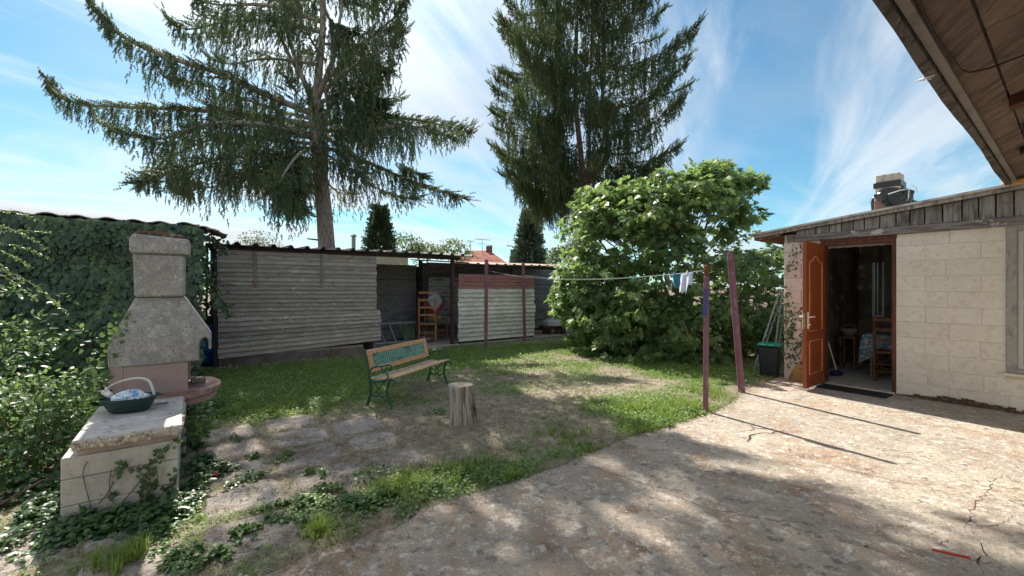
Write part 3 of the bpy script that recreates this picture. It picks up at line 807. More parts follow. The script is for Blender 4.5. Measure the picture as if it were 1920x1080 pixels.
# gable boards, each cut to the slope
b = 2.72
while b > -.6:
    w = R.choice((.135, .15, .165, .12)); b0, b1 = b - w, b
    j = R.uniform(0, .012)
    vs = []
    for a in (WA - .03 - j, WA + .0 - j):
        for (bb, zz) in ((b0, 2.338), (b1 - .008, 2.338), (b1 - .008, rz(b1) - .052), (b0, rz(b0) - .052)): vs.append(S(a, bb, zz))
    if rz(b1) - .052 > 2.36:
        m = MB(); m.add(vs, [(0, 1, 2, 3), (4, 7, 6, 5), (0, 4, 5, 1), (1, 5, 6, 2), (2, 6, 7, 3), (3, 7, 4, 0)]); m.build('plank', M_greywood, shed)
    b -= w + .006
# painted flakes under the beam
# door frame
mb = MB(); mb.sbox(WA - .005, WA + .14, DB0, DB0 + .045, .06, 2.20); o = mb.build('door_jamb', M_frame, shed, bev=.004)
mb = MB(); mb.sbox(WA - .005, WA + .14, DB1 + .0, DB1 + .06, .06, 2.20); o = mb.build('door_jamb', M_frame, shed, bev=.004)
mb = MB(); mb.sbox(WA - .008, WA + .14, DB0, DB1 + .06, 2.14, 2.232); mb.sbox(WA - .018, WA + .01, DB0 - .01, DB1 + .06, 2.19, 2.232); o = mb.build('door_head', M_frame, shed, bev=.004)
# lace pelmet in the doorway
M_lace = mat('lace', (.33, .28, .26), [], .9)
mb = MB(); vs = []; nn = 24
for i in range(nn + 1):
    b = DB0 + .05 + (DB1 - DB0 - .05) * i / nn; zz = 2.10 + .012 * abs(math.sin(i * .8))
    vs += [S(WA + .12, b, 2.145), S(WA + .12, b, zz)]
mb.add(vs, [(2 * i, 2 * i + 1, 2 * i + 3, 2 * i + 2) for i in range(nn)]); mb.build('curtain_pelmet', M_lace, shed)
# the door leaf, opened outwards at 90 degrees (runs along -a from the hinge)
HA, HB = WA - .02, DB1 + .01; DW = .775; T = .042; Z0, Z1 = .075, 2.165
door = empty('door', S(HA, HB, Z0), TH + math.radians(2)); door.parent = shed; door.matrix_basis = inv_of(shed) @ (Matrix.Translation(S(HA, HB, Z0)) @ Matrix.Rotation(TH + math.radians(1.5), 4, 'Z'))
DM = Matrix.Translation(S(HA, HB, 0)) @ Matrix.Rotation(TH + math.radians(1.5), 4, 'Z')
def dbox(m, x0, x1, y0, y1, z0, z1): return m.box((x0, y0, z0), (x1, y1, z1), DM)     # x from -DW to 0, y thickness, face at y=0 seen (-b side)
def arch(x0, x1, z0, z1, rise, n=14):
    """closed outline with an eyebrow arch top"""
    p = [(x0, z0), (x1, z0), (x1, z1)]
    for i in range(1, n):
        t = i / n; x = x1 + (x0 - x1) * t
        p.append((x, z1 + rise * (0.5 - .5 * math.cos(2 * math.pi * min(max((t - .12) / .76, 0), 1)))))
    p.append((x0, z1)); return p
leaf = MB(); dbox(leaf, -DW, 0, .004, T - .004, Z0, Z1)
lo = leaf.build('door_leaf', M_door, door)
mx = .115
panels = [arch(-DW + mx, -mx, .88, 1.88, .09), [(-DW + mx, .26), (-mx, .26), (-mx, .74), (-DW + mx, .74)]]
def inset(poly, d):
    cx_ = sum(p[0] for p in poly) / len(poly); cz_ = sum(p[1] for p in poly) / len(poly)
    xs = [p[0] for p in poly]; zs = [p[1] for p in poly]; wx = (max(xs) - min(xs)) / 2; wz = (max(zs) - min(zs)) / 2
    mx_ = (max(xs) + min(xs)) / 2; mz_ = (max(zs) + min(zs)) / 2
    return [(mx_ + (p[0] - mx_) * (1 - d / wx), mz_ + (p[1] - mz_) * (1 - d / wz)) for p in poly]
# stiles and rails as proud frame around the panels
fr = MB()
for (x0, x1, z0, z1) in ((-DW, -DW + mx, Z0, Z1), (-mx, 0, Z0, Z1), (-DW + mx, -mx, Z0, .26), (-DW + mx, -mx, .74, .88)):
    dbox(fr, x0 + .0005, x1 - .0005, -.006, .006, z0 + .0005, z1 - .0005)
ar = panels[0][2:]
poly = [(-mx, Z1), ] + [(x, z) for x, z in ar] + [(-DW + mx, Z1)]
fr.prism(poly, lambda u, v, d: DM @ Vector((u, d, v)), -.006, .006)
fr.build('door_rails', M_door, door, bev=.002)
for p in panels:
    m = MB(); path_ = [DM @ Vector((x, -.006, z)) for x, z in inset(p, .004)]; m.tube(path_ + [path_[0]], .009, 6); m.build('panel_moulding', M_moulding, door)
    q = inset(p, .055); q2 = inset(p, .09)
    m = MB(); n_ = len(q)
    m.add([DM @ Vector((x, .003, z)) for x, z in q] + [DM @ Vector((x, -.006, z)) for x, z in q2], [tuple(range(n_, 2 * n_))] + [(i, (i + 1) % n_, n_ + (i + 1) % n_, n_ + i) for i in range(n_)])
    m.build('raised_panel', M_door, door)
hz = 1.04
m = MB(); dbox(m, -DW + .035, -DW + .075, -.016, -.006, hz - .12, hz + .12)
m.tube([DM @ Vector((-DW + .055, -.014, hz + .05)), DM @ Vector((-DW + .055, -.055, hz + .05)), DM @ Vector((-DW + .075, -.06, hz + .05)), DM @ Vector((-DW + .18, -.058, hz + .052)), DM @ Vector((-DW + .19, -.045, hz + .052))], .009, 8)
m.tube([DM @ Vector((-DW + .055, -.014, hz - .06)), DM @ Vector((-DW + .055, -.024, hz - .06))], .012, 10)
m.tube([DM @ Vector((-DW + .055, -.02, hz - .06)), DM @ Vector((-DW + .055, -.045, hz - .06))], .006, 6)
m.build('door_handle', M_white, door, bev=.002)
m = MB(); dbox(m, -DW + .035, -DW + .075, T + .0, T + .01, hz - .12, hz + .12)
m.tube([DM @ Vector((-DW + .055, T + .008, hz + .05)), DM @ Vector((-DW + .055, T + .055, hz + .05)), DM @ Vector((-DW + .075, T + .06, hz + .05)), DM @ Vector((-DW + .18, T + .058, hz + .052))], .009, 8)
m.build('door_handle', M_white, door, bev=.002)
m = MB(); dbox(m, -DW - .0015, -DW + .002, .012, T - .012, hz - .1, hz + .1); m.build('lock_plate', mat('brass', (.45, .33, .18), [], .4, metal=.6), door)
# window on the right
win = MB()
fw = .085
win.sbox(WA - .02, WA + .08, WB1 - fw, WB1, WZ0, WZ1); win.sbox(WA - .02, WA + .08, -.75, -.75 + fw, WZ0, WZ1)
win.sbox(WA - .02, WA + .08, -.75 + fw, WB1 - fw, WZ1 - .09, WZ1 - .003); win.sbox(WA - .02, WA + .08, -.75 + fw, WB1 - fw, WZ0, WZ0 + .05)
wo_ = win.build('window', M_winframe, shed, bev=.004)
m = MB()
for (b0, b1, z0, z1) in ((WB1 - fw - .045, WB1 - fw - .002, WZ0 + .052, WZ1 - .092), (-.75 + fw, WB1 - fw - .045, 1.30, 1.345), (-.75 + fw, WB1 - fw - .045, WZ0 + .052, WZ0 + .09), (-.75 + fw, WB1 - fw - .045, WZ1 - .13, WZ1 - .092)):
    m.sbox(WA + .01, WA + .05, b0, b1, z0, z1)
m.build('sash', mat('pale_sash', (.5, .5, .48), [], .6), wo_)
m = MB(); m.sbox(WA + .028, WA + .032, -.75 + fw + .002, WB1 - fw - .047, WZ0 + .092, WZ1 - .132); m.build('pane', m_gl, wo_)
m = MB(); m.sbox(WA - .06, WA + .06, -.8, WB1 + .03, WZ0 - .035, WZ0 - .002); m.build('window_sill', M_block, wo_, bev=.004)
mb = MB(); mb.sbox(WA + .17, WA + .19, -.76, .60, .05, WZ0); mb.build('lining', M_room, shed)

# roof chimney with wrapped black plastic
ch = empty('chimney', S(9.05, 1.86, 2.5), TH, 'stubby rendered chimney wrapped in torn black plastic on the shed roof', 'chimney')
M_pink = mat('pink_render', (.20, .115, .105), [((.12, .07, .065), 8, .5, .65), ((.4, .34, .3), 20, .6, .68)], .95, bump=(40, .006))
M_stone = mat('pale_stone', (.46, .42, .36), [((.3, .27, .22), 12, .5, .65)], .95, bump=(40, .006))
M_plastic = mat('black_plastic', (.018, .02, .02), [], .35, spec=.5)
def cbox(a, b, w, z0, z1): m = MB(); m.sbox(a - w, a + w, b - w, b + w, z0, z1); return m
cbox(9.05, 1.86, .16, 2.45, 2.98).build('shaft', M_pink, ch, bev=.01)
cbox(9.05, 1.86, .155, 3.02, 3.12).build('brick_course', M_stone, ch, bev=.01)
cbox(9.05, 1.86, .15, 3.20, 3.33).build('cap_stone', M_stone, ch, bev=.012)
cbox(9.05, 1.86, .165, 2.98, 3.02).build('plastic_sheet', M_plastic, ch); cbox(9.05, 1.86, .17, 3.12, 3.20).build('plastic_band', M_plastic, ch)
m = MB(); rr = random.Random(4)
ringn = 28
for lay in range(4):
    vs = []
    for i in range(ringn):
        an = 2 * math.pi * i / ringn
        ra = .19 + .035 * math.sin(3 * an + lay) + rr.uniform(-.02, .03)
        if -.9 < an - 5.2 < .9 or an < .5: ra += .07
        z0 = 2.86 + lay * .05
        lowr = ra * rr.uniform(.8, 1.05)
        vs += [S(9.05, 1.86, 0) + Vector((ra * math.cos(an), ra * math.sin(an), z0 + rr.uniform(0, .05))), S(9.05, 1.86, 0) + Vector((lowr * math.cos(an), lowr * math.sin(an), z0 - rr.uniform(.04, .13)))]
        vs += [S(9.05, 1.86, 0) + Vector((.17 * math.cos(an), .17 * math.sin(an), z0 + .09))]
    m.add(vs, [f for i in range(ringn) for f in ((3 * i, 3 * i + 1, 3 * ((i + 1) % ringn) + 1, 3 * ((i + 1) % ringn)), (3 * i + 2, 3 * i, 3 * ((i + 1) % ringn), 3 * ((i + 1) % ringn) + 2))])
C0 = S(9.05, 1.86, 0)
m.add([C0 + Vector(p) for p in ((-.16, -.12, 2.85), (-.30, -.2, 2.55), (-.22, -.25, 2.58), (-.1, -.2, 2.8))], [(0, 1, 2, 3)])
m.add([C0 + Vector(p) for p in ((.2, -.1, 2.92), (.5, -.12, 2.86), (.42, -.1, 2.80), (.2, -.12, 2.78))], [(0, 1, 2, 3)])
m.build('torn_plastic', M_plastic, ch)
m = MB(); m.tube([C0 + Vector(p) for p in ((-.2, -.2, 2.98), (-.05, -.24, 3.03), (.08, -.25, 3.05), (.05, -.27, 2.9), (.0, -.27, 2.84), (.04, -.27, 2.78))], .008, 5); m.tube([C0 + Vector(p) for p in ((.17, -.2, 3.12), (.24, -.2, 3.08), (.26, -.2, 3.0))], .005, 5)
m.build('wire', M_white, ch)

# ------------------------------------------------------------------ main house eave over the camera
M_soff = mat('soffit_board', (.16, .115, .09), [((.08, .058, .045), 2.5, .45, .65, (.6, 6, 6), 6), ((.21, .16, .13), 5, .55, .7, (.5, 8, 8), 6)], .92, bumps=[(12, .004, (1, 8, 8))], vary=.10, rot=(0, 0, -TH))
M_fascia = mat('fascia_wood', (.115, .10, .095), [((.05, .042, .04), 3, .45, .6, (1, 6, 6)), ((.25, .23, .21), 6, .58, .7, (1, 9, 9))], .9, bumps=[(16, .006, (1, 8, 8))], rot=(0, 0, -TH))
M_redwood = mat('stained_purlin', (.085, .03, .02), [((.04, .018, .013), 5, .5, .65)], .85)
house = empty('house', S(3, -.3, 0), TH, 'house roof overhang with a boarded brown soffit and dark fascia reaching in from above', 'house')
EB, EZ = .49, 2.74
def ez(b): return EZ + (EB - b) * .20        # soffit climbs towards the wall
b = EB - .03
k = 0
while b > -1.3:
    w = .165
    a = -2.4 - R.uniform(0, 1)
    while a < 9.5:
        ln = R.uniform(2.2, 3.4)
        a1 = min(a + ln, 9.5)
        m = MB(); vs = []
        for (aa_, bb_) in ((a + .004, b), (a1 - .004, b), (a1 - .004, b - w), (a + .004, b - w)):
            dz = R.uniform(-.002, .002); vs += [S(aa_, bb_, ez(bb_) + dz), S(aa_, bb_, ez(bb_) + .02)]
        m.add(vs, [(0, 2, 4, 6), (1, 7, 5, 3), (0, 1, 3, 2), (2, 3, 5, 4), (4, 5, 7, 6), (6, 7, 1, 0)]); m.build('plank', M_soff, house)
        a = a1
    b -= w + .012; k += 1
m = MB(); vs = []
for (aa_, bb_) in ((-3.5, EB + .03), (9.5, EB + .03), (9.5, -3.0), (-3.5, -3.0)): vs += [S(aa_, bb_, ez(bb_) + .024), S(aa_, bb_, ez(bb_) + .10)]
m.add(vs, [(0, 2, 4, 6), (1, 7, 5, 3), (0, 1, 3, 2), (2, 3, 5, 4), (4, 5, 7, 6), (6, 7, 1, 0)]); m.build('roof', M_fascia, house)
m = MB(); na_ = 60; vs = []; fs = []
for i in range(na_ + 1):
    a = -3.5 + 13 * i / na_; wv = .012 * math.sin(a * 2.1) + R.uniform(-.004, .004)
    for (bb_, zz) in ((EB - .01, EZ - .045), (EB + .035 + wv, EZ - .05 + wv), (EB + .05 + wv, EZ + .09), (EB - .0, EZ + .09)): vs.append(S(a, bb_, zz))
for i in range(na_):
    for j in range(4): fs.append((4 * i + j, 4 * i + (j + 1) % 4, 4 * i + 4 + (j + 1) % 4, 4 * i + 4 + j))
m.add(vs, fs); m.build('fascia', M_fascia, house)
m = MB(); m.sbox(-3.5, 9.5, EB - .055, EB - .015, EZ - .02, EZ - .003); m.build('edge_batten', mat('pale_batten', (.22, .20, .185), [((.16, .14, .13), 6, .5, .65)], .9), house)
# purlin stubs crossing below the soffit
for (a, b0, b1, hh) in ((4.36, -.9, .29, .07), (5.15, -.9, .27, .06), (5.95, -.9, .33, .06), (6.8, -.9, .30, .06)):
    m = MB(); vs = []
    for (aa_, bb_) in ((a, b1), (a + .11, b1), (a + .11, b0), (a, b0)): vs += [S(aa_, bb_, ez(bb_) - hh), S(aa_, bb_, ez(bb_) - .003)]
    m.add(vs, [(0, 2, 4, 6), (1, 7, 5, 3), (0, 1, 3, 2), (2, 3, 5, 4), (4, 5, 7, 6), (6, 7, 1, 0)]); m.build('purlin', M_redwood, house, bev=.004)
M_cable = mat('black_cable', (.012, .012, .013), [], .5)
m = MB(); p_ = [S(a, EB - .075 + .01 * math.sin(a * 5), EZ - .012) for a in np.linspace(1.2, 3.45, 14)] + [S(3.52, EB - .11, EZ - .02), S(3.6, EB - .18, EZ - .0), S(3.68, EB - .35, ez(EB - .35) - .015), S(3.8, EB - .7, ez(EB - .7) - .015), S(3.8, -1.0, ez(-1.0) - .02)]
m.tube(p_, .005, 6); m.build('cable', M_cable, house)
m = MB(); m.tube([S(3.32, EB - .0, EZ - .05), S(3.30, EB + .04, EZ - .06), S(3.33, EB + .075, EZ - .05), S(3.38, EB + .05, EZ - .04), S(3.36, EB + .02, EZ - .05)], .004, 6); m.build('hook', M_white, house)
M_foam = mat('orange_foam', (.55, .30, .06), [((.4, .2, .05), 20, .5, .6)], .9, bump=(40, .01))
m = MB(); m.lathe([(.02, 0), (.06, .01), (.07, .03), (.045, .055), (.01, .06)], S(7.56, .44, 2.70), 10, 1, 2.2); m.build('foam_filler', M_foam, house, smooth=True)
M_hwall = mat('house_render', (.72, .67, .58), [((.64, .59, .5), 3, .45, .65)], .95, bump=(60, .004))
m = MB(); m.sbox(-3.5, 7.7, -1.5, -1.3, 0, 3.2); m.build('wall', M_hwall, house)

# ------------------------------------------------------------------ back lean-to sheds
FB = 9.58
M_corr = mat('weathered_cladding', (.37, .32, .27), [((.30, .26, .22), 3.0, .42, .66, (1, 1, 2.5), 7), ((.50, .47, .42), 5, .52, .72, (1, 1, 3), 6), ((.15, .14, .13), 9, .58, .72, (1, 1, 2), 6), ((.68, .68, .64), 16, .66, .7, None, 4), ((.32, .14, .12), 1.3, .63, .72, (1, 1, 5), 5)], .85, bumps=[(30, .0015, (1, 1, 4))], vary=.22)
M_redclad = mat('red_cladding', (.36, .17, .15), [((.27, .125, .11), 4, .45, .65, (1, 1, 6))], .8, vary=.12)
M_whiteclad = mat('pale_cladding', (.68, .66, .60), [((.48, .45, .39), 3, .45, .65, (1, 1, 6)), ((.15, .14, .12), 9, .6, .7, (1, 1, 3)), ((.76, .75, .71), 6, .55, .7)], .8, bumps=[(30, .0015, (1, 1, 4))], vary=.10)
M_footwall = mat('footing_wall', (.36, .31, .275), [((.23, .18, .15), 4, .45, .62), ((.38, .34, .3), 8, .55, .68), ((.55, .52, .48), 30, .66, .7)], .95, bumps=[(20, .01)])
M_darkwood = mat('dark_timber', (.045, .03, .028), [((.09, .06, .05), 5, .5, .65)], .85)
M_maroonpost = mat('maroon_timber', (.075, .035, .038), [((.04, .02, .022), 5, .5, .65)], .8)
M_panel = mat('pebble_panel', (.27, .275, .275), [((.05, .055, .06), 38, .5, .58, None, 3), ((.45, .45, .43), 60, .58, .64)], .95, bump=(60, .012))
M_board = mat('grey_board', (.24, .25, .26), [((.14, .15, .16), 2, .45, .62, (1, 1, 6)), ((.22, .22, .215), 6, .56, .7, (1, 1, 6))], .9, vary=.12)
M_tin = mat('roof_tin', (.24, .235, .23), [((.13, .115, .105), 4, .45, .65), ((.36, .36, .35), 7, .55, .68)], .7, bump=(20, .004), vary=.1)
M_tinred = mat('red_roof_tin', (.33, .18, .14), [((.2, .11, .09), 4, .45, .65), ((.44, .3, .25), 7, .55, .68)], .7)
M_slabc = mat('shed_slab', (.42, .39, .35), [((.29, .26, .23), 3, .45, .65), ((.36, .33, .29), 10, .55, .68)], .92, bumps=[(30, .006)])
leanto = empty('lean_to_shed', S(3, FB, 0), TH, 'long open fronted lean-to shed clad in weathered overlapping strips under a tin roof', 'shed')
def strip_profile(h_, lip=.03):
    """lap cladding strip: foot stands out, back slopes in"""
    return [(.004, .012), (-lip, .007), (-lip, .016), (-.004, h_ + .010), (.012, h_ + .010), (.012, .012)]
def clad(a0, a1, z0, h_, mt, tilt=0.0, tilt1=None, lip=.030, fb=FB, name='plank', parent=None, ragged=0.0):
    m = MB(); pr = strip_profile(h_, lip)
    seg = 6; n_ = len(pr); vs = []; fs = []
    w0 = R.uniform(-.0015, .0015)
    for i in range(seg + 1):
        a = a0 + (a1 - a0) * i / seg; zt = z0 + (tilt if tilt1 is None else tilt) * (a - a0) + w0 * math.sin(i * 1.3)
        for (u, v) in pr: vs.append(S(a, fb + u, zt + v))
    for i in range(seg):
        for j in range(n_): fs.append((i * n_ + j, i * n_ + (j + 1) % n_, (i + 1) * n_ + (j + 1) % n_, (i + 1) * n_ + j))
    fs.append(tuple(range(n_))[::-1]); fs.append(tuple(seg * n_ + j for j in range(n_)))
    m.add(vs, fs); return m.build(name, mt, parent or leanto)
# left cladding: upper 15 finer strips, lower 8 broader ones, all a little out of level
z = 2.21; zb = []
A0, A1 = .37, 3.34
for i in range(15):
    z -= .083; mt = M_corr
    clad(A0 + R.uniform(-.01, .01), A1 + R.uniform(-.012, .012), z, .092, mt, .004 - .0012 * i)
for i in range(8):
    z -= .098
    clad(A0 + .01 + R.uniform(-.01, .01), A1 + .10 + R.uniform(-.012, .012), z, .105, M_corr, .004 + .0052 * i - .0, lip=.034)
m = MB(); m.sbox(A0 + .02, 3.05, FB + .0, FB + .14, -.02, z + .02); m.sbox(A0 + .02, 3.05, FB - .0, FB + .1, -.02, .24)
m.build('footing_wall', M_footwall, leanto, bev=.01)
m = MB(); m.sbox(A0 - .03, A0 + .0, FB - .06, FB + .03, 0, 2.2); m.build('corner_post', M_darkwood, leanto)
for aa_ in (.95, 2.15): m = MB(); m.sbox(aa_, aa_ + .05, FB - .05, FB - .036, 1.52, 2.2); m.build('batten', mat('old_batten', (.24, .21, .18), [((.25, .12, .07), 8, .5, .65)], .9), leanto)
# floor slab
m = MB(); m.sbox(3.05, 9.3, FB - .12, 11.5, -.05, .07); m.sbox(A0, 3.05, FB + .16, 11.5, -.05, .07); m.build('floor_slab', M_slabc, leanto)
# posts
m = MB(); m.sbox(5.26, 5.34, FB - .02, FB + .06, .07, 2.24); m.build('post', M_maroonpost, leanto)
m = MB(); m.sbox(5.14, 5.22, 11.2, 11.28, .07, 2.3); m.build('post', M_darkwood, leanto)
m = MB(); m.sbox(9.18, 9.26, FB, FB + .08, .0, 2.1); m.build('post', M_darkwood, leanto)
m = MB(); m.sbox(7.3, 7.36, FB + .2, FB + .26, .07, 2.1); m.build('post', M_darkwood, leanto)
# front fascia beams
m = MB(); m.sbox(.25, 5.5, FB - .03, FB + .02, 2.215, 2.29); m.build('fascia', M_darkwood, leanto)
m = MB(); m.sbox(4.6, 9.9, FB + .0, FB + .05, 2.05, 2.13); m.build('fascia', M_darkwood, leanto)
# corrugated roofs, sheet by sheet (trapezoid ribs), rising to the back
def roof_sheets(a0, a1, bf, bb_, zf, slope, mt, wsheet=.9, pitch=.30, rib=.055, skew=0.0):
    a = a0
    while a < a1 - .05:
        e = min(a + wsheet, a1); prof = []
        x = a
        while x < e - 1e-6:
            for (dx, dz) in ((0, 0), (.35, 0), (.48, rib), (.62, rib), (.75, 0)):
                if x + dx * pitch <= e + 1e-6: prof.append((x + dx * pitch, dz))
            x += pitch
        prof.append((e + .01, 0)); vs = []; fs = []
        jb = R.uniform(-.04, .03); jz = R.uniform(0, .008)
        for (t, th) in ((0, 0), (1, 0)):
            b_ = (bf + jb) if t == 0 else bb_
            for (x, dz) in prof:
                sg = -.012 * math.sin((x - a0) * 1.1)
                vs.append(S(x, b_, zf + skew * (x - a0) + slope * (b_ - bf) + dz + jz + sg))
        n_ = len(prof)
        for i in range(n_ - 1): fs.append((i, i + 1, n_ + i + 1, n_ + i))
        m = MB(); m.add(vs, fs); o = m.build('roof_sheet', mt, leanto)
        md = o.modifiers.new('thick', 'SOLIDIFY'); md.thickness = .004
        a = e
roof_sheets(.2, 5.75, FB - .25, 11.6, 2.30, .035, M_tin, skew=.0)
roof_sheets(4.9, 9.9, FB - .15, 11.6, 2.14, .075, M_tinred, skew=.002, rib=.028)
# back wall: pebble panels low and high, boards behind
BBK = 11.42
for r_ in range(4):
    z0 = .88 + r_ * .425
    if r_ == 3: continue
    for (a0, a1) in ((A0, 2.2), (2.2, 3.9), (3.9, 5.14)):
        m = MB(); m.sbox(a0 + .004, a1 - .004, BBK, BBK + .05, z0 + .006, z0 + .419); m.build('panel', M_panel, leanto, bev=.006)
for r_ in range(6): clad(A0, 5.14, .07 + r_ * .135, .145, M_board, fb=BBK, lip=.02)
for r_ in range(7):
    m = MB(); m.sbox(5.24, 7.7, BBK - .02, BBK + .02, .10 + r_ * .305, .10 + r_ * .305 + .300); m.build('plank', M_board, leanto, bev=.006)
    m = MB(); m.sbox(7.7, 11.2, BBK - .02, BBK + .02, .10 + r_ * .305, .10 + r_ * .305 + .293); m.build('plank', M_board, leanto, bev=.006)
M_lgrey = mat('light_grey_board', (.42, .42, .39), [((.17, .17, .16), 3, .45, .62, (1, 1, 6))], .9, vary=.08)
for r_ in range(5):
    m = MB(); m.sbox(5.3, 6.9, 10.95, 10.98, .45 + r_ * .275, .45 + r_ * .275 + .262); m.build('plank', M_lgrey, leanto, bev=.005)
m = MB(); m.sbox(A0, 11.2, BBK + .055, BBK + .10, .0, 2.12); m.build('gap_backing', M_darkwood, leanto)  # dark backing added behind the planks to block light through their gaps
# left end wall and right end
m = MB(); m.sbox(A0 - .05, A0 + .0, FB + .05, 11.5, 0, 2.3); m.build('end_wall', M_board, leanto)
m = MB(); m.sbox(3.30, 3.34, FB + .05, 11.3, .07, 2.2); m.build('partition', M_board, leanto)
m = MB(); m.sbox(11.0, 11.05, FB + .05, 11.4, 0, 2.2); m.build('end_wall', M_board, leanto)
# concrete fence panels at the right end
for r_, (z0, z1) in enumerate(((.04, .44), (.46, .86))):
    m = MB(); m.sbox(9.26, 11.0, FB - .02, FB + .03, z0, z1); m.build('panel', M_footwall, leanto, bev=.012)
for r_ in range(3): clad(9.26, 11.0, .89 + r_ * .085, .09, M_redclad, fb=FB, lip=.02)
# pale panel standing in front
hut = empty('cladding_screen', S(6.7, FB, 0), TH, 'pale ribbed sheet screen with a brick red top band behind the two far posts', 'screen')
z = .125
for i in range(12):
    clad(5.44 + R.uniform(-.015, .015), 7.97 + R.uniform(-.03, .03), z, .118, M_whiteclad, -.0025 + .0003 * i, lip=.04, fb=FB - .03, parent=hut); z += .1125
for i in range(4):
    clad(5.45, 7.95, z, .10, M_redclad, -.001, lip=.022, fb=FB - .03, parent=hut); z += .092
m = MB(); m.sbox(5.47, 7.93, FB - .015, FB + .02, .15, .2); m.sbox(5.47, 5.52, FB - .015, FB + .03, .07, 1.86); m.sbox(7.88, 7.93, FB - .015, FB + .03, .07, 1.86); m.sbox(5.47, 7.93, FB - .01, FB + .03, 1.2, 1.26)
m.build('backing_frame', M_darkwood, hut)
# a strip of rubble at the foot
M_rub = mat('rubble', (.22, .18, .15), [((.12, .09, .07), 12, .5, .65), ((.4, .36, .3), 20, .6, .7)], .95, bump=(30, .01))
m = MB()
for k in range(150):
    a = R.choice((R.uniform(.4, 3.2), R.uniform(5.3, 9.4), R.uniform(.3, 5))); s_ = R.uniform(.012, .045); b_ = FB - R.uniform(.05, .3)
    c = S(a, b_, .03); m.box((-s_, -s_ * .7, -s_ * .4), (s_, s_ * .7, s_ * .5), Matrix.Translation(c) @ Euler((R.random(), R.random(), R.random() * 6)).to_matrix().to_4x4())
tag(m.build('rubble', M_rub), kind='stuff')
def smoothp(pts, n=5):
    out = []
    P = [Vector(p) for p in pts]
    for i in range(len(P) - 1):
        p0 = P[max(i - 1, 0)]; p1 = P[i]; p2 = P[i + 1]; p3 = P[min(i + 2, len(P) - 1)]
        for k in range(n):
            t = k / n
            out.append(.5 * ((2 * p1) + (-p0 + p2) * t + (2 * p0 - 5 * p1 + 4 * p2 - p3) * t * t + (-p0 + 3 * p1 - 3 * p2 + p3) * t * t * t))
    out.append(P[-1]); return out
# ------------------------------------------------------------------ barbecue
M_bbq = mat('barbecue_concrete', (0.40, 0.385, 0.36), [((0.27, 0.26, 0.24), 4, .46, .64), ((0.50, 0.485, 0.45), 12, .52, .68), ((0.22, 0.215, 0.20), 60, .48, .66, None, 6), ((.22, .21, .19), 2.2, .50, .68, None, 7), ((.58, .57, .53), 30, .61, .68, None, 4)], .95, bumps=[(70, .010), (15, .008)])
M_bbqpink = mat('barbecue_pink', (.40, .305, .285), [((.34, .255, .235), 5, .48, .66), ((.40, .29, .26), 40, .56, .68)], .93, bumps=[(90, .004)])
M_hearth = mat('hearth_slab', (.40, .275, .24), [((.22, .12, .10), 7, .48, .64), ((.46, .33, .28), 16, .55, .68), ((.12, .09, .06), 5, .6, .7)], .93, bumps=[(30, .008)])
M_counter = mat('counter_block', (.55, .53, .50), [((.40, .38, .35), 2.5, .46, .66, None, 8), ((.64, .62, .58), 10, .54, .68), ((.24, .22, .17), 4.5, .60, .72, None, 8), ((.33, .31, .27), 40, .58, .68)], .93, bumps=[(60, .004), (12, .004)], vary=.03)
M_cslab = mat('counter_slab', (.55, .51, .47), [((.40, .36, .33), 4, .48, .64), ((.68, .64, .59), 9, .52, .66), ((.16, .12, .09), 22, .6, .68)], .93, bumps=[(40, .006)])
M_moss = mat('moss_crust', (.13, .07, .045), [((.3, .24, .18), 25, .52, .62), ((.09, .085, .03), 14, .55, .66)], .98, bumps=[(40, .02)])
M_rough = mat('rough_edge', (.6, .55, .47), [((.24, .17, .12), 18, .48, .62), ((.58, .55, .48), 30, .55, .66)], .95, bumps=[(35, .012)])
A0b = -.072; BB = 4.70
bq = empty('barbecue', S(A0b - .2, BB + .3, 0), TH, 'tall precast concrete garden barbecue with grey hood and pink firebox', 'barbecue')
def aprism(m, poly, b0, b1):     # poly in (s, z), s measured from the reference corner along a
    return m.prism(poly, lambda u, v, d: S(A0b + u, d, v), b0, b1)
cap = MB(); aprism(cap, [(-.345, 1.795), (.055, 1.795), (.06, 1.90), (.045, 1.93), (-.32, 1.955), (-.345, 1.91)], BB + .02, BB + .62); o = cap.build('chimney_cap', M_bbq, bq, bev=.012)
m = MB(); aprism(m, [(-.325, 1.957), (.035, 1.934), (.02, 1.962), (-.12, 1.985), (-.3, 1.98)], BB + .05, BB + .59); m.build('moss', M_moss, bq, bev=.008)
m = MB(); aprism(m, [(-.315, 1.425), (.02, 1.425), (.025, 1.794), (-.325, 1.794)], BB + .05, BB + .57); m.build('flue', M_bbq, bq, bev=.015)
# hood: side profile with the arched notch at the front lip
def hood_poly():
    p = [(-.47, .855), (.12, .852), (.122, .93)]
    for i in range(8):
        t = math.pi * (i / 7); p.append((.155 - .035 * math.cos(t), .94 + .10 * math.sin(t)))
    p += [(.205, .945), (.215, 1.02), (.212, 1.10), (.02, 1.42), (-.31, 1.42), (-.47, 1.02)]
    return p
hp = [(-.47, .85), (.125, .853), (.125, 1.0), (.14, 1.045), (.165, 1.06), (.19, 1.045), (.195, .945), (.213, .95), (.214, 1.09), (.02, 1.422), (-.31, 1.422), (-.45, 1.10), (-.475, 1.0)]
hm = MB(); nb_ = len(hp); vs = []
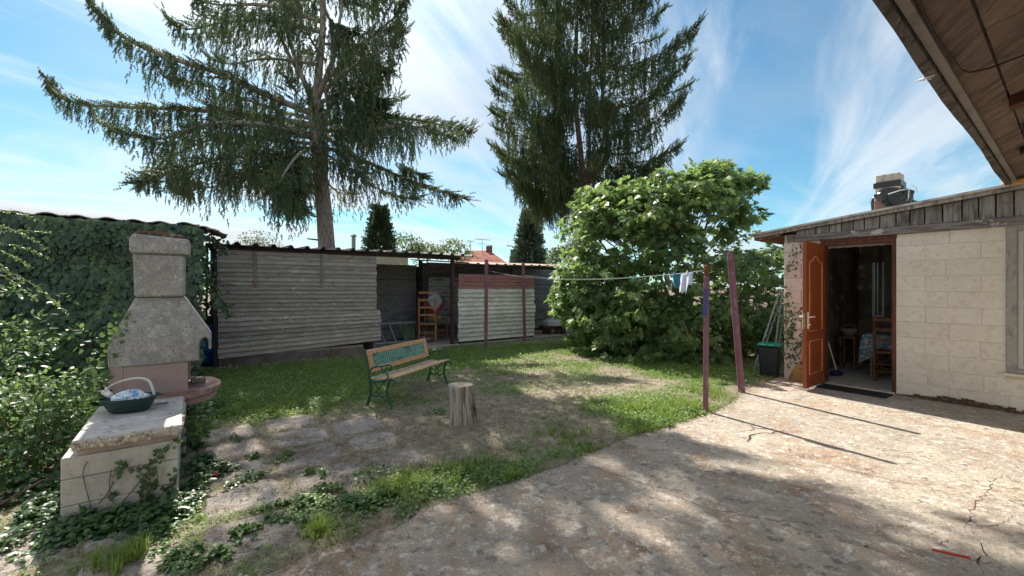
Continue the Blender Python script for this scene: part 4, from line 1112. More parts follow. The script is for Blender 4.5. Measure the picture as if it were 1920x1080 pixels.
# tapers in depth towards the top
def dep(z): t = min(max((z - 1.05) / .37, 0), 1); return t * .09
for side in (0, 1):
    for (u, v) in hp: vs.append(S(A0b + u, (BB + dep(v)) if side == 0 else (BB + .72 - dep(v)), v))
hm.add(vs, [tuple(range(nb_))[::-1], tuple(range(nb_, 2 * nb_))] + [(i, (i + 1) % nb_, nb_ + (i + 1) % nb_, nb_ + i) for i in range(nb_)])
hm.build('hood', M_bbq, bq, bev=.018)
# firebox: side slab, back, far side
m = MB(); m.sbox(A0b - .46, A0b + .045, BB + .015, BB + .07, .52, .852); m.build('firebox_side', M_bbqpink, bq, bev=.006)
m = MB(); m.sbox(A0b - .465, A0b - .38, BB + .008, BB + .0755, .52, .852); m.build('corner_strip', M_bbqpink, bq, bev=.004)
m = MB(); m.sbox(A0b - .46, A0b + .06, BB + .62, BB + .69, .60, .852); m.build('firebox_side', M_bbqpink, bq, bev=.006)
m = MB(); m.sbox(A0b - .458, A0b - .40, BB + .08, BB + .615, .60, .852); m.build('firebox_back', M_bbqpink, bq)
# hearth slab with a half-round nose
pts_ = [(-.45, BB + .0), (.06, BB - .02)]
for i in range(11):
    t = -math.pi / 2 + math.pi * i / 10; pts_.append((.06 + .24 * math.cos(t), BB + .35 + .37 * math.sin(t)))
pts_ += [(-.45, BB + .72)]
def plate(m, pts, z0, z1): return m.prism(pts, lambda u, v, d: S(A0b + u, v, d), z0, z1)
m = MB(); plate(m, pts_, .535, .60); m.build('hearth_slab', M_hearth, bq, bev=.012)
m = MB(); plate(m, [(.0 + (u - .0) * .88, BB + .35 + (v - BB - .35) * .86) for u, v in pts_], .47, .534); m.build('hearth_underside', M_bbqpink, bq, bev=.01)
m = MB(); m.box((-.06, -.05, 0), (.06, .05, .05), Matrix.Translation(S(A0b + .12, BB + .35, .60)) @ ROT); m.build('ash_brick', M_bbq, bq, bev=.01)
# plinth
m = MB(); m.sbox(A0b - .44, A0b + .03, BB + .02, BB + .10, -.02, .47); m.build('plinth_side', M_counter, bq, bev=.01)
m = MB(); m.sbox(A0b - .44, A0b + .06, BB + .58, BB + .66, -.02, .47); m.build('plinth_side', M_counter, bq, bev=.01)
m = MB(); m.sbox(A0b - .44, A0b - .36, BB + .105, BB + .575, -.02, .47); m.build('plinth_back', M_counter, bq)
# side counter: block base and thick slab
ct = empty('side_counter', S(A0b - .25, 4.2, 0), TH, 'low block counter with a chipped concrete slab top built against the barbecue', 'counter')
CA0, CA1, CB0, CB1 = A0b - .50, A0b, 3.72, 4.69
rows_ = [(-.02, .155), (.158, .32), (.323, .455)]
for k, (z0, z1) in enumerate(rows_):
    ex = .07 - .0 * k
    m = MB(); m.sbox(CA0 - ex, CA1 - .004, CB0 + .012 + .002 * k, CB0 + .16, z0, z1); m.build('block', M_counter, ct, bev=.005)
    m = MB(); m.sbox(CA1 - .15, CA1 - .006 + .002 * k, CB0 + .165, CB1, z0, z1); m.build('block', M_counter, ct, bev=.005)
    m = MB(); m.sbox(CA0 - ex, CA0 + .1, CB0 + .165, CB1, z0, z1); m.build('block', M_counter, ct, bev=.005)
m = MB(); m.sbox(CA0 - .0, CA1 - .004, CB0 + .02, CB1, .458, .50); m.build('bedding_course', mat('pink_bedding', (.36, .29, .26), [((.44, .41, .38), 6, .5, .6)], .95, bump=(40, .006)), ct, bev=.004)
m = MB(); m.sbox(CA0 - .02, CA1 + .015, CB0 - .01, CB1 + .002, .502, .56); o = m.build('slab_top', M_cslab, ct, bev=.006)
# chipped lip of the slab
m = MB(); rr = random.Random(3)
for k in range(70):
    t = k / 69; a = CA0 - .02 + (CA1 + .03 - CA0) * t; s_ = rr.uniform(.006, .016)
    m.box((-s_, -s_ * .6, -s_ * .8), (s_, s_ * .6, s_ * .8), Matrix.Translation(S(a, CB0 - .012, rr.uniform(.506, .55))) @ Euler((rr.random(), rr.random(), rr.random())).to_matrix().to_4x4())
for k in range(60):
    t = k / 59; b = CB0 + .95 * t; s_ = rr.uniform(.005, .012)
    m.box((-s_ * .6, -s_, -s_ * .8), (s_ * .6, s_, s_ * .8), Matrix.Translation(S(CA1 + .017, b, rr.uniform(.506, .553))) @ Euler((rr.random(), rr.random(), rr.random())).to_matrix().to_4x4())
o = m.build('chipped_edge', M_rough, ct); o['kind'] = 'stuff'

# green basket bowl with a clear bag in it
BC = G(243, 771, .56); BC = Vector((BC.x, BC.y, .562))
M_bowl = mat('green_plastic', (.018, .05, .042), [], .45, spec=.45)
bw = empty('plastic_bowl', BC, .35, 'dark green oval plastic basket with a grey arched handle on the counter slab', 'basket')
m = MB(); m.lathe([(.10, .0), (.125, .012), (.165, .095), (.18, .112), (.186, .112), (.184, .104), (.158, .09), (.12, .022), (.02, .012)], BC, 36, 1.0, .72, .35); m.build('bowl_body', M_bowl, bw, smooth=True)
c_, s_ = math.cos(.35), math.sin(.35)
def bl(x, y, z): return BC + Vector((x * c_ - y * s_, x * s_ + y * c_, z))
m = MB(); m.tube([bl(*q_) for q_ in smoothp([(-.165, 0, .15), (-.12, .02, .20), (-.03, .03, .235), (.06, .03, .24), (.12, .02, .205), (.155, .0, .105)], 4)], [.003 + .006 * min(1, i / 12) for i in range(21)], 8); m.build('handle', mat('grey_handle', (.62, .63, .60), [], .5), bw, smooth=True)
m = MB()
for sx in (-1, 1): m.lathe([(.01, 0), (.028, 0), (.028, .008), (.01, .008)], bl(sx * .185, 0, .104), 10)
m.build('rim_lug', M_bowl, bw)
M_bag = mat('blue_white_bag', (.55, .68, .78), [((.12, .32, .55), 14, .5, .56, None, 2), ((.85, .88, .9), 22, .54, .6, None, 2), ((.2, .25, .28), 9, .6, .64)], .18, spec=.6)
rr = random.Random(9); vs = []; nu, nv = 26, 12
for j in range(nv + 1):
    ph = math.pi / 2 * j / nv
    for i in range(nu):
        an = 2 * math.pi * i / nu; k = 1 + .10 * math.sin(5 * an + 3 * ph) + rr.uniform(-.05, .05)
        vs.append(bl(.125 * math.cos(ph) * math.cos(an) * k + .005, .085 * math.cos(ph) * math.sin(an) * k, .07 + .085 * math.sin(ph) * k))
m = MB(); m.add(vs, [(j * nu + i, j * nu + (i + 1) % nu, (j + 1) * nu + (i + 1) % nu, (j + 1) * nu + i) for j in range(nv) for i in range(nu)])
o = m.build('plastic_bag', M_bag); tag(o, 'crumpled clear and blue plastic bag heaped in the green basket', 'plastic bag')
m = MB(); m.tube([bl(-.12, .01, .125), bl(-.165, .03, .155)], [.02, .024], 8); o = m.build('bottle_neck', M_white); tag(o, 'white cap end sticking out on the left of the green basket', 'bottle'); o.name = 'bottle'
PC = Vector((*G(300, 758, .56)[:2], .563))
m = MB(); m.box((-.05, -.03, 0), (.05, .03, .006), Matrix.Translation(PC) @ Matrix.Rotation(.6, 4, 'Z')); m.box((-.06, -.012, .008), (.06, .012, .014), Matrix.Translation(PC) @ Matrix.Rotation(.35, 4, 'Z'))
o = m.build('folded_paper', mat('paper', (.5, .5, .47), [((.2, .2, .2), 30, .55, .62)], .8)); tag(o, 'small folded papers lying beside the green basket', 'paper')

# ------------------------------------------------------------------ garden bench
BL = Vector((-1.64, 5.25, 0)); BR = Vector((-1.16, 6.58, 0))
ax = (BR - BL); LEN = ax.length; bang = math.atan2(ax.y, ax.x)
BM = Matrix.Translation(BL) @ Matrix.Rotation(bang, 4, 'Z')      # local x along the bench, -y is the front (camera right)
bench = empty('garden_bench', (BL + BR) / 2, bang, 'cast iron and timber garden bench with a green lattice back on the grass', 'bench')
M_iron = mat('green_iron', (.03, .11, .085), [((.018, .05, .042), 20, .5, .65), ((.07, .09, .07), 40, .6, .7)], .45, spec=.45, metal=.1)
M_benchwood = mat('bench_wood', (.68, .42, .24), [((.54, .29, .145), 4, .45, .62, (1, 8, 8), 6), ((.58, .33, .17), 6, .54, .68, (1, 10, 10))], .6, rot=(0, 0, -bang), vary=.06)
M_benchpale = mat('bench_wood_pale', (.70, .50, .30), [((.44, .28, .15), 4, .45, .62, (1, 8, 8), 6)], .65, rot=(0, 0, -bang), vary=.10)
M_benchgrey = mat('bench_wood_grey', (.50, .42, .36), [((.28, .22, .18), 4, .45, .62, (1, 8, 8), 6)], .7, rot=(0, 0, -bang))
M_lattice = mat('lattice_plastic', (.20, .40, .34), [((.09, .2, .165), 10, .5, .65)], .55)
def bv(x, y, z): return BM @ Vector((x, y, z))
# side profile in (y,z): front is -y
for xe in (.0, LEN):
    en = empty('end_frame', (0, 0, 0)); en.parent = bench; en.matrix_basis = Matrix.Identity(4)
    def tb(name, pts, r, n=6, sm=4):
        m = MB(); q = smoothp([(0, y, z) for y, z in pts], sm)
        rad = r if not isinstance(r, (list, tuple)) else [r[0] + (r[1] - r[0]) * i / (len(q) - 1) for i in range(len(q))]
        m.tube([bv(xe, p.y, p.z) for p in q], rad, n); return m.build(name, M_iron, en, smooth=True)
    tb('leg', [(.19, 0.01), (.165, .06), (.12, .2), (.12, .30), (.125, .37)], (.019, .015))
    tb('leg', [(-.20, 0.01), (-.175, .07), (-.125, .2), (-.135, .30), (-.16, .375)], (.019, .015))
    for yy in (.195, -.205):
        m = MB(); m.lathe([(.012, 0), (.028, 0), (.026, .02), (.014, .03)], bv(xe, yy, 0.0), 10); m.build('foot', M_iron, en)
    tb('seat_rail', [(.13, .37), (.08, .345), (-.02, .35), (-.12, .375), (-.19, .385), (-.235, .36), (-.245, .335)], .015)
    tb('back_post', [(.125, .34), (.15, .45), (.185, .6), (.215, .71), (.235, .735), (.25, .72)], .014)
    tb('armrest', [(.145, .46), (.10, .505), (.02, .53), (-.08, .545), (-.14, .56), (-.18, .55), (-.185, .52), (-.155, .515)], .012)
    tb('arm_scroll', [(-.10, .37), (-.135, .42), (-.10, .46), (-.06, .49), (-.04, .53)], .008)
    tb('arm_scroll', [(-.12, .535), (-.09, .49), (-.125, .45), (-.14, .41)], .007)
    tb('brace', [(.13, .20), (.06, .165), (0, .175), (-.06, .165), (-.13, .20)], .009)
    tb('brace', [(0, .175), (.03, .22), (.0, .26), (-.03, .22), (0, .175)], .007)
    tb('brace', [(0, .26), (.05, .31), (.09, .345)], .007)
    tb('brace', [(0, .26), (-.05, .31), (-.09, .36)], .007)
# seat slats
for k, (y, z, w, mt) in enumerate(((.085, .372, .062, M_benchgrey), (.018, .366, .056, M_benchpale), (-.042, .368, .05, M_benchpale), (-.096, .378, .05, M_benchpale), (-.152, .390, .052, M_benchpale), (-.205, .398, .042, M_benchpale))):
    m = MB(); m.box((-.0, y - w / 2 + .002, z), (LEN + .0, y + w / 2 - .002, z + .018), BM); m.build('slat', mt, bench, bev=.003)
# back: frame boards lean with the posts
def bk(x, t, off=0.0):      # t 0..1 up the back
    y = .152 + .065 * t - .012 - off; z = .455 + .265 * t; return bv(x, y, z)
def backbox(name, x0, x1, t0, t1, mt, th=.018, off=0.0):
    m = MB(); vs = [bk(x0, t0, off), bk(x1, t0, off), bk(x1, t1, off), bk(x0, t1, off), bk(x0, t0, off + th), bk(x1, t0, off + th), bk(x1, t1, off + th), bk(x0, t1, off + th)]
    m.add(vs, [(0, 1, 2, 3), (4, 7, 6, 5), (0, 4, 5, 1), (1, 5, 6, 2), (2, 6, 7, 3), (3, 7, 4, 0)]); return m.build(name, mt, bench, bev=.003)
backbox('back_rail', .02, LEN - .02, .80, 1.0, M_benchwood); backbox('back_rail', .02, LEN - .02, -.02, .19, M_benchwood)
backbox('back_stile', .02, .10, .193, .797, M_benchwood); backbox('back_stile', LEN - .10, LEN - .02, .193, .797, M_benchwood)
lat = MB(); x0, x1 = .10, LEN - .10; t0, t1 = .193, .797; n_ = 26; step = (x1 - x0) / n_; wv = .010
for sgn in (1, -1):
    for k in range(-2, n_ + 3):
        xs = x0 + k * step; dx = sgn * step * 2.0
        a_, b_ = xs, xs + dx; ta, tb_ = t0, t1
        # clip to the opening
        def cl(v, lo_, hi_): return max(lo_, min(hi_, v))
        if max(a_, b_) < x0 or min(a_, b_) > x1: continue
        if a_ != cl(a_, x0, x1): r_ = (cl(a_, x0, x1) - a_) / (b_ - a_); ta = t0 + (t1 - t0) * r_; a_ = cl(a_, x0, x1)
        if b_ != cl(b_, x0, x1): r_ = (cl(b_, x0, x1) - xs) / dx; tb_ = t0 + (t1 - t0) * r_; b_ = cl(b_, x0, x1)
        if tb_ - ta < .05: continue
        of = .004 + .003 * sgn
        vs = [bk(a_ - wv, ta, of), bk(a_ + wv, ta, of), bk(b_ + wv, tb_, of), bk(b_ - wv, tb_, of)]
        vs += [bk(a_ - wv, ta, of + .005), bk(a_ + wv, ta, of + .005), bk(b_ + wv, tb_, of + .005), bk(b_ - wv, tb_, of + .005)]
        lat.add(vs, [(0, 1, 2, 3), (4, 7, 6, 5), (0, 4, 5, 1), (1, 5, 6, 2), (2, 6, 7, 3), (3, 7, 4, 0)])
lat.build('lattice', M_lattice, bench)

# ------------------------------------------------------------------ stump
M_bark_s = mat('stump_side', (.47, .43, .39), [((.2, .15, .115), 3, .45, .6, (9, 9, .7), 6), ((.50, .45, .395), 4, .52, .66, (10, 10, .8), 6), ((.06, .045, .035), 2.2, .6, .68, (5, 5, .6))], .9, bumps=[(6, .012, (6, 6, .6)), (30, .004, (6, 6, .5))])
M_cut = mat('stump_top', (.42, .35, .27), [((.26, .20, .15), 8, .48, .64), ((.52, .46, .38), 20, .55, .68), ((.08, .06, .045), 16, .62, .68, (1, 4, 1))], .92, bump=(40, .006))
SC = G(868, 797); st_ = empty('tree_stump', (SC.x, SC.y, 0), 0, 'upright cut log stump with grey cracked sides in front of the bench', 'stump')
rr = random.Random(5); m = MB(); n_ = 36; vs = []
rad_ = [1 + .035 * math.sin(3 * i / n_ * 6.283 + 1) + .02 * math.sin(7 * i / n_ * 6.283) + (-.06 if i in (4, 21, 30, 26) else 0) for i in range(n_)]
lv = [(0, .152), (.05, .15), (.2, .143), (.35, .138), (.415, .137), (.424, .132)]
for (z, r) in lv:
    for i in range(n_):
        an = 6.2832 * i / n_; vs.append(Vector((SC.x - .03 * z / .42 + rad_[i] * r * math.cos(an), SC.y + rad_[i] * r * math.sin(an), z + .02 + .0 * math.cos(an))))
fs = [(j * n_ + i, j * n_ + (i + 1) % n_, (j + 1) * n_ + (i + 1) % n_, (j + 1) * n_ + i) for j in range(len(lv) - 1) for i in range(n_)]
m.add(vs, fs); m.build('bark', M_bark_s, st_)
m = MB(); m.add(vs[-n_:] + [Vector((SC.x - .03, SC.y, .446))], [(i, (i + 1) % n_, n_) for i in range(n_)]); m.build('cut_top', M_cut, st_)

# ------------------------------------------------------------------ purple washing posts and line
M_purple = mat('purple_paint', (.22, .10, .14), [((.19, .08, .12), 3, .48, .66), ((.33, .19, .235), 6, .56, .7), ((.13, .045, .03), 20, .63, .70)], .6, bump=(60, .002), vary=.06)
M_rust = mat('rust', (.16, .06, .03), [((.28, .12, .06), 20, .5, .65), ((.06, .03, .02), 30, .55, .7)], .9, bump=(50, .006))
M_purpleblue = mat('blue_patch', (.10, .085, .23), [((.16, .07, .14), 8, .5, .62)], .6)
def post(base, topw, r, label, square=True, rusty=0.0):
    e = empty('washing_post', base, 0, label, 'post', 'purple washing line posts')
    M_ = (Vector(topw) - Vector(base)); L_ = M_.length
    rot = Vector((0, 0, 1)).rotation_difference(M_.normalized()).to_matrix().to_4x4() @ Matrix.Rotation(.5, 4, 'Z')
    T_ = Matrix.Translation(base) @ rot
    m = MB(); m.box((-r, -r, -.1), (r, r, L_ - rusty), T_); m.build('pole', M_purple, e, bev=r * .35)
    if rusty:
        m = MB(); m.box((-r * .93, -r * .93, L_ - rusty), (r * .93, r * .93, L_), T_); m.build('rusty_top', M_rust, e, bev=r * .3)
    else:
        m = MB(); m.box((-r * .9, -r * .9, L_ + .001), (r * .9, r * .9, L_ + .006), T_); m.build('post_cap', M_purple, e)
    return e, T_, L_
p1 = post(G(911, 655), W(912, 487, 10.3), .036, 'purple post nearest the maroon shed post, left of the far pair')
p2 = post(G(984, 642), W(981, 492, 11.7), .036, 'purple post in front of the pale ribbed screen, farthest from the camera')
p3 = post(G(1323, 777), W(1325, 497, 5.05), .026, 'slim upright purple post with a rusty top standing at the concrete edge', rusty=.13)
p4 = post(G(1391, 740), W(1369, 473, 6.0), .036, 'leaning purple post closest to the block shed')
m = MB(); T_ = p3[1]; m.box((-.0275, -.0275, p3[2] - .60), (.0, .0275, p3[2] - .28), T_); m.build('blue_patch', M_purpleblue, p3[0])
m = MB(); m.lathe([(.027, 0), (.034, 0), (.034, .03), (.027, .03)], T_ @ Vector((0, 0, p3[2] - .07)), 8); m.build('bracket', M_rust, p3[0])
M_line = mat('line_cord', (.62, .68, .66), [], .5)
ls = W(1318, 508, 5.05); le = W(914, 507, 10.25)
def linept(t, sag=.16): p = ls.lerp(le, t); return p + Vector((0, 0, -sag * 4 * t * (1 - t)))
m = MB(); m.tube([linept(i / 40) for i in range(41)], .002, 5); o = m.build('washing_line', M_line)
tag(o, 'pale washing line sagging between the upright purple post and the far posts', 'cord')
m = MB(); ls2 = W(1373, 480, 6.0); le2 = W(982, 500, 11.65)
m.tube([ls.lerp(le2, 0) + Vector((0, 0, .01))] + [(ls.lerp(W(984, 516, 11.6), i / 30) + Vector((0, 0, -.10 * 4 * (i / 30) * (1 - i / 30)))) for i in range(1, 31)], .0016, 5); o = m.build('washing_line', M_line)
tag(o, 'second thinner washing line running just above the first to the farther post', 'cord')
def cloth(name, t0, t1, drop, mt, label, skew=0.0, fold=.02, dropf=None, cat='cloth'):
    vs = []; nu, nv = 16, 10
    for j in range(nv + 1):
        v = j / nv
        for i in range(nu + 1):
            u = i / nu; p = linept(t0 + (t1 - t0) * u); d = drop if dropf is None else dropf(u)
            w = (u - .5) * v * .25 * (t1 - t0)
            q = linept(t0 + (t1 - t0) * u + w) if v else p
            vs.append(Vector((q.x + fold * math.sin(u * 14) * v * .8 + skew * v, q.y + fold * math.cos(u * 11) * v, p.z - d * v)))
    m = MB(); m.add(vs, [(j * (nu + 1) + i, j * (nu + 1) + i + 1, (j + 1) * (nu + 1) + i + 1, (j + 1) * (nu + 1) + i) for j in range(nv) for i in range(nu)])
    o = m.build(name, mt, smooth=True); md = o.modifiers.new('t', 'SOLIDIFY'); md.thickness = .003
    return tag(o, label, cat)
def tpx(px):     # parameter along the line for an image column
    u = (px - 960) / 800; return (ls.x - u * ls.y) / (u * (le.y - ls.y) - (le.x - ls.x))
cloth('hanging_cloth', tpx(1299), tpx(1277), .225, mat('white_cloth', (.62, .66, .78), [((.5, .55, .7), 8, .5, .65)], .9), 'small pale lilac white cloth pegged nearest the upright purple post', skew=-.02, dropf=lambda u: .24 if u > .35 else .15)
cloth('hanging_cloth', tpx(1276), tpx(1260), .17, mat('teal_cloth', (.05, .22, .29), [((.03, .13, .18), 12, .5, .62)], .9), 'teal cloth hanging from a blue peg between white and dark cloths', skew=.03)
cloth('hanging_cloth', tpx(1254), tpx(1243), .19, mat('dark_grey_cloth', (.10, .10, .105), [((.30, .29, .27), 14, .5, .58)], .9), 'dark and grey small garment pegged at the left end of the washing', skew=.03, dropf=lambda u: .19 if u < .6 else .1)
for k, (px, c, nm) in enumerate(((1288, (.6, .7, .72), 'white peg holding the pale lilac cloth'), (1263, (.06, .3, .5), 'blue peg holding the teal cloth'), (1245, (.5, .62, .65), 'pale peg holding the dark grey garment'), (1188, (.06, .38, .42), 'single teal peg on the empty stretch of washing line'))):
    t = tpx(px); q = linept(t); m = MB(); m.box((-.006, -.009, -.028), (.006, .009, .03), Matrix.Translation(q) @ Matrix.Rotation(.2, 4, 'Y'))
    o = m.build('clothes_peg', mat('peg_plastic', c, [], .4), bev=.002); tag(o, nm, 'peg')

# ------------------------------------------------------------------ things by the shed door
# bin
bc = Vector((4.30, 7.12, 0)); bn = empty('kitchen_bin', bc, TH, 'black plastic bin with a teal lid at the corner of the shed', 'bin')
BNM = Matrix.Translation(bc) @ Matrix.Rotation(TH + .25, 4, 'Z')
m = MB(); vs = []
for (z, s1) in ((.02, .125), (.54, .165)):
    for (sx, sy) in ((-1, -1), (1, -1), (1, 1), (-1, 1)): vs.append(BNM @ Vector((sx * s1, sy * s1 * .95, z)))
m.add(vs, [(0, 3, 2, 1), (4, 5, 6, 7), (0, 1, 5, 4), (1, 2, 6, 5), (2, 3, 7, 6), (3, 0, 4, 7)]); m.build('bin_body', mat('black_bin', (.012, .018, .022), [((.03, .035, .04), 20, .55, .7)], .5, spec=.4), bn, bev=.02)
m = MB(); m.box((-.178, -.17, .542), (.178, .17, .575), BNM); m.build('lid', mat('teal_lid', (.015, .20, .145), [], .5), bn, bev=.012)
# stepladder leaning against the shed side
M_lad = mat('ladder_metal', (.30, .32, .30), [((.2, .2, .19), 10, .5, .65)], .6, metal=.2)
ld = empty('step_ladder', (4.45, 7.7, 0), 0, 'grey folding step ladder leaning beside the shed behind the bin', 'ladder')
t0_ = W(1462, 545, 7.9); f0 = G(1411, 699); f1 = f0 + Vector((.30, .38, 0))
def lad(nm, base0, base1, top0, top1, nr):
    for (p, q) in ((base0, top0), (base1, top1)):
        m = MB(); m.tube([p, q], .018, 4); m.build('rail', M_lad, ld)
    for k in range(nr):
        t = (k + 1) / (nr + 1); m = MB(); m.tube([base0.lerp(top0, t), base1.lerp(top1, t)], .014, 4); m.build(nm, M_lad, ld)
tp0 = Vector((t0_.x, t0_.y, t0_.z)); tp1 = tp0 + Vector((.28, .30, 0))
lad('rung', f0, f1, tp0, tp1, 6)
lad('rung', f0 + Vector((.42, .12, 0)), f1 + Vector((.42, .12, 0)), tp0 + Vector((.05, 0, 0)), tp1 + Vector((.05, 0, 0)), 2)
# straw broom
M_stick = mat('broom_stick', (.42, .24, .15), [((.34, .18, .11), 5, .5, .65)], .6)
M_strawb = mat('broom_straw', (.42, .25, .09), [((.28, .15, .05), 8, .45, .6, (1, 1, .2)), ((.55, .38, .17), 14, .52, .66, (1, 1, .2))], .9, bump=(60, .005, (1, 1, .1)))
b0 = S(WA - .14, 2.62, .035); btop = S(WA - .03, 2.60, 1.12)
br = empty('straw_broom', b0, 0, 'straw broom with a pinkish stick leaning on the wall left of the open door', 'broom')
m = MB(); m.tube([b0.lerp(btop, .27), btop], .012, 8); m.build('stick', M_stick, br)
dirb = (btop - b0).normalized(); m = MB(); rr = random.Random(2)
for k in range(150):
    sp = rr.uniform(-1, 1); sq = rr.uniform(-.35, .35); top_ = b0.lerp(btop, .30) + S(sq * .02, sp * .025, 0)
    e_ = b0 + S(sq * .09 - .02, sp * .15 + .02, rr.uniform(-.005, .03)); mid = top_.lerp(e_, .5) + S(0, sp * .015, 0)
    m.tube([top_, mid, e_], [.004, .004, .0025], 3, False)
m.build('straw_head', M_strawb, br)
m = MB(); m.tube([b0.lerp(btop, .25), b0.lerp(btop, .29)], .022, 10); m.tube([b0.lerp(btop, .18), b0.lerp(btop, .19)], .036, 10); m.build('binding', M_rust, br)
# door mat
m = MB(); mm_ = Matrix.Translation(S(WA - .22, 1.94, .037)) @ ROT @ Matrix.Rotation(-.04, 4, 'Z'); m.box((-.165, -.40, 0), (.165, .40, .016), mm_)
o = m.build('door_mat', M_rubber, bev=.004); tag(o, 'black ribbed rubber mat lying before the open door', 'mat')
# inside: mop broom, table with cloth, chair, basket
M_chair = mat('chair_wood', (.20, .085, .04), [((.12, .05, .025), 5, .45, .62)], .6)
def chair(root, P, rz_, mt, seat=.45, back=1.0, w=.40, d=.38, rungs=3):
    T_ = Matrix.Translation(P) @ Matrix.Rotation(rz_, 4, 'Z')
    for (x, y, top) in ((-w / 2, -d / 2, back), (w / 2, -d / 2, back), (-w / 2, d / 2, seat), (w / 2, d / 2, seat)):
        m = MB(); lean = -.04 if top > seat else 0
        m.tube([T_ @ Vector((x, y, 0)), T_ @ Vector((x, y, seat)), T_ @ Vector((x, y + lean, top))], .019, 8); m.build('leg', mt, root)
    m = MB(); m.box((-w / 2 - .01, -d / 2, seat - .02), (w / 2 + .01, d / 2 + .02, seat + .015), T_); m.build('seat', mt, root, bev=.008)
    for k in range(rungs):
        z = seat + (back - seat) * (.35 + .28 * k); m = MB(); m.box((-w / 2, -d / 2 - .045 * (z - seat) / (back - seat) - .01, z - .025), (w / 2, -d / 2 - .045 * (z - seat) / (back - seat) + .008, z + .025), T_); m.build('back_slat', mt, root, bev=.004)
    for z in (.15, .27):
        for (p, q) in (((-w / 2, -d / 2), (-w / 2, d / 2)), ((w / 2, -d / 2), (w / 2, d / 2)), ((-w / 2, d / 2), (w / 2, d / 2)), ((-w / 2, -d / 2), (w / 2, -d / 2))):
            m = MB(); m.tube([T_ @ Vector((*p, z)), T_ @ Vector((*q, z))], .011, 6); m.build('rung', mt, root)
ic = empty('dining_chair', S(8.32, 1.50, .065), 0, 'brown ladder back chair inside the shed by the door jamb', 'chair')
chair(ic, S(8.66, 1.74, .065), TH - math.pi / 2 + .12, M_chair)
# round table with patterned cloth
M_tcloth = mat('checked_cloth', (.17, .27, .30), [((.5, .54, .52), 26, .54, .58, None, 1), ((.10, .17, .2), 12, .5, .62)], .9)
tp = S(9.35, 1.72, 0); tbl = empty('table', tp, 0, 'wooden table leg and frame under the blue patterned cloth', 'table')
m = MB(); m.sbox(8.86, 9.60, 1.33, 2.13, .70, .735); m.build('table_top', M_chair, tbl)
for (a, b) in ((8.90, 2.06), (9.55, 2.06), (8.90, 1.38), (9.55, 1.38)): m = MB(); m.tube([S(a, b, .062), S(a, b, .70)], [.018, .028], 8); m.build('leg', mat('pale_leg', (.3, .2, .12), [], .6), tbl)
m = MB(); vs = []; n_ = 48
ring = []
for i in range(n_):
    an = 2 * math.pi * i / n_; r1 = 1 / max(abs(math.cos(an)), abs(math.sin(an)))
    ring.append((9.23 + .39 * r1 * math.cos(an), 1.73 + .42 * r1 * math.sin(an), r1, an))
for (a, b, r1, an) in ring: vs.append(S(a, b, .742))
for (a, b, r1, an) in ring: k = 1 + .05 * math.sin(an * 11); vs.append(S(9.23 + (a - 9.23) * 1.04 * k, 1.73 + (b - 1.73) * 1.04 * k, .60))
for (a, b, r1, an) in ring: k = 1 + .10 * math.sin(an * 11); vs.append(S(9.23 + (a - 9.23) * 1.05 * k, 1.73 + (b - 1.73) * 1.05 * k, .50 - .25 * (r1 - 1) / .41))
m.add(vs, [tuple(range(n_))] + [(j * n_ + i, j * n_ + (i + 1) % n_, (j + 1) * n_ + (i + 1) % n_, (j + 1) * n_ + i) for j in range(2) for i in range(n_)])
o = m.build('tablecloth', M_tcloth); tag(o, 'blue and white patterned cloth draped over the table in the dark room', 'tablecloth')
# brush leaning inside
bb0 = W(1568, 700, 7.0); bb0.z = .075; bt_ = W(1553, 610, 7.15)
ib = empty('scrubbing_brush', bb0, 0, 'long handled blue bristled floor brush leaning inside the doorway', 'broom')
m = MB(); m.tube([bb0 + Vector((0, 0, .09)), Vector((bt_.x - .1, bt_.y + .1, 1.15))], .011, 7); m.build('stick', M_white, ib)
m = MB(); m.box((-.09, -.03, .07), (.09, .03, .105), Matrix.Translation(Vector((bb0.x, bb0.y, 0.0))) @ Matrix.Rotation(.3, 4, 'Z')); m.build('brush_block', mat('pink_block', (.3, .17, .14), [], .6), ib, bev=.005)
m = MB(); m.box((-.10, -.035, .0), (.10, .035, .069), Matrix.Translation(Vector((bb0.x, bb0.y, 0.065))) @ Matrix.Rotation(.3, 4, 'Z')); m.build('bristles', mat('blue_bristle', (.02, .03, .12), [], .9), ib)
# basket hanging on a stool inside
sp_ = S(9.3, 2.46, 0); stl = empty('stool', sp_, 0, 'small dark stool inside the room under the wicker basket', 'stool')
m = MB(); m.sbox(9.18, 9.42, 2.34, 2.58, .62, .65); m.build('seat', M_chair, stl)
for (a, b) in ((9.2, 2.36), (9.4, 2.36), (9.2, 2.56), (9.4, 2.56)): m = MB(); m.tube([S(a, b, .062), S(a, b, .62)], .014, 6); m.build('leg', M_chair, stl)
M_wick = mat('wicker', (.30, .24, .19), [((.15, .11, .08), 40, .5, .6)], .8, bump=(90, .006))
bsk = empty('wicker_basket', S(9.3, 2.46, .652), 0, 'round wicker basket with a hoop handle inside the dark room', 'basket')
m = MB(); m.lathe([(.06, 0), (.11, .06), (.13, .13), (.125, .13), (.1, .06), (.02, .01)], S(9.3, 2.46, .652), 20); m.build('basket_body', M_wick, bsk, smooth=True)
m = MB(); m.tube([S(9.3, 2.46, .78) + Vector((.125 * math.cos(t), .02, .07 * math.sin(t))) for t in np.linspace(0, math.pi, 12)], .006, 6); m.build('handle', M_wick, bsk)

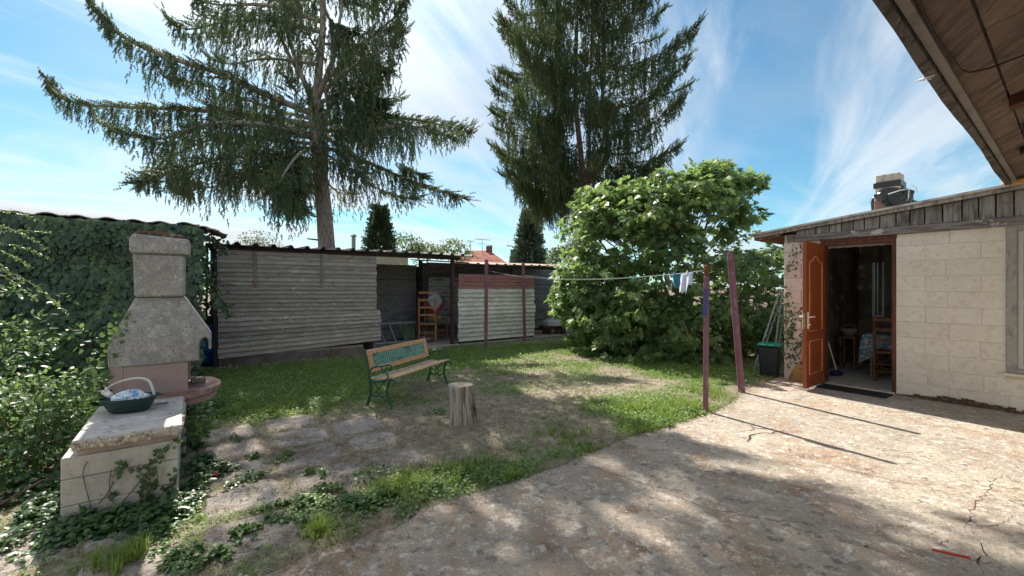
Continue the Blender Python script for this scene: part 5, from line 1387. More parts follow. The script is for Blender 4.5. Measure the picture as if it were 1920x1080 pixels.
# ------------------------------------------------------------------ things in the open bays
M_cw = mat('stacked_chair_wood', (.36, .20, .10), [((.25, .13, .065), 4, .45, .62, (5, 5, 1)), ((.45, .28, .15), 7, .55, .7, (5, 5, 1))], .65)
c1 = empty('wooden_chair', S(4.98, 10.1, .07), 0, 'tall pale wood ladder back chair turned away, left one under the shed roof', 'chair')
chair(c1, S(4.93, 10.25, .07), TH - .5, M_cw, seat=.50, back=1.18, w=.42, rungs=4)
c2 = empty('wooden_chair', S(5.35, 10.4, .07), 0, 'second ladder back chair holding a yellow cushion beside the maroon post', 'chair')
chair(c2, S(5.33, 10.55, .07), TH + math.pi + .35, M_cw, seat=.58, back=1.18, w=.46, rungs=2)
def blob(c, r, sx, sy, sz, seed, rough=.12, nu=18, nv=10):
    rr_ = random.Random(seed); m = MB(); vs = []
    for j in range(nv + 1):
        ph = -math.pi / 2 + math.pi * j / nv
        for i in range(nu):
            an = 2 * math.pi * i / nu; k = 1 + rough * math.sin(3 * an + seed) + rr_.uniform(-rough, rough) * .7
            vs.append(Vector(c) + Vector((r * sx * math.cos(ph) * math.cos(an) * k, r * sy * math.cos(ph) * math.sin(an) * k, r * sz * math.sin(ph) * k)))
    m.add(vs, [(j * nu + i, j * nu + (i + 1) % nu, (j + 1) * nu + (i + 1) % nu, (j + 1) * nu + i) for j in range(nv) for i in range(nu)]); return m
cu = S(5.30, 10.5, .70)
o = blob(cu, .17, 1.2, 1, .35, 3).build('cushion', mat('yellow_cushion', (.45, .36, .13), [((.3, .22, .08), 9, .5, .6)], .9), smooth=True); tag(o, 'crumpled mustard yellow cushion lying on the chair seats', 'cushion')
# red edged white bag: a tilted diamond
M_bagr = mat('red_bag', (.38, .03, .045), [((.25, .02, .03), 10, .5, .6)], .6)
bgc = S(5.17, 10.35, 1.12); bgr = empty('shopping_bag', bgc, 0, 'white and red bag propped in the chair backs', 'bag')
m = MB(); vs = []
for (u, v) in ((-.26, .08), (.06, .30), (.27, .0), (.0, -.26)):
    vs.append(bgc + D2 * u * .9 + Vector((0, 0, v)) + D1 * -.05)
for (u, v) in ((-.26, .08), (.06, .30), (.27, .0), (.0, -.26)): vs.append(bgc + D2 * u * .9 + Vector((0, 0, v)) + D1 * .06)
m.add(vs, [(0, 1, 2, 3), (4, 7, 6, 5), (0, 4, 5, 1), (1, 5, 6, 2), (2, 6, 7, 3), (3, 7, 4, 0)]); m.build('bag_body', mat('white_bag', (.42, .44, .48), [((.3, .32, .36), 9, .5, .6)], .6), bgr, bev=.02)
for (p, q) in (((-.30, .02), (0, -.32)), ((0, -.32), (.31, .06))):
    m = MB(); P0 = bgc + D2 * p[0] * .9 + Vector((0, 0, p[1])) - D1 * .02; P1 = bgc + D2 * q[0] * .9 + Vector((0, 0, q[1])) - D1 * .02; m.tube([P0, P0.lerp(P1, .5) + Vector((0, 0, -.02)), P1], [.03, .05, .035], 6); m.build('red_trim', M_bagr, bgr)
# planks leaning against the dark post
for k, (a, dx, lab) in enumerate(((4.66, .34, 'narrow reddish plank leaning against the back of the open bay'), (4.78, .30, 'wider dark red plank leaning behind the left chair'))):
    m = MB(); P0 = S(a, 10.35 + .1 * k, .07); P1 = S(a + dx, 11.0, 1.42 - .05 * k); m.tube([P0, P1], .035 + .03 * k, 4)
    o = m.build('plank', mat('red_plank', (.10, .04, .03), [((.06, .03, .025), 6, .5, .6)], .85)); o.name = 'leaning_plank'; tag(o, lab, 'plank', 'planks leaning in the shed bay')
# ladder lying on edge
M_gal = mat('old_metal', (.42, .46, .46), [((.3, .3, .3), 8, .5, .65)], .6, metal=.3)
la = empty('long_ladder', S(4.2, 10.8, .07), TH, 'grey ladder lying on its edge along the back of the open bay', 'ladder')
for z, b in ((.12, 10.45), (.58, 10.75)): m = MB(); m.tube([S(3.36, b, z - .0), S(5.1, b, z)], .022, 6); m.build('rail', M_gal, la)
for k in range(6): a = 3.5 + k * .29; m = MB(); m.tube([S(a + .08, 10.45, .12), S(a, 10.75, .58)], .014, 6); m.build('rung', M_gal, la)
m = MB(); m.add([S(4.38, 10.42, .14), S(4.78, 10.42, .14), S(4.68, 10.70, .56), S(4.30, 10.70, .56), S(4.38, 10.45, .14), S(4.78, 10.45, .14), S(4.68, 10.73, .56), S(4.30, 10.73, .56)], [(0, 1, 2, 3), (4, 7, 6, 5), (0, 4, 5, 1), (1, 5, 6, 2), (2, 6, 7, 3), (3, 7, 4, 0)])
o = m.build('mossy_board', mat('mossy_board', (.10, .13, .09), [((.05, .07, .05), 12, .5, .6)], .9)); tag(o, 'mossy square board propped against the lying ladder', 'board')
# white basin on bricks in the far bay
wb = S(9.0, 10.3, 0); wz = empty('plastic_dome', wb, 0, 'white plastic dome cover with a knob stored in the far shed bay', 'cover')
wc = W(1037, 610, 13.4)
m = MB(); m.lathe([(.30, 0), (.33, .0), (.345, .12), (.335, .14), (.20, .20), (.12, .235), (.05, .24), (.05, .31), (.02, .32)], Vector((wc.x, wc.y, .33)), 8, 1, 1, .2); m.build('cover_body', mat('milky_plastic', (.55, .57, .60), [], .4), wz)
pl = empty('brick_stand', (wc.x, wc.y, .07), 0, 'low stand of bricks and a board under the white dome', 'stand')
m = MB(); m.box((-.42, -.2, .24), (.45, .2, .325), Matrix.Translation((wc.x, wc.y, 0)) @ ROT); m.build('board', M_darkwood, pl, bev=.005)
M_brk = mat('old_brick', (.18, .10, .08), [((.1, .07, .06), 10, .5, .65)], .95)
for (dx, dz) in ((-.2, .07), (-.2, .155), (.18, .07), (.18, .155)): m = MB(); m.box((-.10, -.1, 0), (.10, .1, .08), Matrix.Translation((wc.x + dx, wc.y, dz)) @ ROT); m.build('brick', M_brk, pl, bev=.005)
# blue tarpaulin in the gap beside the wooden shed
M_tarp = mat('blue_tarp', (.008, .12, .42), [((.004, .05, .22), 6, .45, .62), ((.03, .22, .58), 9, .56, .68)], .45, bump=(8, .03))
tc_ = W(386, 655, 8.2); tc_.z = .42
o = noisy(blob(tc_, .42, .85, .9, 1.1, 8, .10, 30, 18).build('blue_tarpaulin', M_tarp, smooth=True), .10, .15); tag(o, 'bright blue tarpaulin bundle in the dark gap beside the cladding', 'tarpaulin')
m = MB(); m.sbox(-.35, .32, 9.9, 9.95, .05, .95); o = m.build('dark_board', mat('blue_black_board', (.03, .045, .06), [], .7)); tag(o, 'dark blue board standing behind the tarpaulin in the gap', 'board')
# red corrugated strip in the slab crack
rp = G(1782, 1039, .035); rd = (G(1818, 1046, .035) - G(1747, 1030, .035)); L_ = rd.length; rd.normalize()
m = MB(); N_ = 60; m.tube([rp + rd * (-L_ / 2 + L_ * i / N_) + Vector((0, 0, .0)) for i in range(N_ + 1)], [.009 + .0025 * math.cos(i * math.pi) for i in range(N_ + 1)], 8)
o = m.build('ribbed_conduit', mat('orange_red_plastic', (.62, .10, .06), [((.4, .07, .05), 30, .55, .7)], .5)); tag(o, 'short orange red ribbed conduit exposed in a crack of the concrete', 'pipe')
# little things on the ground
ap = G(404, 892, .05); o = blob((ap.x, ap.y, .06), .022, 1, 1, 1, 2, .02).build('fallen_apple', mat('apple', (.42, .05, .05), [], .4), smooth=True); tag(o, 'small red fallen fruit in the leaves right of the counter', 'fruit')
for (px, py) in ((453, 884), (562, 925)):
    q = G(px, py, .05); m = MB(); m.box((-.014, -.009, 0), (.014, .009, .006), Matrix.Translation((q.x, q.y, .052)) @ Matrix.Rotation(px, 4, 'Z')); o = m.build('white_pebble', M_stone); tag(o, 'white pebble lying on the paving slab ' + ('nearest the counter' if px < 500 else 'in the middle of the paving'), 'pebble')
# ------------------------------------------------------------------ foliage generators
M_bark = mat('spruce_bark', (.34, .29, .25), [((.2, .165, .145), 5, .45, .62, (3, 3, 1)), ((.46, .42, .38), 9, .54, .68, (3, 3, 1))], .95, bumps=[(9, .03, (3, 3, 1)), (30, .01)])
M_bark2 = mat('fork_bark', (.22, .15, .11), [((.07, .05, .04), 5, .45, .62, (3, 3, 1))], .95, bumps=[(9, .03, (3, 3, 1))])
M_spruce = leafmat('spruce_needles', [(.045, .065, .04), (.07, .10, .055), (.10, .135, .07), (.13, .17, .08), (.15, .12, .07)], (.2, .26, .1), .28, .6, .3)
M_spruce2 = leafmat('spruce_needles_green', [(.035, .055, .032), (.055, .085, .04), (.085, .12, .05), (.13, .165, .065)], (.2, .26, .08), .25, .6, .3)
def sprig_template():
    vs = []; fs = []
    for k in range(5):
        x = .02 + k * .19
        w = .26 * (1 - .10 * k)
        for (sy, sz) in ((1, .1), (-1, .1), (.15, 1), (.1, -.8)):
            if k % 2 and sz > .5: continue
            i = len(vs); vs += [[x, 0, 0], [x + .19, 0, 0], [x + .22, w * sy * .9, w * sz * .9]]; fs.append([i, i + 1, i + 2])
    return np.array(vs), np.array(fs)
SPR = sprig_template()
def poly_sample(P, s):
    P = np.asarray(P, float); d = np.linalg.norm(np.diff(P, axis=0), axis=1); c = np.concatenate([[0], np.cumsum(d)]); t = np.asarray(s) * c[-1]
    pos = np.stack([np.interp(t, c, P[:, i]) for i in range(3)], 1)
    i = np.clip(np.searchsorted(c, t) - 1, 0, len(d) - 1); dr = np.diff(P, axis=0)[i]; dr /= np.linalg.norm(dr, axis=1, keepdims=True) + 1e-9
    return pos, dr, c[-1]
def dress(P, Lmax, rate=9, width=.5, size=.24, s0=.12, tipup=.5, gap=0.0):
    """sprigs along a branch: side shoots and hanging tassels. returns pos, dir, size, tone"""
    pos_, dir_, sz_, tn_ = [], [], [], []
    _, _, ln = poly_sample(P, [0])
    n = max(3, int(ln * rate)); s = s0 + (1 - s0) * rng.random(n)
    if gap > 0:
        s2 = s[vnoise(s * ln * 1.6, s * 0 + rng.random() * 50) > gap]
        if len(s2) > 2: s = s2
        n = len(s)
    p, d, _ = poly_sample(P, s)
    lat = np.cross(d, [0, 0, 1.0]); lat /= np.linalg.norm(lat, axis=1, keepdims=True) + 1e-9
    wprof = width * np.minimum(1, (1.02 - s) * 3.0) * (.3 + .7 * np.minimum(1, s * 3))
    off = rng.uniform(-1, 1, n) * wprof
    root = p + lat * off[:, None] + d * (np.abs(off) * .5)[:, None]; root[:, 2] -= np.abs(off) * .15
    L = Lmax * (.35 + .65 * rng.random(n)) * np.minimum(1, (1.06 - s) * 2.6) * np.minimum(1, .4 + s * 2.5)
    L *= .65 + .9 * vnoise(s * ln * 2.2, s * 0 + 3.3 + rng.random() * 30)
    k = np.maximum(1, (L / (size * .5)).astype(int))
    idx = np.repeat(np.arange(n), k); j = np.concatenate([np.arange(q) for q in k]); f = j / np.repeat(k, k)
    lean = unit(n) * .2
    q = root[idx] + np.stack([lean[idx, 0] * f * L[idx], lean[idx, 1] * f * L[idx], -f * L[idx]], 1) + rng.normal(0, .02, (len(idx), 3))
    dd = np.tile([0, 0, -1.0], (len(idx), 1)) + unit(len(idx)) * .38 + d[idx] * (.35 * (1 - f))[:, None]
    pos_.append(q); dir_.append(dd); sz_.append(size * rng.uniform(.7, 1.15, len(idx)) * (1 - .35 * f)); tn_.append(np.clip(.30 + .35 * rng.random(n)[idx] + .12 * rng.normal(size=len(idx)), 0, 1))
    # cover of the branch and its side shoots
    m = int(ln * rate * 1.6); s = s0 + (1 - s0) * rng.random(m); p, d, _ = poly_sample(P, s)
    lat = np.cross(d, [0, 0, 1.0]); lat /= np.linalg.norm(lat, axis=1, keepdims=True) + 1e-9
    wprof = width * np.minimum(1, (1.02 - s) * 3.0); off = rng.uniform(-1, 1, m) * wprof
    q = p + lat * off[:, None] + d * (np.abs(off) * .5)[:, None] + rng.normal(0, .02, (m, 3)); q[:, 2] -= np.abs(off) * .12
    dd = d + lat * (np.sign(off) * .8)[:, None] + unit(m) * .3; dd[:, 2] += tipup * s ** 3
    pos_.append(q); dir_.append(dd); sz_.append(size * rng.uniform(.8, 1.3, m)); tn_.append(np.clip(.55 + .2 * rng.normal(size=m), 0, 1))
    # fingers at the tip
    m = 14; s = 1 - .22 * rng.random(m); p, d, _ = poly_sample(P, s)
    for kk in range(3):
        dd = d + unit(m) * .45; dd[:, 2] += tipup; dn = dd / np.linalg.norm(dd, axis=1, keepdims=True)
        pos_.append(p + dn * size * .8 * kk); dir_.append(dn + unit(m) * .08); sz_.append(np.full(m, size * .95)); tn_.append(np.full(m, .6))
    return np.concatenate(pos_), np.concatenate(dir_), np.concatenate(sz_), np.concatenate(tn_)
def crown_mesh(name, parts, mt, parent, temp=SPR):
    p = np.concatenate([x[0] for x in parts]); d = np.concatenate([x[1] for x in parts]); s = np.concatenate([x[2] for x in parts]); t = np.concatenate([x[3] for x in parts])
    v, f, tt = instance(temp[0], temp[1], frames(d, np.tile([.2, .1, 1.0], (len(p), 1)) + unit(len(p)) * .6, s), p, t)
    print(name, len(p), len(f)); return np_mesh(name, v, f, mt, tt, parent)

# ------------------------------------------------------------------ the big spruce behind the lean-to
TY = 11.5
def T1(px, py, dy=0.0): p = W(px, py, TY + dy); return p
tr1 = empty('spruce_tree', (T1(612, 540).x, TY, 0), 0, 'large spruce with bare lower trunk and long drooping curtained boughs', 'tree')
m = MB(); tp = [Vector((T1(616, 470).x, TY, -.1)), T1(613, 470), T1(608, 400), T1(600, 320), T1(594, 240), T1(592, 190)]
m.tube(tp, [.30, .215, .20, .185, .19, .20], 16); m.build('trunk', M_bark, tr1, smooth=True)
stems = [[T1(592, 200), T1(598, 130), T1(605, 60), T1(606, -60), T1(600, -260), T1(598, -500)], [T1(590, 200), T1(565, 140), T1(540, 70, .3), T1(528, -20, .4), T1(525, -180, .4)], [T1(594, 190), T1(625, 110, -.3), T1(640, 20, -.4), T1(640, -160, -.4)], [T1(575, 160, .2), T1(540, 100, .6), T1(505, 20, .8), T1(500, -120, .8)]]
for k, s_ in enumerate(stems):
    m = MB(); m.tube(s_, [(.12, .075, .075, .07)[k] * (1 - .8 * i / (len(s_) - 1)) for i in range(len(s_))], 10); m.build('stem', M_bark, tr1, smooth=True)
parts = []
def bough(pts, Lmax, r=.06, rate=13, width=.45, size=.18, tipup=.5, wood=True, gap=0.0, s0=.12):
    P = smoothp([tuple(p) for p in pts], 4)
    if wood:
        m = MB(); m.tube(P, [r * (1 - .85 * i / (len(P) - 1)) for i in range(len(P))], 6); m.build('branch', M_bark, tr1, smooth=True)
    parts.append(dress([tuple(p) for p in P], Lmax * 1.15, rate * 1.45, width, size, s0, tipup, gap))
# boughs read off the photograph
bough([T1(590, 215), T1(505, 180, -.6), T1(420, 140, -1.0), T1(330, 112, -1.3), T1(240, 75, -1.5), T1(200, 40, -1.6), T1(168, 2, -1.6)], .95, .09, 24, .42)
bough([T1(590, 225), T1(500, 200, .8), T1(400, 165, 1.0), T1(320, 150, 1.0)], .9, .06, 16)
bough([T1(590, 235), T1(470, 215, .2), T1(340, 205, .2), T1(220, 200, .1), T1(130, 190, 0), T1(84, 142, 0)], .95, .08, 24, .42)
bough([T1(590, 260), T1(480, 232, -1.8), T1(380, 235, -2.4), T1(290, 262, -2.8), T1(200, 240, -2.9)], .95, .07, 20, .5)
bough([T1(590, 270), T1(500, 262, 1.0), T1(400, 262, 1.5), T1(310, 300, 1.7), T1(262, 352, 1.8)], .85, .06, 20, .6)
bough([T1(590, 300), T1(500, 290, -1.2), T1(400, 300, -1.8), T1(320, 325, -2.2), T1(252, 345, -2.4)], .95, .06, 24, .6)
bough([T1(590, 310), T1(490, 320, .5), T1(400, 350, .8), T1(330, 360, .8)], .8, .05, 13, .5)
bough([T1(595, 270), T1(560, 290, -1.5), T1(530, 330, -2.5), T1(515, 360, -3.0)], 1.1, .05, 16, .45)
bough([T1(605, 250), T1(660, 300, -1.0), T1(680, 330, -1.5)], .7, .05, 12, .4)
bough([T1(605, 232), T1(680, 222, .3), T1(760, 222, .4), T1(830, 235, .4), T1(885, 250, .4)], 1.15, .07, 24, .4, tipup=.9)
bough([T1(605, 245), T1(700, 240, -1.2), T1(790, 238, -1.6), T1(850, 262, -1.8)], .9, .05, 16, .45)
bough([T1(605, 275), T1(680, 300, .1), T1(760, 335, .1), T1(820, 355, 0), T1(872, 372, 0)], .75, .06, 22, .25, tipup=.1)
bough([T1(605, 285), T1(660, 320, -.8), T1(720, 360, -1.0), T1(780, 372, -1)], .65, .04, 10, .3, tipup=0)
bough([T1(605, 160), T1(650, 110, .3), T1(705, 62, .5), T1(742, 30, .5), T1(766, -5, .5)], 1.2, .06, 24, .5)
bough([T1(605, 170), T1(670, 120, -.8), T1(720, 95, -1.2), T1(760, 62, -1.4)], 1.2, .06, 17, .5)
bough([T1(605, 190), T1(660, 165, -.5), T1(700, 160, -.8)], 1.6, .06, 22, .4)
bough([T1(600, 60), T1(520, 40, .3), T1(430, 40, .5), T1(350, 55, .5), T1(312, 32, .5)], 1.0, .06, 22, .5)
bough([T1(600, 40), T1(500, 10, -.8), T1(420, 10, -1.0), T1(360, 0, -1)], 1.0, .06, 18, .5)
bough([T1(590, 120), T1(500, 110, .8), T1(430, 120, 1.0), T1(390, 105, 1.1)], .9, .05, 14, .5)
for (x, y, L_) in ((545, 320, 1.6), (560, 350, 1.2), (520, 300, 1.4), (690, 200, 1.5), (705, 130, 1.8), (640, 60, 1.2), (545, 395, .8), (770, 330, .8), (480, 330, 1.2), (700, 190, 2.0), (670, 215, 1.3), (535, 360, 1.0), (430, 330, 1.0), (340, 345, .9)):
    dy = R.uniform(-2, 1); P = [T1(x - 22, y - 25, dy + .3), T1(x, y - 10, dy), T1(x + 24, y, dy - .3)]; parts.append(dress([tuple(p) for p in P], L_, 48, .2, .17, .0, 0))
# the dense upper crown, above the picture's top edge
for k in range(30):
    z = 9.6 + 7.0 * k / 29; an = k * 2.399; rm = np.interp(z, [9.6, 12, 17], [2.3, 2.1, .5]) * R.uniform(.8, 1.0)
    base = Vector((T1(600, 300).x + .15, TY, z)); P = [base + Vector((math.cos(an) * rm * s_, math.sin(an) * rm * s_, rm * (-.3 * s_ + .3 * s_ * s_))) for s_ in (0, .25, .5, .75, 1)]
    bough(P, .8, .035, 13, .45, .26, gap=0)
# boughs all round the axis
for k in range(30):
    z = 4.4 + 12.5 * (k / 29) ** .95
    if z < 5: az_ok = lambda a: math.cos(a) < -.2 or math.cos(a) > .5
    an = R.uniform(0, 2 * math.pi)
    rmax = (2.6 if z < 6 else 3.4 if z < 11 else 3.4 * (1 - (z - 11) / 7))
    rmax = max(rmax, .6) * R.uniform(.7, 1.05)
    if z > 7 and math.cos(an) > 0: rmax = min(rmax, 2.05 / max(math.cos(an), .7))
    cx_, cy_ = T1(600, 300).x + .15, TY
    dx, dy = math.cos(an), math.sin(an)
    base = Vector((cx_, cy_, z)); P = []
    dr, up = R.uniform(.10, .30), R.uniform(.25, .5)
    for i in range(6):
        s_ = i / 5; P.append(base + Vector((dx * rmax * s_, dy * rmax * s_, rmax * (-dr * 1.6 * s_ + up * s_ * s_))))
    bough(P, .8, .04, 8 if z < 10 else 10, .4, .18, gap=.34)
cr = crown_mesh('crown', parts, M_spruce, tr1); cr['kind'] = 'stuff'
# dead stubs on the trunk
for (x, y, dx) in ((612, 405, 18), (603, 408, -16), (612, 452, 18), (603, 451, -22), (606, 320, 20), (604, 380, 14), (598, 350, -18)):
    p = T1(x, y); m = MB(); m.tube([p + Vector((0, -.1, 0)), p + Vector((dx / 800 * TY, -.15, .03))], [.03, .018], 6); m.build('stub', M_bark, tr1)

# ------------------------------------------------------------------ second spruce
TY2 = 25.0; K2 = TY2 / 22.0
def T2(px, py, dy=0.0): return W(px, py, TY2 + dy)
tr2 = empty('spruce_tree', (T2(1098, 540).x, TY2, 0), 0, 'dense broad spruce forking into several stems behind the fig bush', 'tree')
m = MB(); m.tube([Vector((T2(1098, 400).x, TY2, -.1)), T2(1098, 420), T2(1095, 360), T2(1092, 335)], [.5, .40, .40, .42], 14); m.build('trunk', M_bark2, tr2, smooth=True)
st2 = [[(1092, 345), (1070, 335), (1050, 300), (1042, 260), (1040, 200), (1042, 80), (1045, -60)], [(1092, 340), (1088, 280), (1080, 200), (1080, 100), (1085, -100), (1085, -290)], [(1095, 345), (1120, 325), (1138, 290), (1138, 240), (1130, 180), (1132, 60), (1135, -140)],
       [(1088, 345), (1060, 335), (1030, 318), (1000, 300)], [(1096, 342), (1105, 300), (1104, 220), (1110, 60), (1115, -120)]]
parts = []
for k, s_ in enumerate(st2):
    P = [T2(x, y, (.6, 0, -.8, -1.2, 1.2)[k] * min(1, i / 2)) for i, (x, y) in enumerate(s_)]
    P = smoothp([tuple(p) for p in P], 3); r0 = (.20, .2, .22, .10, .16)[k]
    m = MB(); m.tube(P, [r0 * (1 - .75 * i / (len(P) - 1)) for i in range(len(P))], 8); m.build('stem', M_bark2, tr2, smooth=True)
def prof2(z):
    z = (z - 1.5) / K2 + 1.5
    return K2 * float(np.interp(z, [4.5, 6.0, 7.5, 10, 13, 16.3, 20, 25], [1.6, 3.0, 4.4, 5.5, 5.4, 4.5, 3.0, .3]))
cx2 = T2(1098, 0).x
for k in range(165):
    z = 1.5 + (5.1 + 18 * (k / 164) ** 1.25) * K2; an = k * 2.399 + R.uniform(-.3, .3); r_ = prof2(z) * R.uniform(.82, 1.08)
    dx, dy = math.cos(an), math.sin(an)
    if dx > .3 and R.random() < .25 and z < 13: continue
    if z < 9.5 and abs(dx) < .5 and R.random() < .6: continue
    r0 = R.uniform(.2, 1.3) if r_ > 2 else .1
    base = Vector((cx2 + dx * r0, TY2 + dy * r0, z - .25 * r_)); P = []
    for i in range(6):
        s_ = i / 5; P.append(base + Vector((dx * (r_ - r0) * s_, dy * (r_ - r0) * s_, (r_ - r0) * (-.16 * s_ + .36 * s_ * s_))))
    wood = k % 3 == 0
    P = smoothp([tuple(p) for p in P], 3)
    if wood: m = MB(); m.tube(P, [.05 * (1 - .85 * i / (len(P) - 1)) for i in range(len(P))], 5); m.build('branch', M_bark2, tr2)
    parts.append(dress([tuple(p) for p in P], 1.5, 18 if dx < .3 else 13, .55, .28, .1, .7, .2))
for (x, y, L_) in ((995, 340, 1.6), (1030, 345, 2.0), (1000, 300, 1.8), (1050, 355, 1.1), (980, 310, 1.6), (1160, 330, 1.4), (1190, 320, 1.0), (1130, 345, .8), (1035, 375, 1.2)):
    dy = R.uniform(-3, 0); P = [T2(x - 24, y - 25, dy + .5), T2(x, y - 10, dy), T2(x + 24, y, dy - .5)]; parts.append(dress([tuple(p) for p in P], L_, 22, .35, .30, .0, 0))
cr = crown_mesh('crown', parts, M_spruce2, tr2); cr['kind'] = 'stuff'

# ------------------------------------------------------------------ fig bush
M_fig = leafmat('fig_leaves', [(.08, .135, .06), (.12, .19, .075), (.17, .25, .09), (.24, .32, .10), (.36, .40, .11)], (.36, .54, .14), .48, .42, .5)
M_figp = leafmat('fig_leaf_single', [(.07, .125, .05), (.10, .17, .065), (.14, .225, .08), (.20, .29, .09)], (.36, .54, .14), .48, .42, .5, shared_parts=True)
M_figw = mat('fig_wood', (.19, .17, .15), [((.12, .1, .09), 6, .5, .65)], .9)
def fig_leaf():
    P = [(0, 0), (.05, -.14), (.22, -.40), (.38, -.46), (.40, -.24), (.62, -.36), (.74, -.30), (.68, -.12), (.88, -.08), (1.0, 0), (.88, .08), (.68, .12), (.74, .30), (.62, .36), (.40, .24), (.38, .46), (.22, .40), (.05, .14)]
    vs = [[x, y, .12 * abs(y) - .16 * x * x] for x, y in P] + [[.3, 0, -.02], [.6, 0, -.06]]
    fs = []
    n = len(P)
    for i in range(n):
        j = (i + 1) % n; fs.append([18 if P[i][0] < .45 else 19, i, j])
    fs.append([18, 4, 19]); fs.append([18, 19, 14])
    return np.array(vs), np.array(fs)
FIG = fig_leaf()
def leaf_split(name_leaf, parent, pos, mats_, tone, temp, mt, mtp, nbig, foliage='foliage', weight=None):
    """the nbig leaves that show largest as parts, the rest one mesh"""
    pos = np.asarray(pos); size = np.linalg.norm(mats_[:, :, 0], axis=1)
    dist = np.linalg.norm(pos - np.array([0, 0, 1.5]), axis=1)
    ln = mats_[:, :, 2] / (size[:, None] + 1e-9); view = (pos - np.array([0, 0, 1.5])) / dist[:, None]
    area = size ** 2 / dist ** 2 * np.abs((ln * view).sum(1))
    if weight is not None: area = area * weight
    order = np.argsort(-area); big = order[:nbig]; rest = order[nbig:]
    me = bpy.data.meshes.new(name_leaf); me.from_pydata([tuple(v) for v in temp[0]], [], [tuple(int(i) for i in f) for f in temp[1]]); me.materials.append(mtp)
    Mi = inv_of(parent)
    for i in big:
        o = bpy.data.objects.new(name_leaf, me); COL.objects.link(o); o.parent = parent
        M = Matrix([[*mats_[i][0], pos[i][0]], [*mats_[i][1], pos[i][1]], [*mats_[i][2], pos[i][2]], [0, 0, 0, 1]])
        o.matrix_basis = Mi @ M
    v, f, t = instance(temp[0], temp[1], mats_[rest], pos[rest], tone[rest])
    o = np_mesh(foliage, v, f, mt, t, parent); o['kind'] = 'stuff'; print(parent.name, len(pos), len(f)); return o
figY = 10.4
fc = G(1255, 650); fig = empty('fig_bush', (W(1255, 600, figY).x, figY, 0), 0, 'large rounded fig bush with broad lobed leaves beside the washing line', 'bush')
EL = [((1240, 545), 178, 135, 2.1, 1.0, 0), ((1170, 440), 105, 85, 1.4, .6, 0), ((1300, 400), 95, 75, 1.2, .6, 0), ((1390, 385), 40, 36, .6, .12, 0), ((1105, 540), 62, 65, .9, .3, -.2), ((1425, 545), 90, 105, 1.3, .55, .6), ((1325, 350), 46, 34, .6, .14, 0), ((1130, 400), 55, 40, .7, .22, .2), ((1290, 610), 150, 60, 1.6, .6, -.6), ((1180, 600), 100, 60, 1.2, .4, -.5), ((1408, 430), 24, 40, .5, .12, 0), ((1260, 350), 40, 26, .5, .16, .2), ((1210, 372), 30, 24, .4, .12, .3), ((1362, 350), 26, 18, .3, .09, 0), ((1338, 322), 22, 14, .3, .06, 0), ((1080, 480), 30, 22, .4, .08, 0), ((1075, 570), 26, 30, .4, .09, -.2), ((1405, 345), 20, 14, .3, .06, 0), ((1240, 650), 120, 22, 1.2, .2, -1.0)]
tips = []; outd = []
for ((x, y), rx, rz_, ry, wgt, dy) in EL:
    c = np.array(W(x, y, figY + dy)); rr_ = np.array([rx / 800 * figY, ry, rz_ / 800 * figY]); n_ = int(900 * wgt)
    u = unit(n_); rad = rng.uniform(.55, 1.22, n_) ** .8; u[:, 1] = np.where(rng.random(n_) < .35, -np.abs(u[:, 1]), u[:, 1])
    p = c + u * rr_ * rad[:, None]; tips.append(p); outd.append(u)
tips = np.concatenate(tips); outd = np.concatenate(outd); k_ = tips[:, 2] > .12
tips = tips[k_]; outd = outd[k_]
# hollows between lumps
k_ = fbm(tips[:, 0] * 1.9 + tips[:, 1] * .9, tips[:, 2] * 1.9, 3, 60) > .45
tips = tips[k_]; outd = outd[k_]
# loose leafy shoots standing off the crown
sh_t, sh_o, SH = [], [], []
for k in range(130):
    i = int(rng.integers(len(tips))); o_ = outd[i]
    if o_[2] < .05 and rng.random() < .6: continue
    dv = o_ * .7 + np.array([0, 0, .7]) + unit(1)[0] * .35; dv /= np.linalg.norm(dv); L_ = rng.uniform(.15, .42)
    SH.append((tips[i] - dv * .2, tips[i] + dv * L_))
    for j in range(3): sh_t.append(tips[i] + dv * L_ * (j + 1) / 3); sh_o.append(dv)
tips = np.concatenate([tips, np.array(sh_t)]); outd = np.concatenate([outd, np.array(sh_o)]); nT = len(tips)
kk = rng.integers(5, 9, nT); idx = np.repeat(np.arange(nT), kk); n_ = len(idx)
ph = rng.uniform(0, 6.28, n_)
d = np.stack([np.cos(ph), np.sin(ph), np.zeros(n_)], 1) * .8 + outd[idx] * .6 + unit(n_) * .55; d[:, 2] -= .45
s_ = .10 + .12 * rng.random(n_) ** 1.3; dn = d / np.linalg.norm(d, axis=1, keepdims=True)
pos = tips[idx] + dn * .05 + rng.normal(0, .03, (n_, 3))
up = np.tile([0, 0, .55], (n_, 1)) + outd[idx] * .75 + unit(n_) * .8
cl_t = rng.random(nT)[idx] * .45 + .2 + .22 * rng.normal(size=n_) + .16 * (fbm(pos[:, 0] * 1.5, pos[:, 2] * 1.5, 2, 6) - .5)
leaf_split('leaf', fig, pos, frames(d, up, s_), np.clip(cl_t, 0, 1), FIG, M_fig, M_figp, 300)
rootp = Vector((W(1255, 600, figY).x, figY, 0))
br_ = MB(); n0 = 0
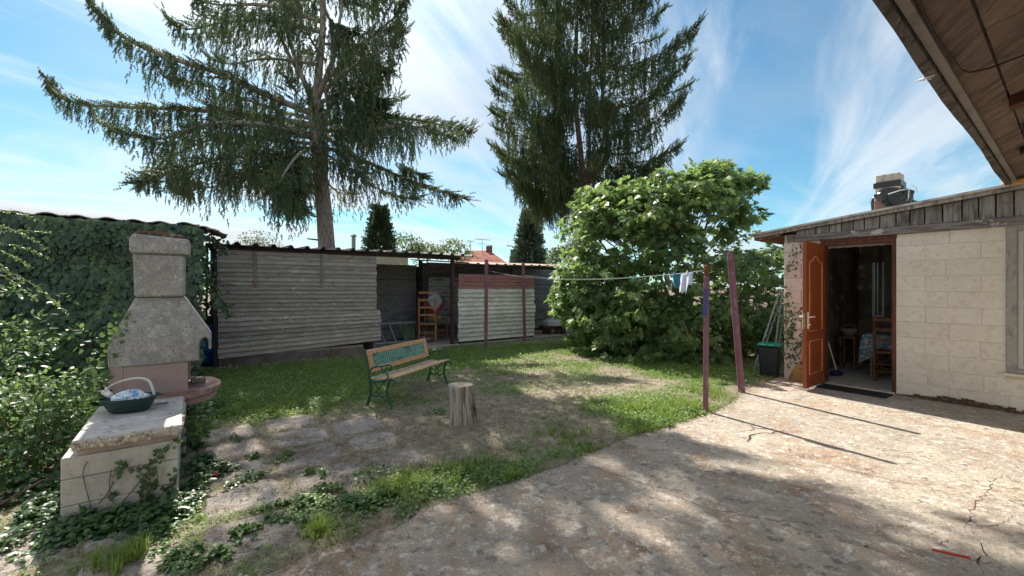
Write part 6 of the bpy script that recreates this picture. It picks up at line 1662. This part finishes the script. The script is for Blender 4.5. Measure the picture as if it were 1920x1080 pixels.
for k in range(12):
    i = R.randrange(nT); tgt = Vector(tips[i]) if k > 3 else Vector(tips[R.choice([j for j in range(0, nT, 7) if tips[j][2] > 3.3])])
    b_ = rootp + Vector((R.uniform(-.35, .35), R.uniform(-.3, .3), 0)); mid = b_.lerp(tgt, .5) + Vector((R.uniform(-.2, .2), R.uniform(-.2, .2), .35))
    P = smoothp([tuple(b_), tuple(b_.lerp(mid, .5) + Vector((0, 0, .15))), tuple(mid), tuple(tgt)], 4)
    m = MB(); m.tube(P, [.055 * (1 - .8 * i_ / (len(P) - 1)) for i_ in range(len(P))], 6); m.build('stem', M_figw, fig, smooth=True)
tw = MB()
for k in range(0, nT, 5):
    t_ = Vector(tips[k]); inn = rootp + Vector((0, 0, 1.6)); q = t_.lerp(inn, .28); tw.tube([q, t_.lerp(q, .4) + Vector((0, 0, .03)), t_], [.014, .010, .006], 4, False)
for (p_, q_) in SH: tw.tube([p_, q_], [.010, .005], 4, False)
o = tw.build('twigs', M_figw, fig); o['kind'] = 'stuff'

# ------------------------------------------------------------------ ivy covered outbuilding on the left
IB = 8.5
ob = empty('outbuilding', S(-2, IB, 0), TH, 'low outbuilding on the left with a pantile roof edge above solid ivy', 'building')
M_obw = mat('dark_render', (.10, .085, .07), [((.05, .045, .04), 5, .5, .65)], .95)
M_rtile = mat('pantile', (.46, .36, .31), [((.20, .15, .13), 8, .48, .64), ((.44, .38, .34), 14, .55, .68), ((.16, .07, .045), 10, .6, .68)], .9, vary=.2, bump=(30, .006))
m = MB(); m.sbox(-9, -.02, IB + .02, IB + 3.2, 0, 2.42); m.build('wall', M_obw, ob)
m = MB(); m.sbox(-9, .2, IB - .20, IB - .14, 2.36, 2.44); m.build('gutter_board', M_darkwood, ob)
def ptile(seed):
    r_ = random.Random(seed); m = MB(); W_ = .285; Ld = .42; prof = []
    for i in range(9):
        t = i / 8; prof.append((t * W_, .026 * max(0, math.sin(math.pi * min(1, t * 1.45))) - .006 * math.sin(math.pi * max(0, (t - .69) / .31))))
    vs = []
    for (y, dz) in ((0, 0), (Ld, .05 * Ld)):
        for (x, z) in prof: vs.append((x, y, z + dz))
    for (y, dz) in ((0, 0), (Ld, .05 * Ld)):
        for (x, z) in prof: vs.append((x, y, z + dz + .014))
    n_ = 9; fs = []
    for i in range(8): fs += [(i, i + 1, n_ + i + 1, n_ + i), (2 * n_ + i, 3 * n_ + i, 3 * n_ + i + 1, 2 * n_ + i + 1), (i, 2 * n_ + i, 2 * n_ + i + 1, i + 1)]
    me = bpy.data.meshes.new('tile'); me.from_pydata(vs, [], fs); me.materials.append(M_rtile); return me
ptm = ptile(0)
for row in range(3):
    for i in range(22):
        a = .10 - i * .29 - .29; link('tile', ptm, None, ob, Matrix.Translation(S(a + .02 * (row % 2), IB - .27 + row * .36 + R.uniform(-.02, .02), 2.462 + row * .020 + R.uniform(-.005, .01))) @ ROT @ Matrix.Rotation(R.uniform(-.03, .03), 4, 'Y'))
for (da, z, rt) in ((.0, 2.44, .12), (.12, 2.42, .25)):
    link('tile', ptm, None, ob, Matrix.Translation(S(.06 + da, IB - .3, z)) @ ROT @ Matrix.Rotation(rt, 4, 'Y') @ Matrix.Rotation(-.1, 4, 'X'))
m = MB(); m.add([S(-9, IB - .24, 2.40), S(.08, IB - .24, 2.40), S(.08, IB + 3, 2.40), S(-9, IB + 3, 2.40), S(-9, IB - .24, 2.452), S(.08, IB - .24, 2.452), S(.08, IB + 3, 2.45 + .15), S(-9, IB + 3, 2.45 + .15)], [(0, 3, 2, 1), (4, 5, 6, 7), (0, 1, 5, 4), (1, 2, 6, 5), (2, 3, 7, 6), (3, 0, 4, 7)]); m.build('roof_deck', M_obw, ob)
M_ivyw = leafmat('wall_ivy', [(.03, .06, .032), (.05, .09, .042), (.075, .125, .055), (.11, .17, .07), (.2, .3, .08)], (.14, .26, .06), .2, .36, .5)
M_ivywp = leafmat('wall_ivy_single', [(.03, .06, .032), (.05, .09, .042), (.075, .125, .055), (.11, .17, .07)], (.08, .16, .03), .2, .36, .5, shared_parts=True)
iv = empty('wall_ivy', S(-2, IB, 0), TH, 'dense dark ivy covering the outbuilding wall behind the barbecue', 'ivy')
n_ = 19000
a = .12 - 4.9 * rng.random(n_); z = 2.46 * rng.random(n_); bul = .06 + .50 * fbm(a * 1.5, z * 1.5, 3, 12) + .12 * vnoise(a * 5, z * 4, 8)
dep_ = bul * (1 - .5 * rng.random(n_) ** 2); b = IB - dep_
k_ = (a < -.02) | (z > 1.5) | (rng.random(n_) < .5); a, z, b = a[k_], z[k_], b[k_]; n_ = len(a)
pos = np.stack([.8 * a - .6 * b, .6 * a + .8 * b, z], 1)
nrm = np.array([.6, -.8, 0]); lat_ = np.array([.8, .6, 0])
fwd = np.outer(rng.normal(0, .45, n_), lat_) + np.tile([0, 0, -1.0], (n_, 1)) + np.outer(rng.uniform(.05, .6, n_), nrm)
upv = np.tile(nrm, (n_, 1)) + np.tile([0, 0, .55], (n_, 1)) + unit(n_) * .28
tone = np.clip(.28 + .24 * rng.normal(size=n_) + .5 * np.exp(-((a + 1.15 + .25 * np.sin(z * 3)) / .10) ** 2) * (z < 2.0) * (rng.random(n_) < .8) + .2 * (fbm(a * 2, z * 2, 3, 3) - .5), 0, 1)
leaf_split('leaf', iv, pos, frames(fwd, upv, rng.uniform(.05, .12, n_)), tone, IVY, M_ivyw, M_ivywp, 300)
# thin hedge and hanging ivy in the gap
gp = empty('hedge', S(.1, 10.6, 0), 0, 'dark thin hedge filling the gap between outbuilding and cladding', 'hedge')
n_ = 2600; a = rng.uniform(-1.2, .9, n_); b = rng.uniform(10.1, 11.0, n_); z = 2.5 * rng.random(n_)
k_ = (rng.random(n_) < np.where(z > 2.0, .25, .8)); a, b, z = a[k_], b[k_], z[k_]; n_ = len(a)
d = unit(n_); v, f, t = instance(IVY[0], IVY[1], frames(d, np.tile([.6, -.8, .5], (n_, 1)) + unit(n_) * .5, rng.uniform(.05, .11, n_)), np.stack([.8 * a - .6 * b, .6 * a + .8 * b, z], 1), np.clip(rng.normal(.3, .2, n_), 0, 1))
o = np_mesh('foliage', v, f, M_ivyw, t, gp); o['kind'] = 'stuff'
for k in range(7): aa_ = -.5 + .18 * k; m = MB(); m.tube([S(aa_, 10.5, 0), S(aa_ + .03, 10.5, 2.3)], .018, 5); m.build('stem', M_darkwood, gp)
def vine(name, paths, leaf_n, size, nrm, label, mt=M_ivyg, stem_r=.003, jitter=.03, cat='ivy', mat_stem=None, tonebase=.35):
    e = empty(name, paths[0][0], 0, label, cat); P_, D_ = [], []
    st = MB()
    for p in paths:
        q = smoothp([tuple(x) for x in p], 4); st.tube(q, [stem_r * (1 - .5 * i / len(q)) for i in range(len(q))], 4, False)
        k = max(2, int(leaf_n * sum((q[i + 1] - q[i]).length for i in range(len(q) - 1)))); pp, dd, _ = poly_sample([tuple(x) for x in q], rng.random(k)); P_.append(pp + rng.normal(0, jitter, (k, 3))); D_.append(dd)
    P_ = np.concatenate(P_); D_ = np.concatenate(D_); nrm = np.array(nrm, float); nrm /= np.linalg.norm(nrm); n_ = len(P_)
    P_ -= np.outer(np.minimum(0, (P_ - P_) @ nrm), nrm)
    off = rng.normal(0, jitter, (n_, 3)); off -= np.outer(off @ nrm, nrm); P_ = P_ + off + np.outer(np.abs(rng.normal(0, .008, n_)) + .006, nrm)
    d = D_ * .6 + unit(n_) * .8; d -= np.outer((d @ nrm) * .8, nrm)
    v, f, t = instance(IVY[0], IVY[1], frames(d, np.tile(nrm, (n_, 1)) + unit(n_) * .3, rng.uniform(size[0], size[1], n_)), P_, np.clip(rng.normal(tonebase, .2, n_), 0, 1))
    st.build('stem', mat_stem or M_vine, e); o = np_mesh('leaves', v, f, mt, t, e); o['kind'] = 'stuff'; return e
M_vine = mat('vine_stem', (.16, .12, .09), [((.08, .06, .05), 20, .5, .6)], .9)
def C(a, z, o=.006): return S(A0b + a, CB0 + .005 - o, z)      # on the front face of the counter
cpaths = [[C(-.16, -.02), C(-.17, .12), C(-.15, .22), C(-.16, .30), C(-.12, .36), C(-.08, .42)], [C(-.15, .22), C(-.20, .28), C(-.27, .34), C(-.30, .38)], [C(-.12, .36), C(-.08, .40), C(-.02, .46)], [C(-.12, .08), C(-.07, .14), C(-.03, .20), C(.0, .24)], [C(-.16, .12), C(-.14, .17)], [C(-.36, .16), C(-.32, .20)], [C(-.34, .29), C(-.29, .33)]]
vine('creeper', cpaths, 75, (.022, .042), (.6, -.8, 0), 'ivy sprays creeping up the front of the block counter', jitter=.012)
m = MB()
for P in ([C(-.42, .02), C(-.44, .16), C(-.47, .34), C(-.45, .42)], [C(-.36, .02), C(-.30, .10), C(-.22, .20), C(-.16, .28)], [C(-.33, .12), C(-.35, .24), C(-.34, .34)], [C(-.40, .14), C(-.36, .19), C(-.33, .26)], [C(-.12, .30), C(-.11, .18)], [C(-.06, .05), C(-.04, .12), C(-.05, .18)]):
    m.tube(smoothp([tuple(x) for x in P], 4), .0032, 4, False)
o = m.build('dead_tendrils', M_vine); tag(o, 'thin leafless brown tendrils stuck to the counter front', 'vine')
vine('creeper', [[S(A0b - .50, BB - .02, .45), S(A0b - .51, BB - .03, .8), S(A0b - .49, BB - .02, 1.0), S(A0b - .42, BB - .02, 1.14), S(A0b - .36, BB - .01, 1.30)], [S(A0b - .48, BB - .03, .5), S(A0b - .52, BB - .02, .75)]], 70, (.022, .045), (.6, -.8, 0), 'bright ivy spray climbing the left edge of the barbecue', M_ivyg, jitter=.03, tonebase=.7)
vine('creeper', [[S(A0b + .15, BB + .6, 0), S(A0b + .05, BB + .3, .15), S(A0b + .045, BB + .15, .33), S(A0b + .05, BB + .1, .42)], [S(A0b + .06, BB - .05, -.0), S(A0b + .04, BB + .01, .2), S(A0b + .02, BB + .01, .42)], [S(A0b + .1, BB + .5, .0), S(A0b + .08, BB + .56, .35)]], 110, (.03, .055), (.7, -.7, 0), 'dark ivy at the plinth below the pink hearth shelf', M_ivyg, jitter=.035)
vine('creeper', [[S(.05, IB - .25, 2.2), S(.2, IB - .25, 1.7), S(.28, IB - .3, 1.45), S(.42, IB - .3, 1.22), S(.46, IB - .3, 1.05)], [S(.0, IB - .2, 2.3), S(.15, IB - .1, 2.0), S(.18, IB - .2, 1.6)], [S(.1, IB - .1, 2.4), S(.35, IB, 2.25), S(.45, IB, 2.05)]], 80, (.05, .08), (.6, -.8, 0), 'loose ivy strands hanging in the gap left of the cladding', M_ivyw, jitter=.04)
# ivy on the shed corner
def Q(b, z): return S(WA - .012, b, z)
ipaths = [[Q(2.86, .9), Q(2.88, 1.15), Q(2.85, 1.35), Q(2.80, 1.55)], [Q(2.86, .5), Q(2.80, .8), Q(2.72, 1.0), Q(2.62, 1.15)], [Q(2.88, .4), Q(2.86, .7), Q(2.88, 1.0)], [Q(2.80, .35), Q(2.70, .6), Q(2.60, .8), Q(2.55, .95)], [Q(2.86, .2), Q(2.78, .3), Q(2.68, .45), Q(2.6, .55)], [Q(2.84, .75), Q(2.7, .85), Q(2.58, .75)], [Q(2.75, .5), Q(2.62, .62), Q(2.5, .85)], [Q(2.87, 1.0), Q(2.76, 1.12), Q(2.66, 1.05)], [Q(2.84, 1.75), Q(2.78, 1.9), Q(2.72, 2.05), Q(2.70, 2.2)], [Q(2.86, 1.7), Q(2.82, 1.85)]]
vine('creeper', ipaths, 105, (.022, .045), (-.8, -.6, 0), 'small leaved ivy growing over the left corner blocks of the shed', M_ivyg, jitter=.035, tonebase=.45)

# ------------------------------------------------------------------ shrubs at the left edge
M_shrub = leafmat('shrub_leaves', [(.06, .12, .055), (.09, .165, .075), (.13, .22, .09), (.19, .28, .11), (.26, .27, .05)], (.3, .45, .12), .42, .42, .55)
OVAL = (np.array([[0, 0, 0], [.3, -.26, .03], [.7, -.2, .0], [1, 0, -.08], [.7, .2, 0], [.3, .26, .03], [.5, 0, -.05]]), np.array([[0, 1, 6], [1, 2, 6], [2, 3, 6], [3, 4, 6], [4, 5, 6], [5, 0, 6]]))
M_shrubp = leafmat('shrub_leaf_single', [(.06, .12, .055), (.09, .165, .075), (.13, .22, .09), (.19, .28, .11)], (.3, .45, .12), .42, .42, .55, shared_parts=True)
def shrub(name, c, r, n, size, label, temp=OVAL, nbig=120, stems=True, clump=2.6, cat='shrub'):
    e = empty(name, (c[0], c[1], 0), 0, label, cat); c = np.array(c, float); r = np.array(r, float)
    u = unit(n); rad = rng.uniform(.45, 1.05, n); p = c + u * r * rad[:, None]; p = p[p[:, 2] > .03]; n = len(p)
    k_ = fbm(p[:, 0] * clump + p[:, 1] * 1.3, p[:, 2] * clump, 3, int(abs(c[0] * 10))) > .40; p = p[k_]; n = len(p)
    o_ = p - c; o_ /= np.linalg.norm(o_, axis=1, keepdims=True) + 1e-9
    d = o_ * .6 + unit(n) * .8; d[:, 2] -= .1; up = np.tile([0, 0, 1.0], (n, 1)) + o_ * .4 + unit(n) * .6
    tone = np.clip(rng.normal(.42, .17, n) + (rng.random(n) < .025) * .6, 0, 1)
    leaf_split('leaf', e, p, frames(d, up, rng.uniform(size[0], size[1], n)), tone, temp, M_shrub, M_shrubp, nbig)
    if stems:
        m = MB(); rr_ = random.Random(3)
        for k in range(26):
            t_ = Vector(p[rr_.randrange(n)]); b_ = Vector((c[0] + rr_.uniform(-.3, .3) * r[0], c[1] + rr_.uniform(-.3, .3) * r[1], 0)); m.tube([b_, b_.lerp(t_, .5) + Vector((0, 0, .1)), t_], [.012, .008, .003], 4, False)
        o = m.build('stems', M_vine, e); o['kind'] = 'stuff'
    return e
shrub('bramble_shrub', (-5.45, 4.5, .45), (1.25, .9, 1.05), 8500, (.045, .085), 'tall leafy shrub at the left edge in front of the wall ivy')
shrub('bramble_shrub', (-4.12, 3.55, .28), (.72, .6, .52), 6000, (.035, .07), 'sunlit mounded shrub directly left of the barbecue and counter')
shrub('weed_clump', (-3.5, 2.85, .08), (.62, .55, .32), 4200, (.03, .055), 'low clump of leafy weeds left of the counter base', nbig=60, cat='weeds')
shrub('weed_clump', (-4.0, 4.7, .15), (.9, .6, .55), 4200, (.04, .08), 'leafy growth behind the barbecue at the foot of the ivy wall', temp=IVY, nbig=60, cat='weeds')
# arching stems with small leaves
ar = empty('arching_branches', (-4.6, 3.6, 0), 0, 'long thin arching stems with tiny leaves reaching in from the left edge', 'shrub')
parts = []
for (x0, y0, x1, y1, bend) in ((-80, 455, 95, 437, -12), (-80, 430, 92, 470, -25), (-60, 460, 97, 486, -14), (-90, 470, 60, 502, -20), (-60, 500, 130, 592, -28), (-80, 560, 20, 700, -20), (-60, 395, 80, 415, -10), (-90, 500, 70, 565, -22), (-70, 620, 60, 640, -30), (-60, 420, 50, 405, -16), (-60, 480, 45, 535, -14)):
    dY = 3.55 + R.uniform(-.25, .35); P = [W(x0 + (x1 - x0) * t, y0 + (y1 - y0) * t + bend * math.sin(math.pi * t), dY + .2 * t) for t in np.linspace(0, 1, 7)]
    P = [W(-260, 760, dY), W(-190, 560, dY)] + P
    m = MB(); P = smoothp([tuple(p) for p in P], 3); m.tube(P, [.006 * (1 - .7 * i / len(P)) for i in range(len(P))], 5, False); m.build('stem', mat('green_stem', (.14, .16, .06), [], .7) if 'green_stem' not in MATS else MATS['green_stem'], ar)
    pp, dd, ln = poly_sample([tuple(p) for p in P], .3 + .7 * rng.random(int(300))); n_ = len(pp)
    parts.append((pp + rng.normal(0, .004, (n_, 3)), dd * .5 + unit(n_) * .9, rng.uniform(.014, .028, n_), np.clip(rng.normal(.7, .15, n_), 0, 1)))
o = crown_mesh('small_leaves', parts, M_shrub, ar, OVAL); o['kind'] = 'stuff'

# ------------------------------------------------------------------ the neighbourhood beyond the sheds
def leaf_tree(c, ells, n, size, mt, label, name='tree', trunk=.15, cone=False, group=None):
    e = empty(name, (c[0], c[1], 0), 0, label, 'tree', group); P = []
    top = 0
    for (x, y, z, rx, ry, rz_) in ells:
        u = unit(int(n * rx * rz_)); P.append(np.array([x, y, z]) + u * np.array([rx, ry, rz_]) * rng.uniform(.55, 1.08, len(u))[:, None]); top = max(top, z)
    P = np.concatenate(P); P = P[fbm(P[:, 0] * 1.3, P[:, 2] * 1.3, 3, 9) > .34]; n_ = len(P)
    v, f, t = instance(OVAL[0], OVAL[1], frames(unit(n_), np.tile([0, 0, 1.0], (n_, 1)) + unit(n_) * .7, rng.uniform(size * .6, size * 1.3, n_)), P, np.clip(rng.normal(.45, .18, n_) + .3 * (fbm(P[:, 0] * .9, P[:, 2] * .9, 2, 4) - .5), 0, 1))
    o = np_mesh('crown', v, f, mt, t, e); o['kind'] = 'stuff'
    m = MB(); m.tube([(c[0], c[1], -.1), (c[0] + .1, c[1], top * .5), (c[0], c[1], top)], [trunk, trunk * .8, trunk * .3], 8); m.build('trunk', M_bark, e); return e
def conifer(px, ybase, ytop, wpx, Y, mt, label, n=9000, size=.35):
    b = W(px, 540, Y); zt = 1.5 + (540 - ytop) / 800 * Y; rad = wpx / 2 / 800 * Y
    e = empty('conifer', (b.x, Y, 0), 0, label, 'tree'); h_ = rng.random(n) ** 1.25; an = rng.uniform(0, 6.28, n)
    k = 1 - h_; lay = .82 + .22 * np.abs(np.sin(h_ * 34 + 2 * np.sin(an * 3))); r_ = rad * 1.2 * np.minimum(k * 1.05, .95) * lay * rng.uniform(.3, 1.12, n) + .03
    P = np.stack([b.x + r_ * np.cos(an), Y + r_ * np.sin(an), .6 + (zt - .6) * h_], 1); d = np.stack([np.cos(an), np.sin(an), .25 + 0 * an], 1) + unit(n) * .4
    v, f, t = instance(SPR[0], SPR[1], frames(d, np.tile([0, 0, 1.0], (n, 1)), rng.uniform(size * .7, size * 1.2, n)), P, np.clip(rng.normal(.45, .2, n), 0, 1))
    o = np_mesh('crown', v, f, mt, t, e); o['kind'] = 'stuff'; m = MB(); m.tube([(b.x, Y, -.1), (b.x, Y, zt)], [.2, .02], 8); m.build('trunk', M_bark, e); return e
M_far = leafmat('far_leaves', [(.07, .10, .035), (.11, .15, .05), (.16, .21, .07), (.20, .25, .08)], (.25, .33, .08), .35, .6, .2)
M_farw = leafmat('far_willow', [(.10, .12, .07), (.15, .17, .10), (.20, .22, .13)], (.25, .3, .12), .3, .6, .2)
M_fcon = leafmat('far_conifer', [(.05, .08, .045), (.08, .12, .06), (.12, .17, .08)], (.1, .15, .05), .2, .6, .2)
M_fcon2 = leafmat('far_conifer_grey', [(.10, .15, .11), (.15, .21, .15), (.21, .28, .2)], (.1, .15, .08), .2, .6, .2)
conifer(712, 480, 388, 66, 30, M_fcon, 'dark conical evergreen rising beyond the tin roof, right of the spruce trunk', 2600, .6)
conifer(993, 490, 398, 64, 38, M_fcon2, 'grey green pointed conifer standing beyond the red edged roof', 3000, .75)
conifer(963, 490, 470, 26, 60, M_fcon2, 'tiny distant conifer beside the lamp post right of the red roof', 2500, .4)
p = W(485, 460, 34); leaf_tree((p.x, 34), [(p.x, 34, 3.6, 2.1, 1.6, 2.4)], 900, .16, M_farw, 'rounded grey green tree beyond the left end of the tin roof')
for (px, py, Y, w, hgt, lab) in ((762, 452, 42, 34, 26, 'light green tree just right of the dark evergreen'), (800, 458, 45, 26, 14, 'low pale green treetop between the two light green trees'), (850, 457, 44, 30, 20, 'light green treetop left of the aerials')):
    p = W(px, py, Y); k = Y / 800; leaf_tree((p.x, Y), [(p.x, Y, p.z - .6, w * k, 1.6, hgt * k), (p.x + w * k * .6, Y, p.z - 1.2, w * k * .7, 1.4, hgt * k * .7)], 420, .28, M_far, lab)
for (px, py, Y, w, hgt, lab) in ((1050, 478, 26, 26, 22, 'pale green tree showing between conifer and fig bush'), (1085, 470, 27, 30, 30, 'pale green tree right behind the upper left of the fig bush')):
    p = W(px, py, Y); k = Y / 800; leaf_tree((p.x, Y), [(p.x, Y, p.z - .2, w * k, .9, hgt * k)], 2200, .16, M_far, lab)
# far red roofed house with aerials
hy = 50.0; M_rr = mat('red_tile_roof', (.30, .105, .075), [((.22, .075, .055), 1.5, .45, .6)], .9); M_hw2 = mat('pale_render', (.55, .50, .42), [((.5, .45, .37), 1, .45, .6)], .95)
hh = empty('far_house', (W(905, 500, hy).x, hy, 0), 0, 'distant house with a red hipped roof beyond the shed roofs', 'house')
x0, x1 = W(862, 500, hy).x, W(945, 500, hy).x; zr = 1.5 + 71 / 800 * hy; ze = 1.5 + 44 / 800 * hy
m = MB(); m.box((x0, hy - 3, 0), (x1, hy + 4, ze)); m.build('wall', M_hw2, hh)
m = MB(); xr0, xr1 = W(880, 500, hy).x, W(917, 500, hy).x
m.add([(x0 - .4, hy - 3.4, ze), (x1 + .4, hy - 3.4, ze), (x1 + .4, hy + 4.4, ze), (x0 - .4, hy + 4.4, ze), (xr0, hy + .5, zr), (xr1, hy + .5, zr)], [(0, 1, 5, 4), (1, 2, 5), (2, 3, 4, 5), (3, 0, 4), (3, 2, 1, 0)]); rfo = m.build('roof', M_rr, hh)
cx_ = W(917, 500, hy).x; m = MB(); m.box((cx_ - .35, hy + .0, zr - .6), (cx_ + .35, hy + .8, zr + .5)); m.build('chimney', M_rr, rfo)
for (dx) in (-1.6, .2): m = MB(); m.box((x0 + 1.5 + dx + 1, hy - 3.03, 1.2), (x0 + 2.6 + dx + 1, hy - 2.98, 2.6)); m.build('window', m_gl, hh)
M_mast = mat('aerial_metal', (.25, .27, .28), [], .5, metal=.5)
for k, (px, ytop, wpx, nel, lab) in enumerate(((904, 450, 26, 5, 'larger rooftop aerial with a long boom above the red roof'), (882, 453, 12, 4, 'smaller comb shaped aerial left of the larger one'), (918, 461, 12, 3, 'little low aerial at the roof chimney'))):
    p = W(px, ytop, hy - .5 + k * .3); zb_ = zr - .5; e = empty('television_aerial', (p.x, p.y, zb_), 0, lab, 'aerial', 'rooftop aerials on the far house')
    m = MB(); m.tube([(p.x, p.y, zb_), (p.x, p.y, p.z + .1)], .035, 5); m.build('mast', M_mast, e)
    hw = wpx / 2 / 800 * hy; m = MB(); m.tube([(p.x - hw, p.y, p.z + .12), (p.x + hw, p.y, p.z)], .03, 4)
    for j in range(nel): x_ = p.x - hw + 2 * hw * j / (nel - 1); m.tube([(x_, p.y - .3, p.z - .15), (x_, p.y + .3, p.z + .2)], .02, 4)
    m.tube([(p.x - hw * .7, p.y, p.z - .4), (p.x + hw * .6, p.y, p.z - .45)], .02, 4); m.build('boom', M_mast, e)
for (px, ytop, Y, dirn, lab) in ((966, 461, 55, -1, 'grey curved street lamp right of the red roof'), (701, 447, 33, -1, 'white curved street lamp in front of the dark evergreen')):
    b = W(px, 540, Y); zt = 1.5 + (540 - ytop) / 800 * Y; e = empty('street_lamp', (b.x, Y, 0), 0, lab, 'street lamp'); k = Y / 800
    m = MB(); m.tube(smoothp([(b.x, Y, 0), (b.x, Y, zt * .7), (b.x - 1 * k, Y, zt - 8 * k), (b.x + dirn * 5 * k, Y, zt - 1 * k), (b.x + dirn * 11 * k, Y, zt)], 4), .6 * k + .02, 6); m.build('pole', M_white if px < 800 else M_mast, e)
    m = MB(); m.box((b.x + dirn * 16 * k if dirn < 0 else b.x + 11 * k, Y - .12, zt - .8 * k), (b.x + dirn * 10 * k if dirn < 0 else b.x + 16 * k, Y + .12, zt + .8 * k)); m.build('lamp_head', M_white if px < 800 else M_mast, e)
p = W(663, 445, 20); e = empty('flue_pipe', (p.x, 20, 0), 0, 'slim grey flue pipe with a cap beyond the tin roof', 'chimney')
m = MB(); m.tube([(p.x, 20, 0), (p.x, 20, p.z)], .09, 10); m.build('pipe', M_mast, e); m = MB(); m.lathe([(.10, 0), (.15, .02), (.15, .05), (.08, .12)], (p.x, 20, p.z + .02), 10); m.build('cap', M_mast, e)
# neighbour's pale wall glimpsed under the roof
nw = MB(); a_ = W(640, 500, 16); b_ = W(763, 500, 16); nw.box((a_.x, 16, 0), (b_.x, 16.2, 2.72)); o = nw.build('boundary_wall', M_hw2); tag(o, 'pale rendered wall glimpsed under the tin roof behind the grey panels', 'wall')
hg = empty('hedge', (W(730, 495, 15.4).x, 15.4, 0), 0, 'strip of green hedge top below the pale wall glimpsed through the bay', 'hedge')
n_ = 2500; P = np.stack([W(700, 0, 15.4).x + rng.uniform(-1.5, 1.9, n_), 15.4 + rng.uniform(-.25, .25, n_), 1.2 + 1.15 * rng.random(n_)], 1)
v, f, t = instance(OVAL[0], OVAL[1], frames(unit(n_), np.tile([0, 0, 1.0], (n_, 1)), rng.uniform(.06, .12, n_)), P, rng.random(n_)); o = np_mesh('foliage', v, f, M_far, t, hg); o['kind'] = 'stuff'
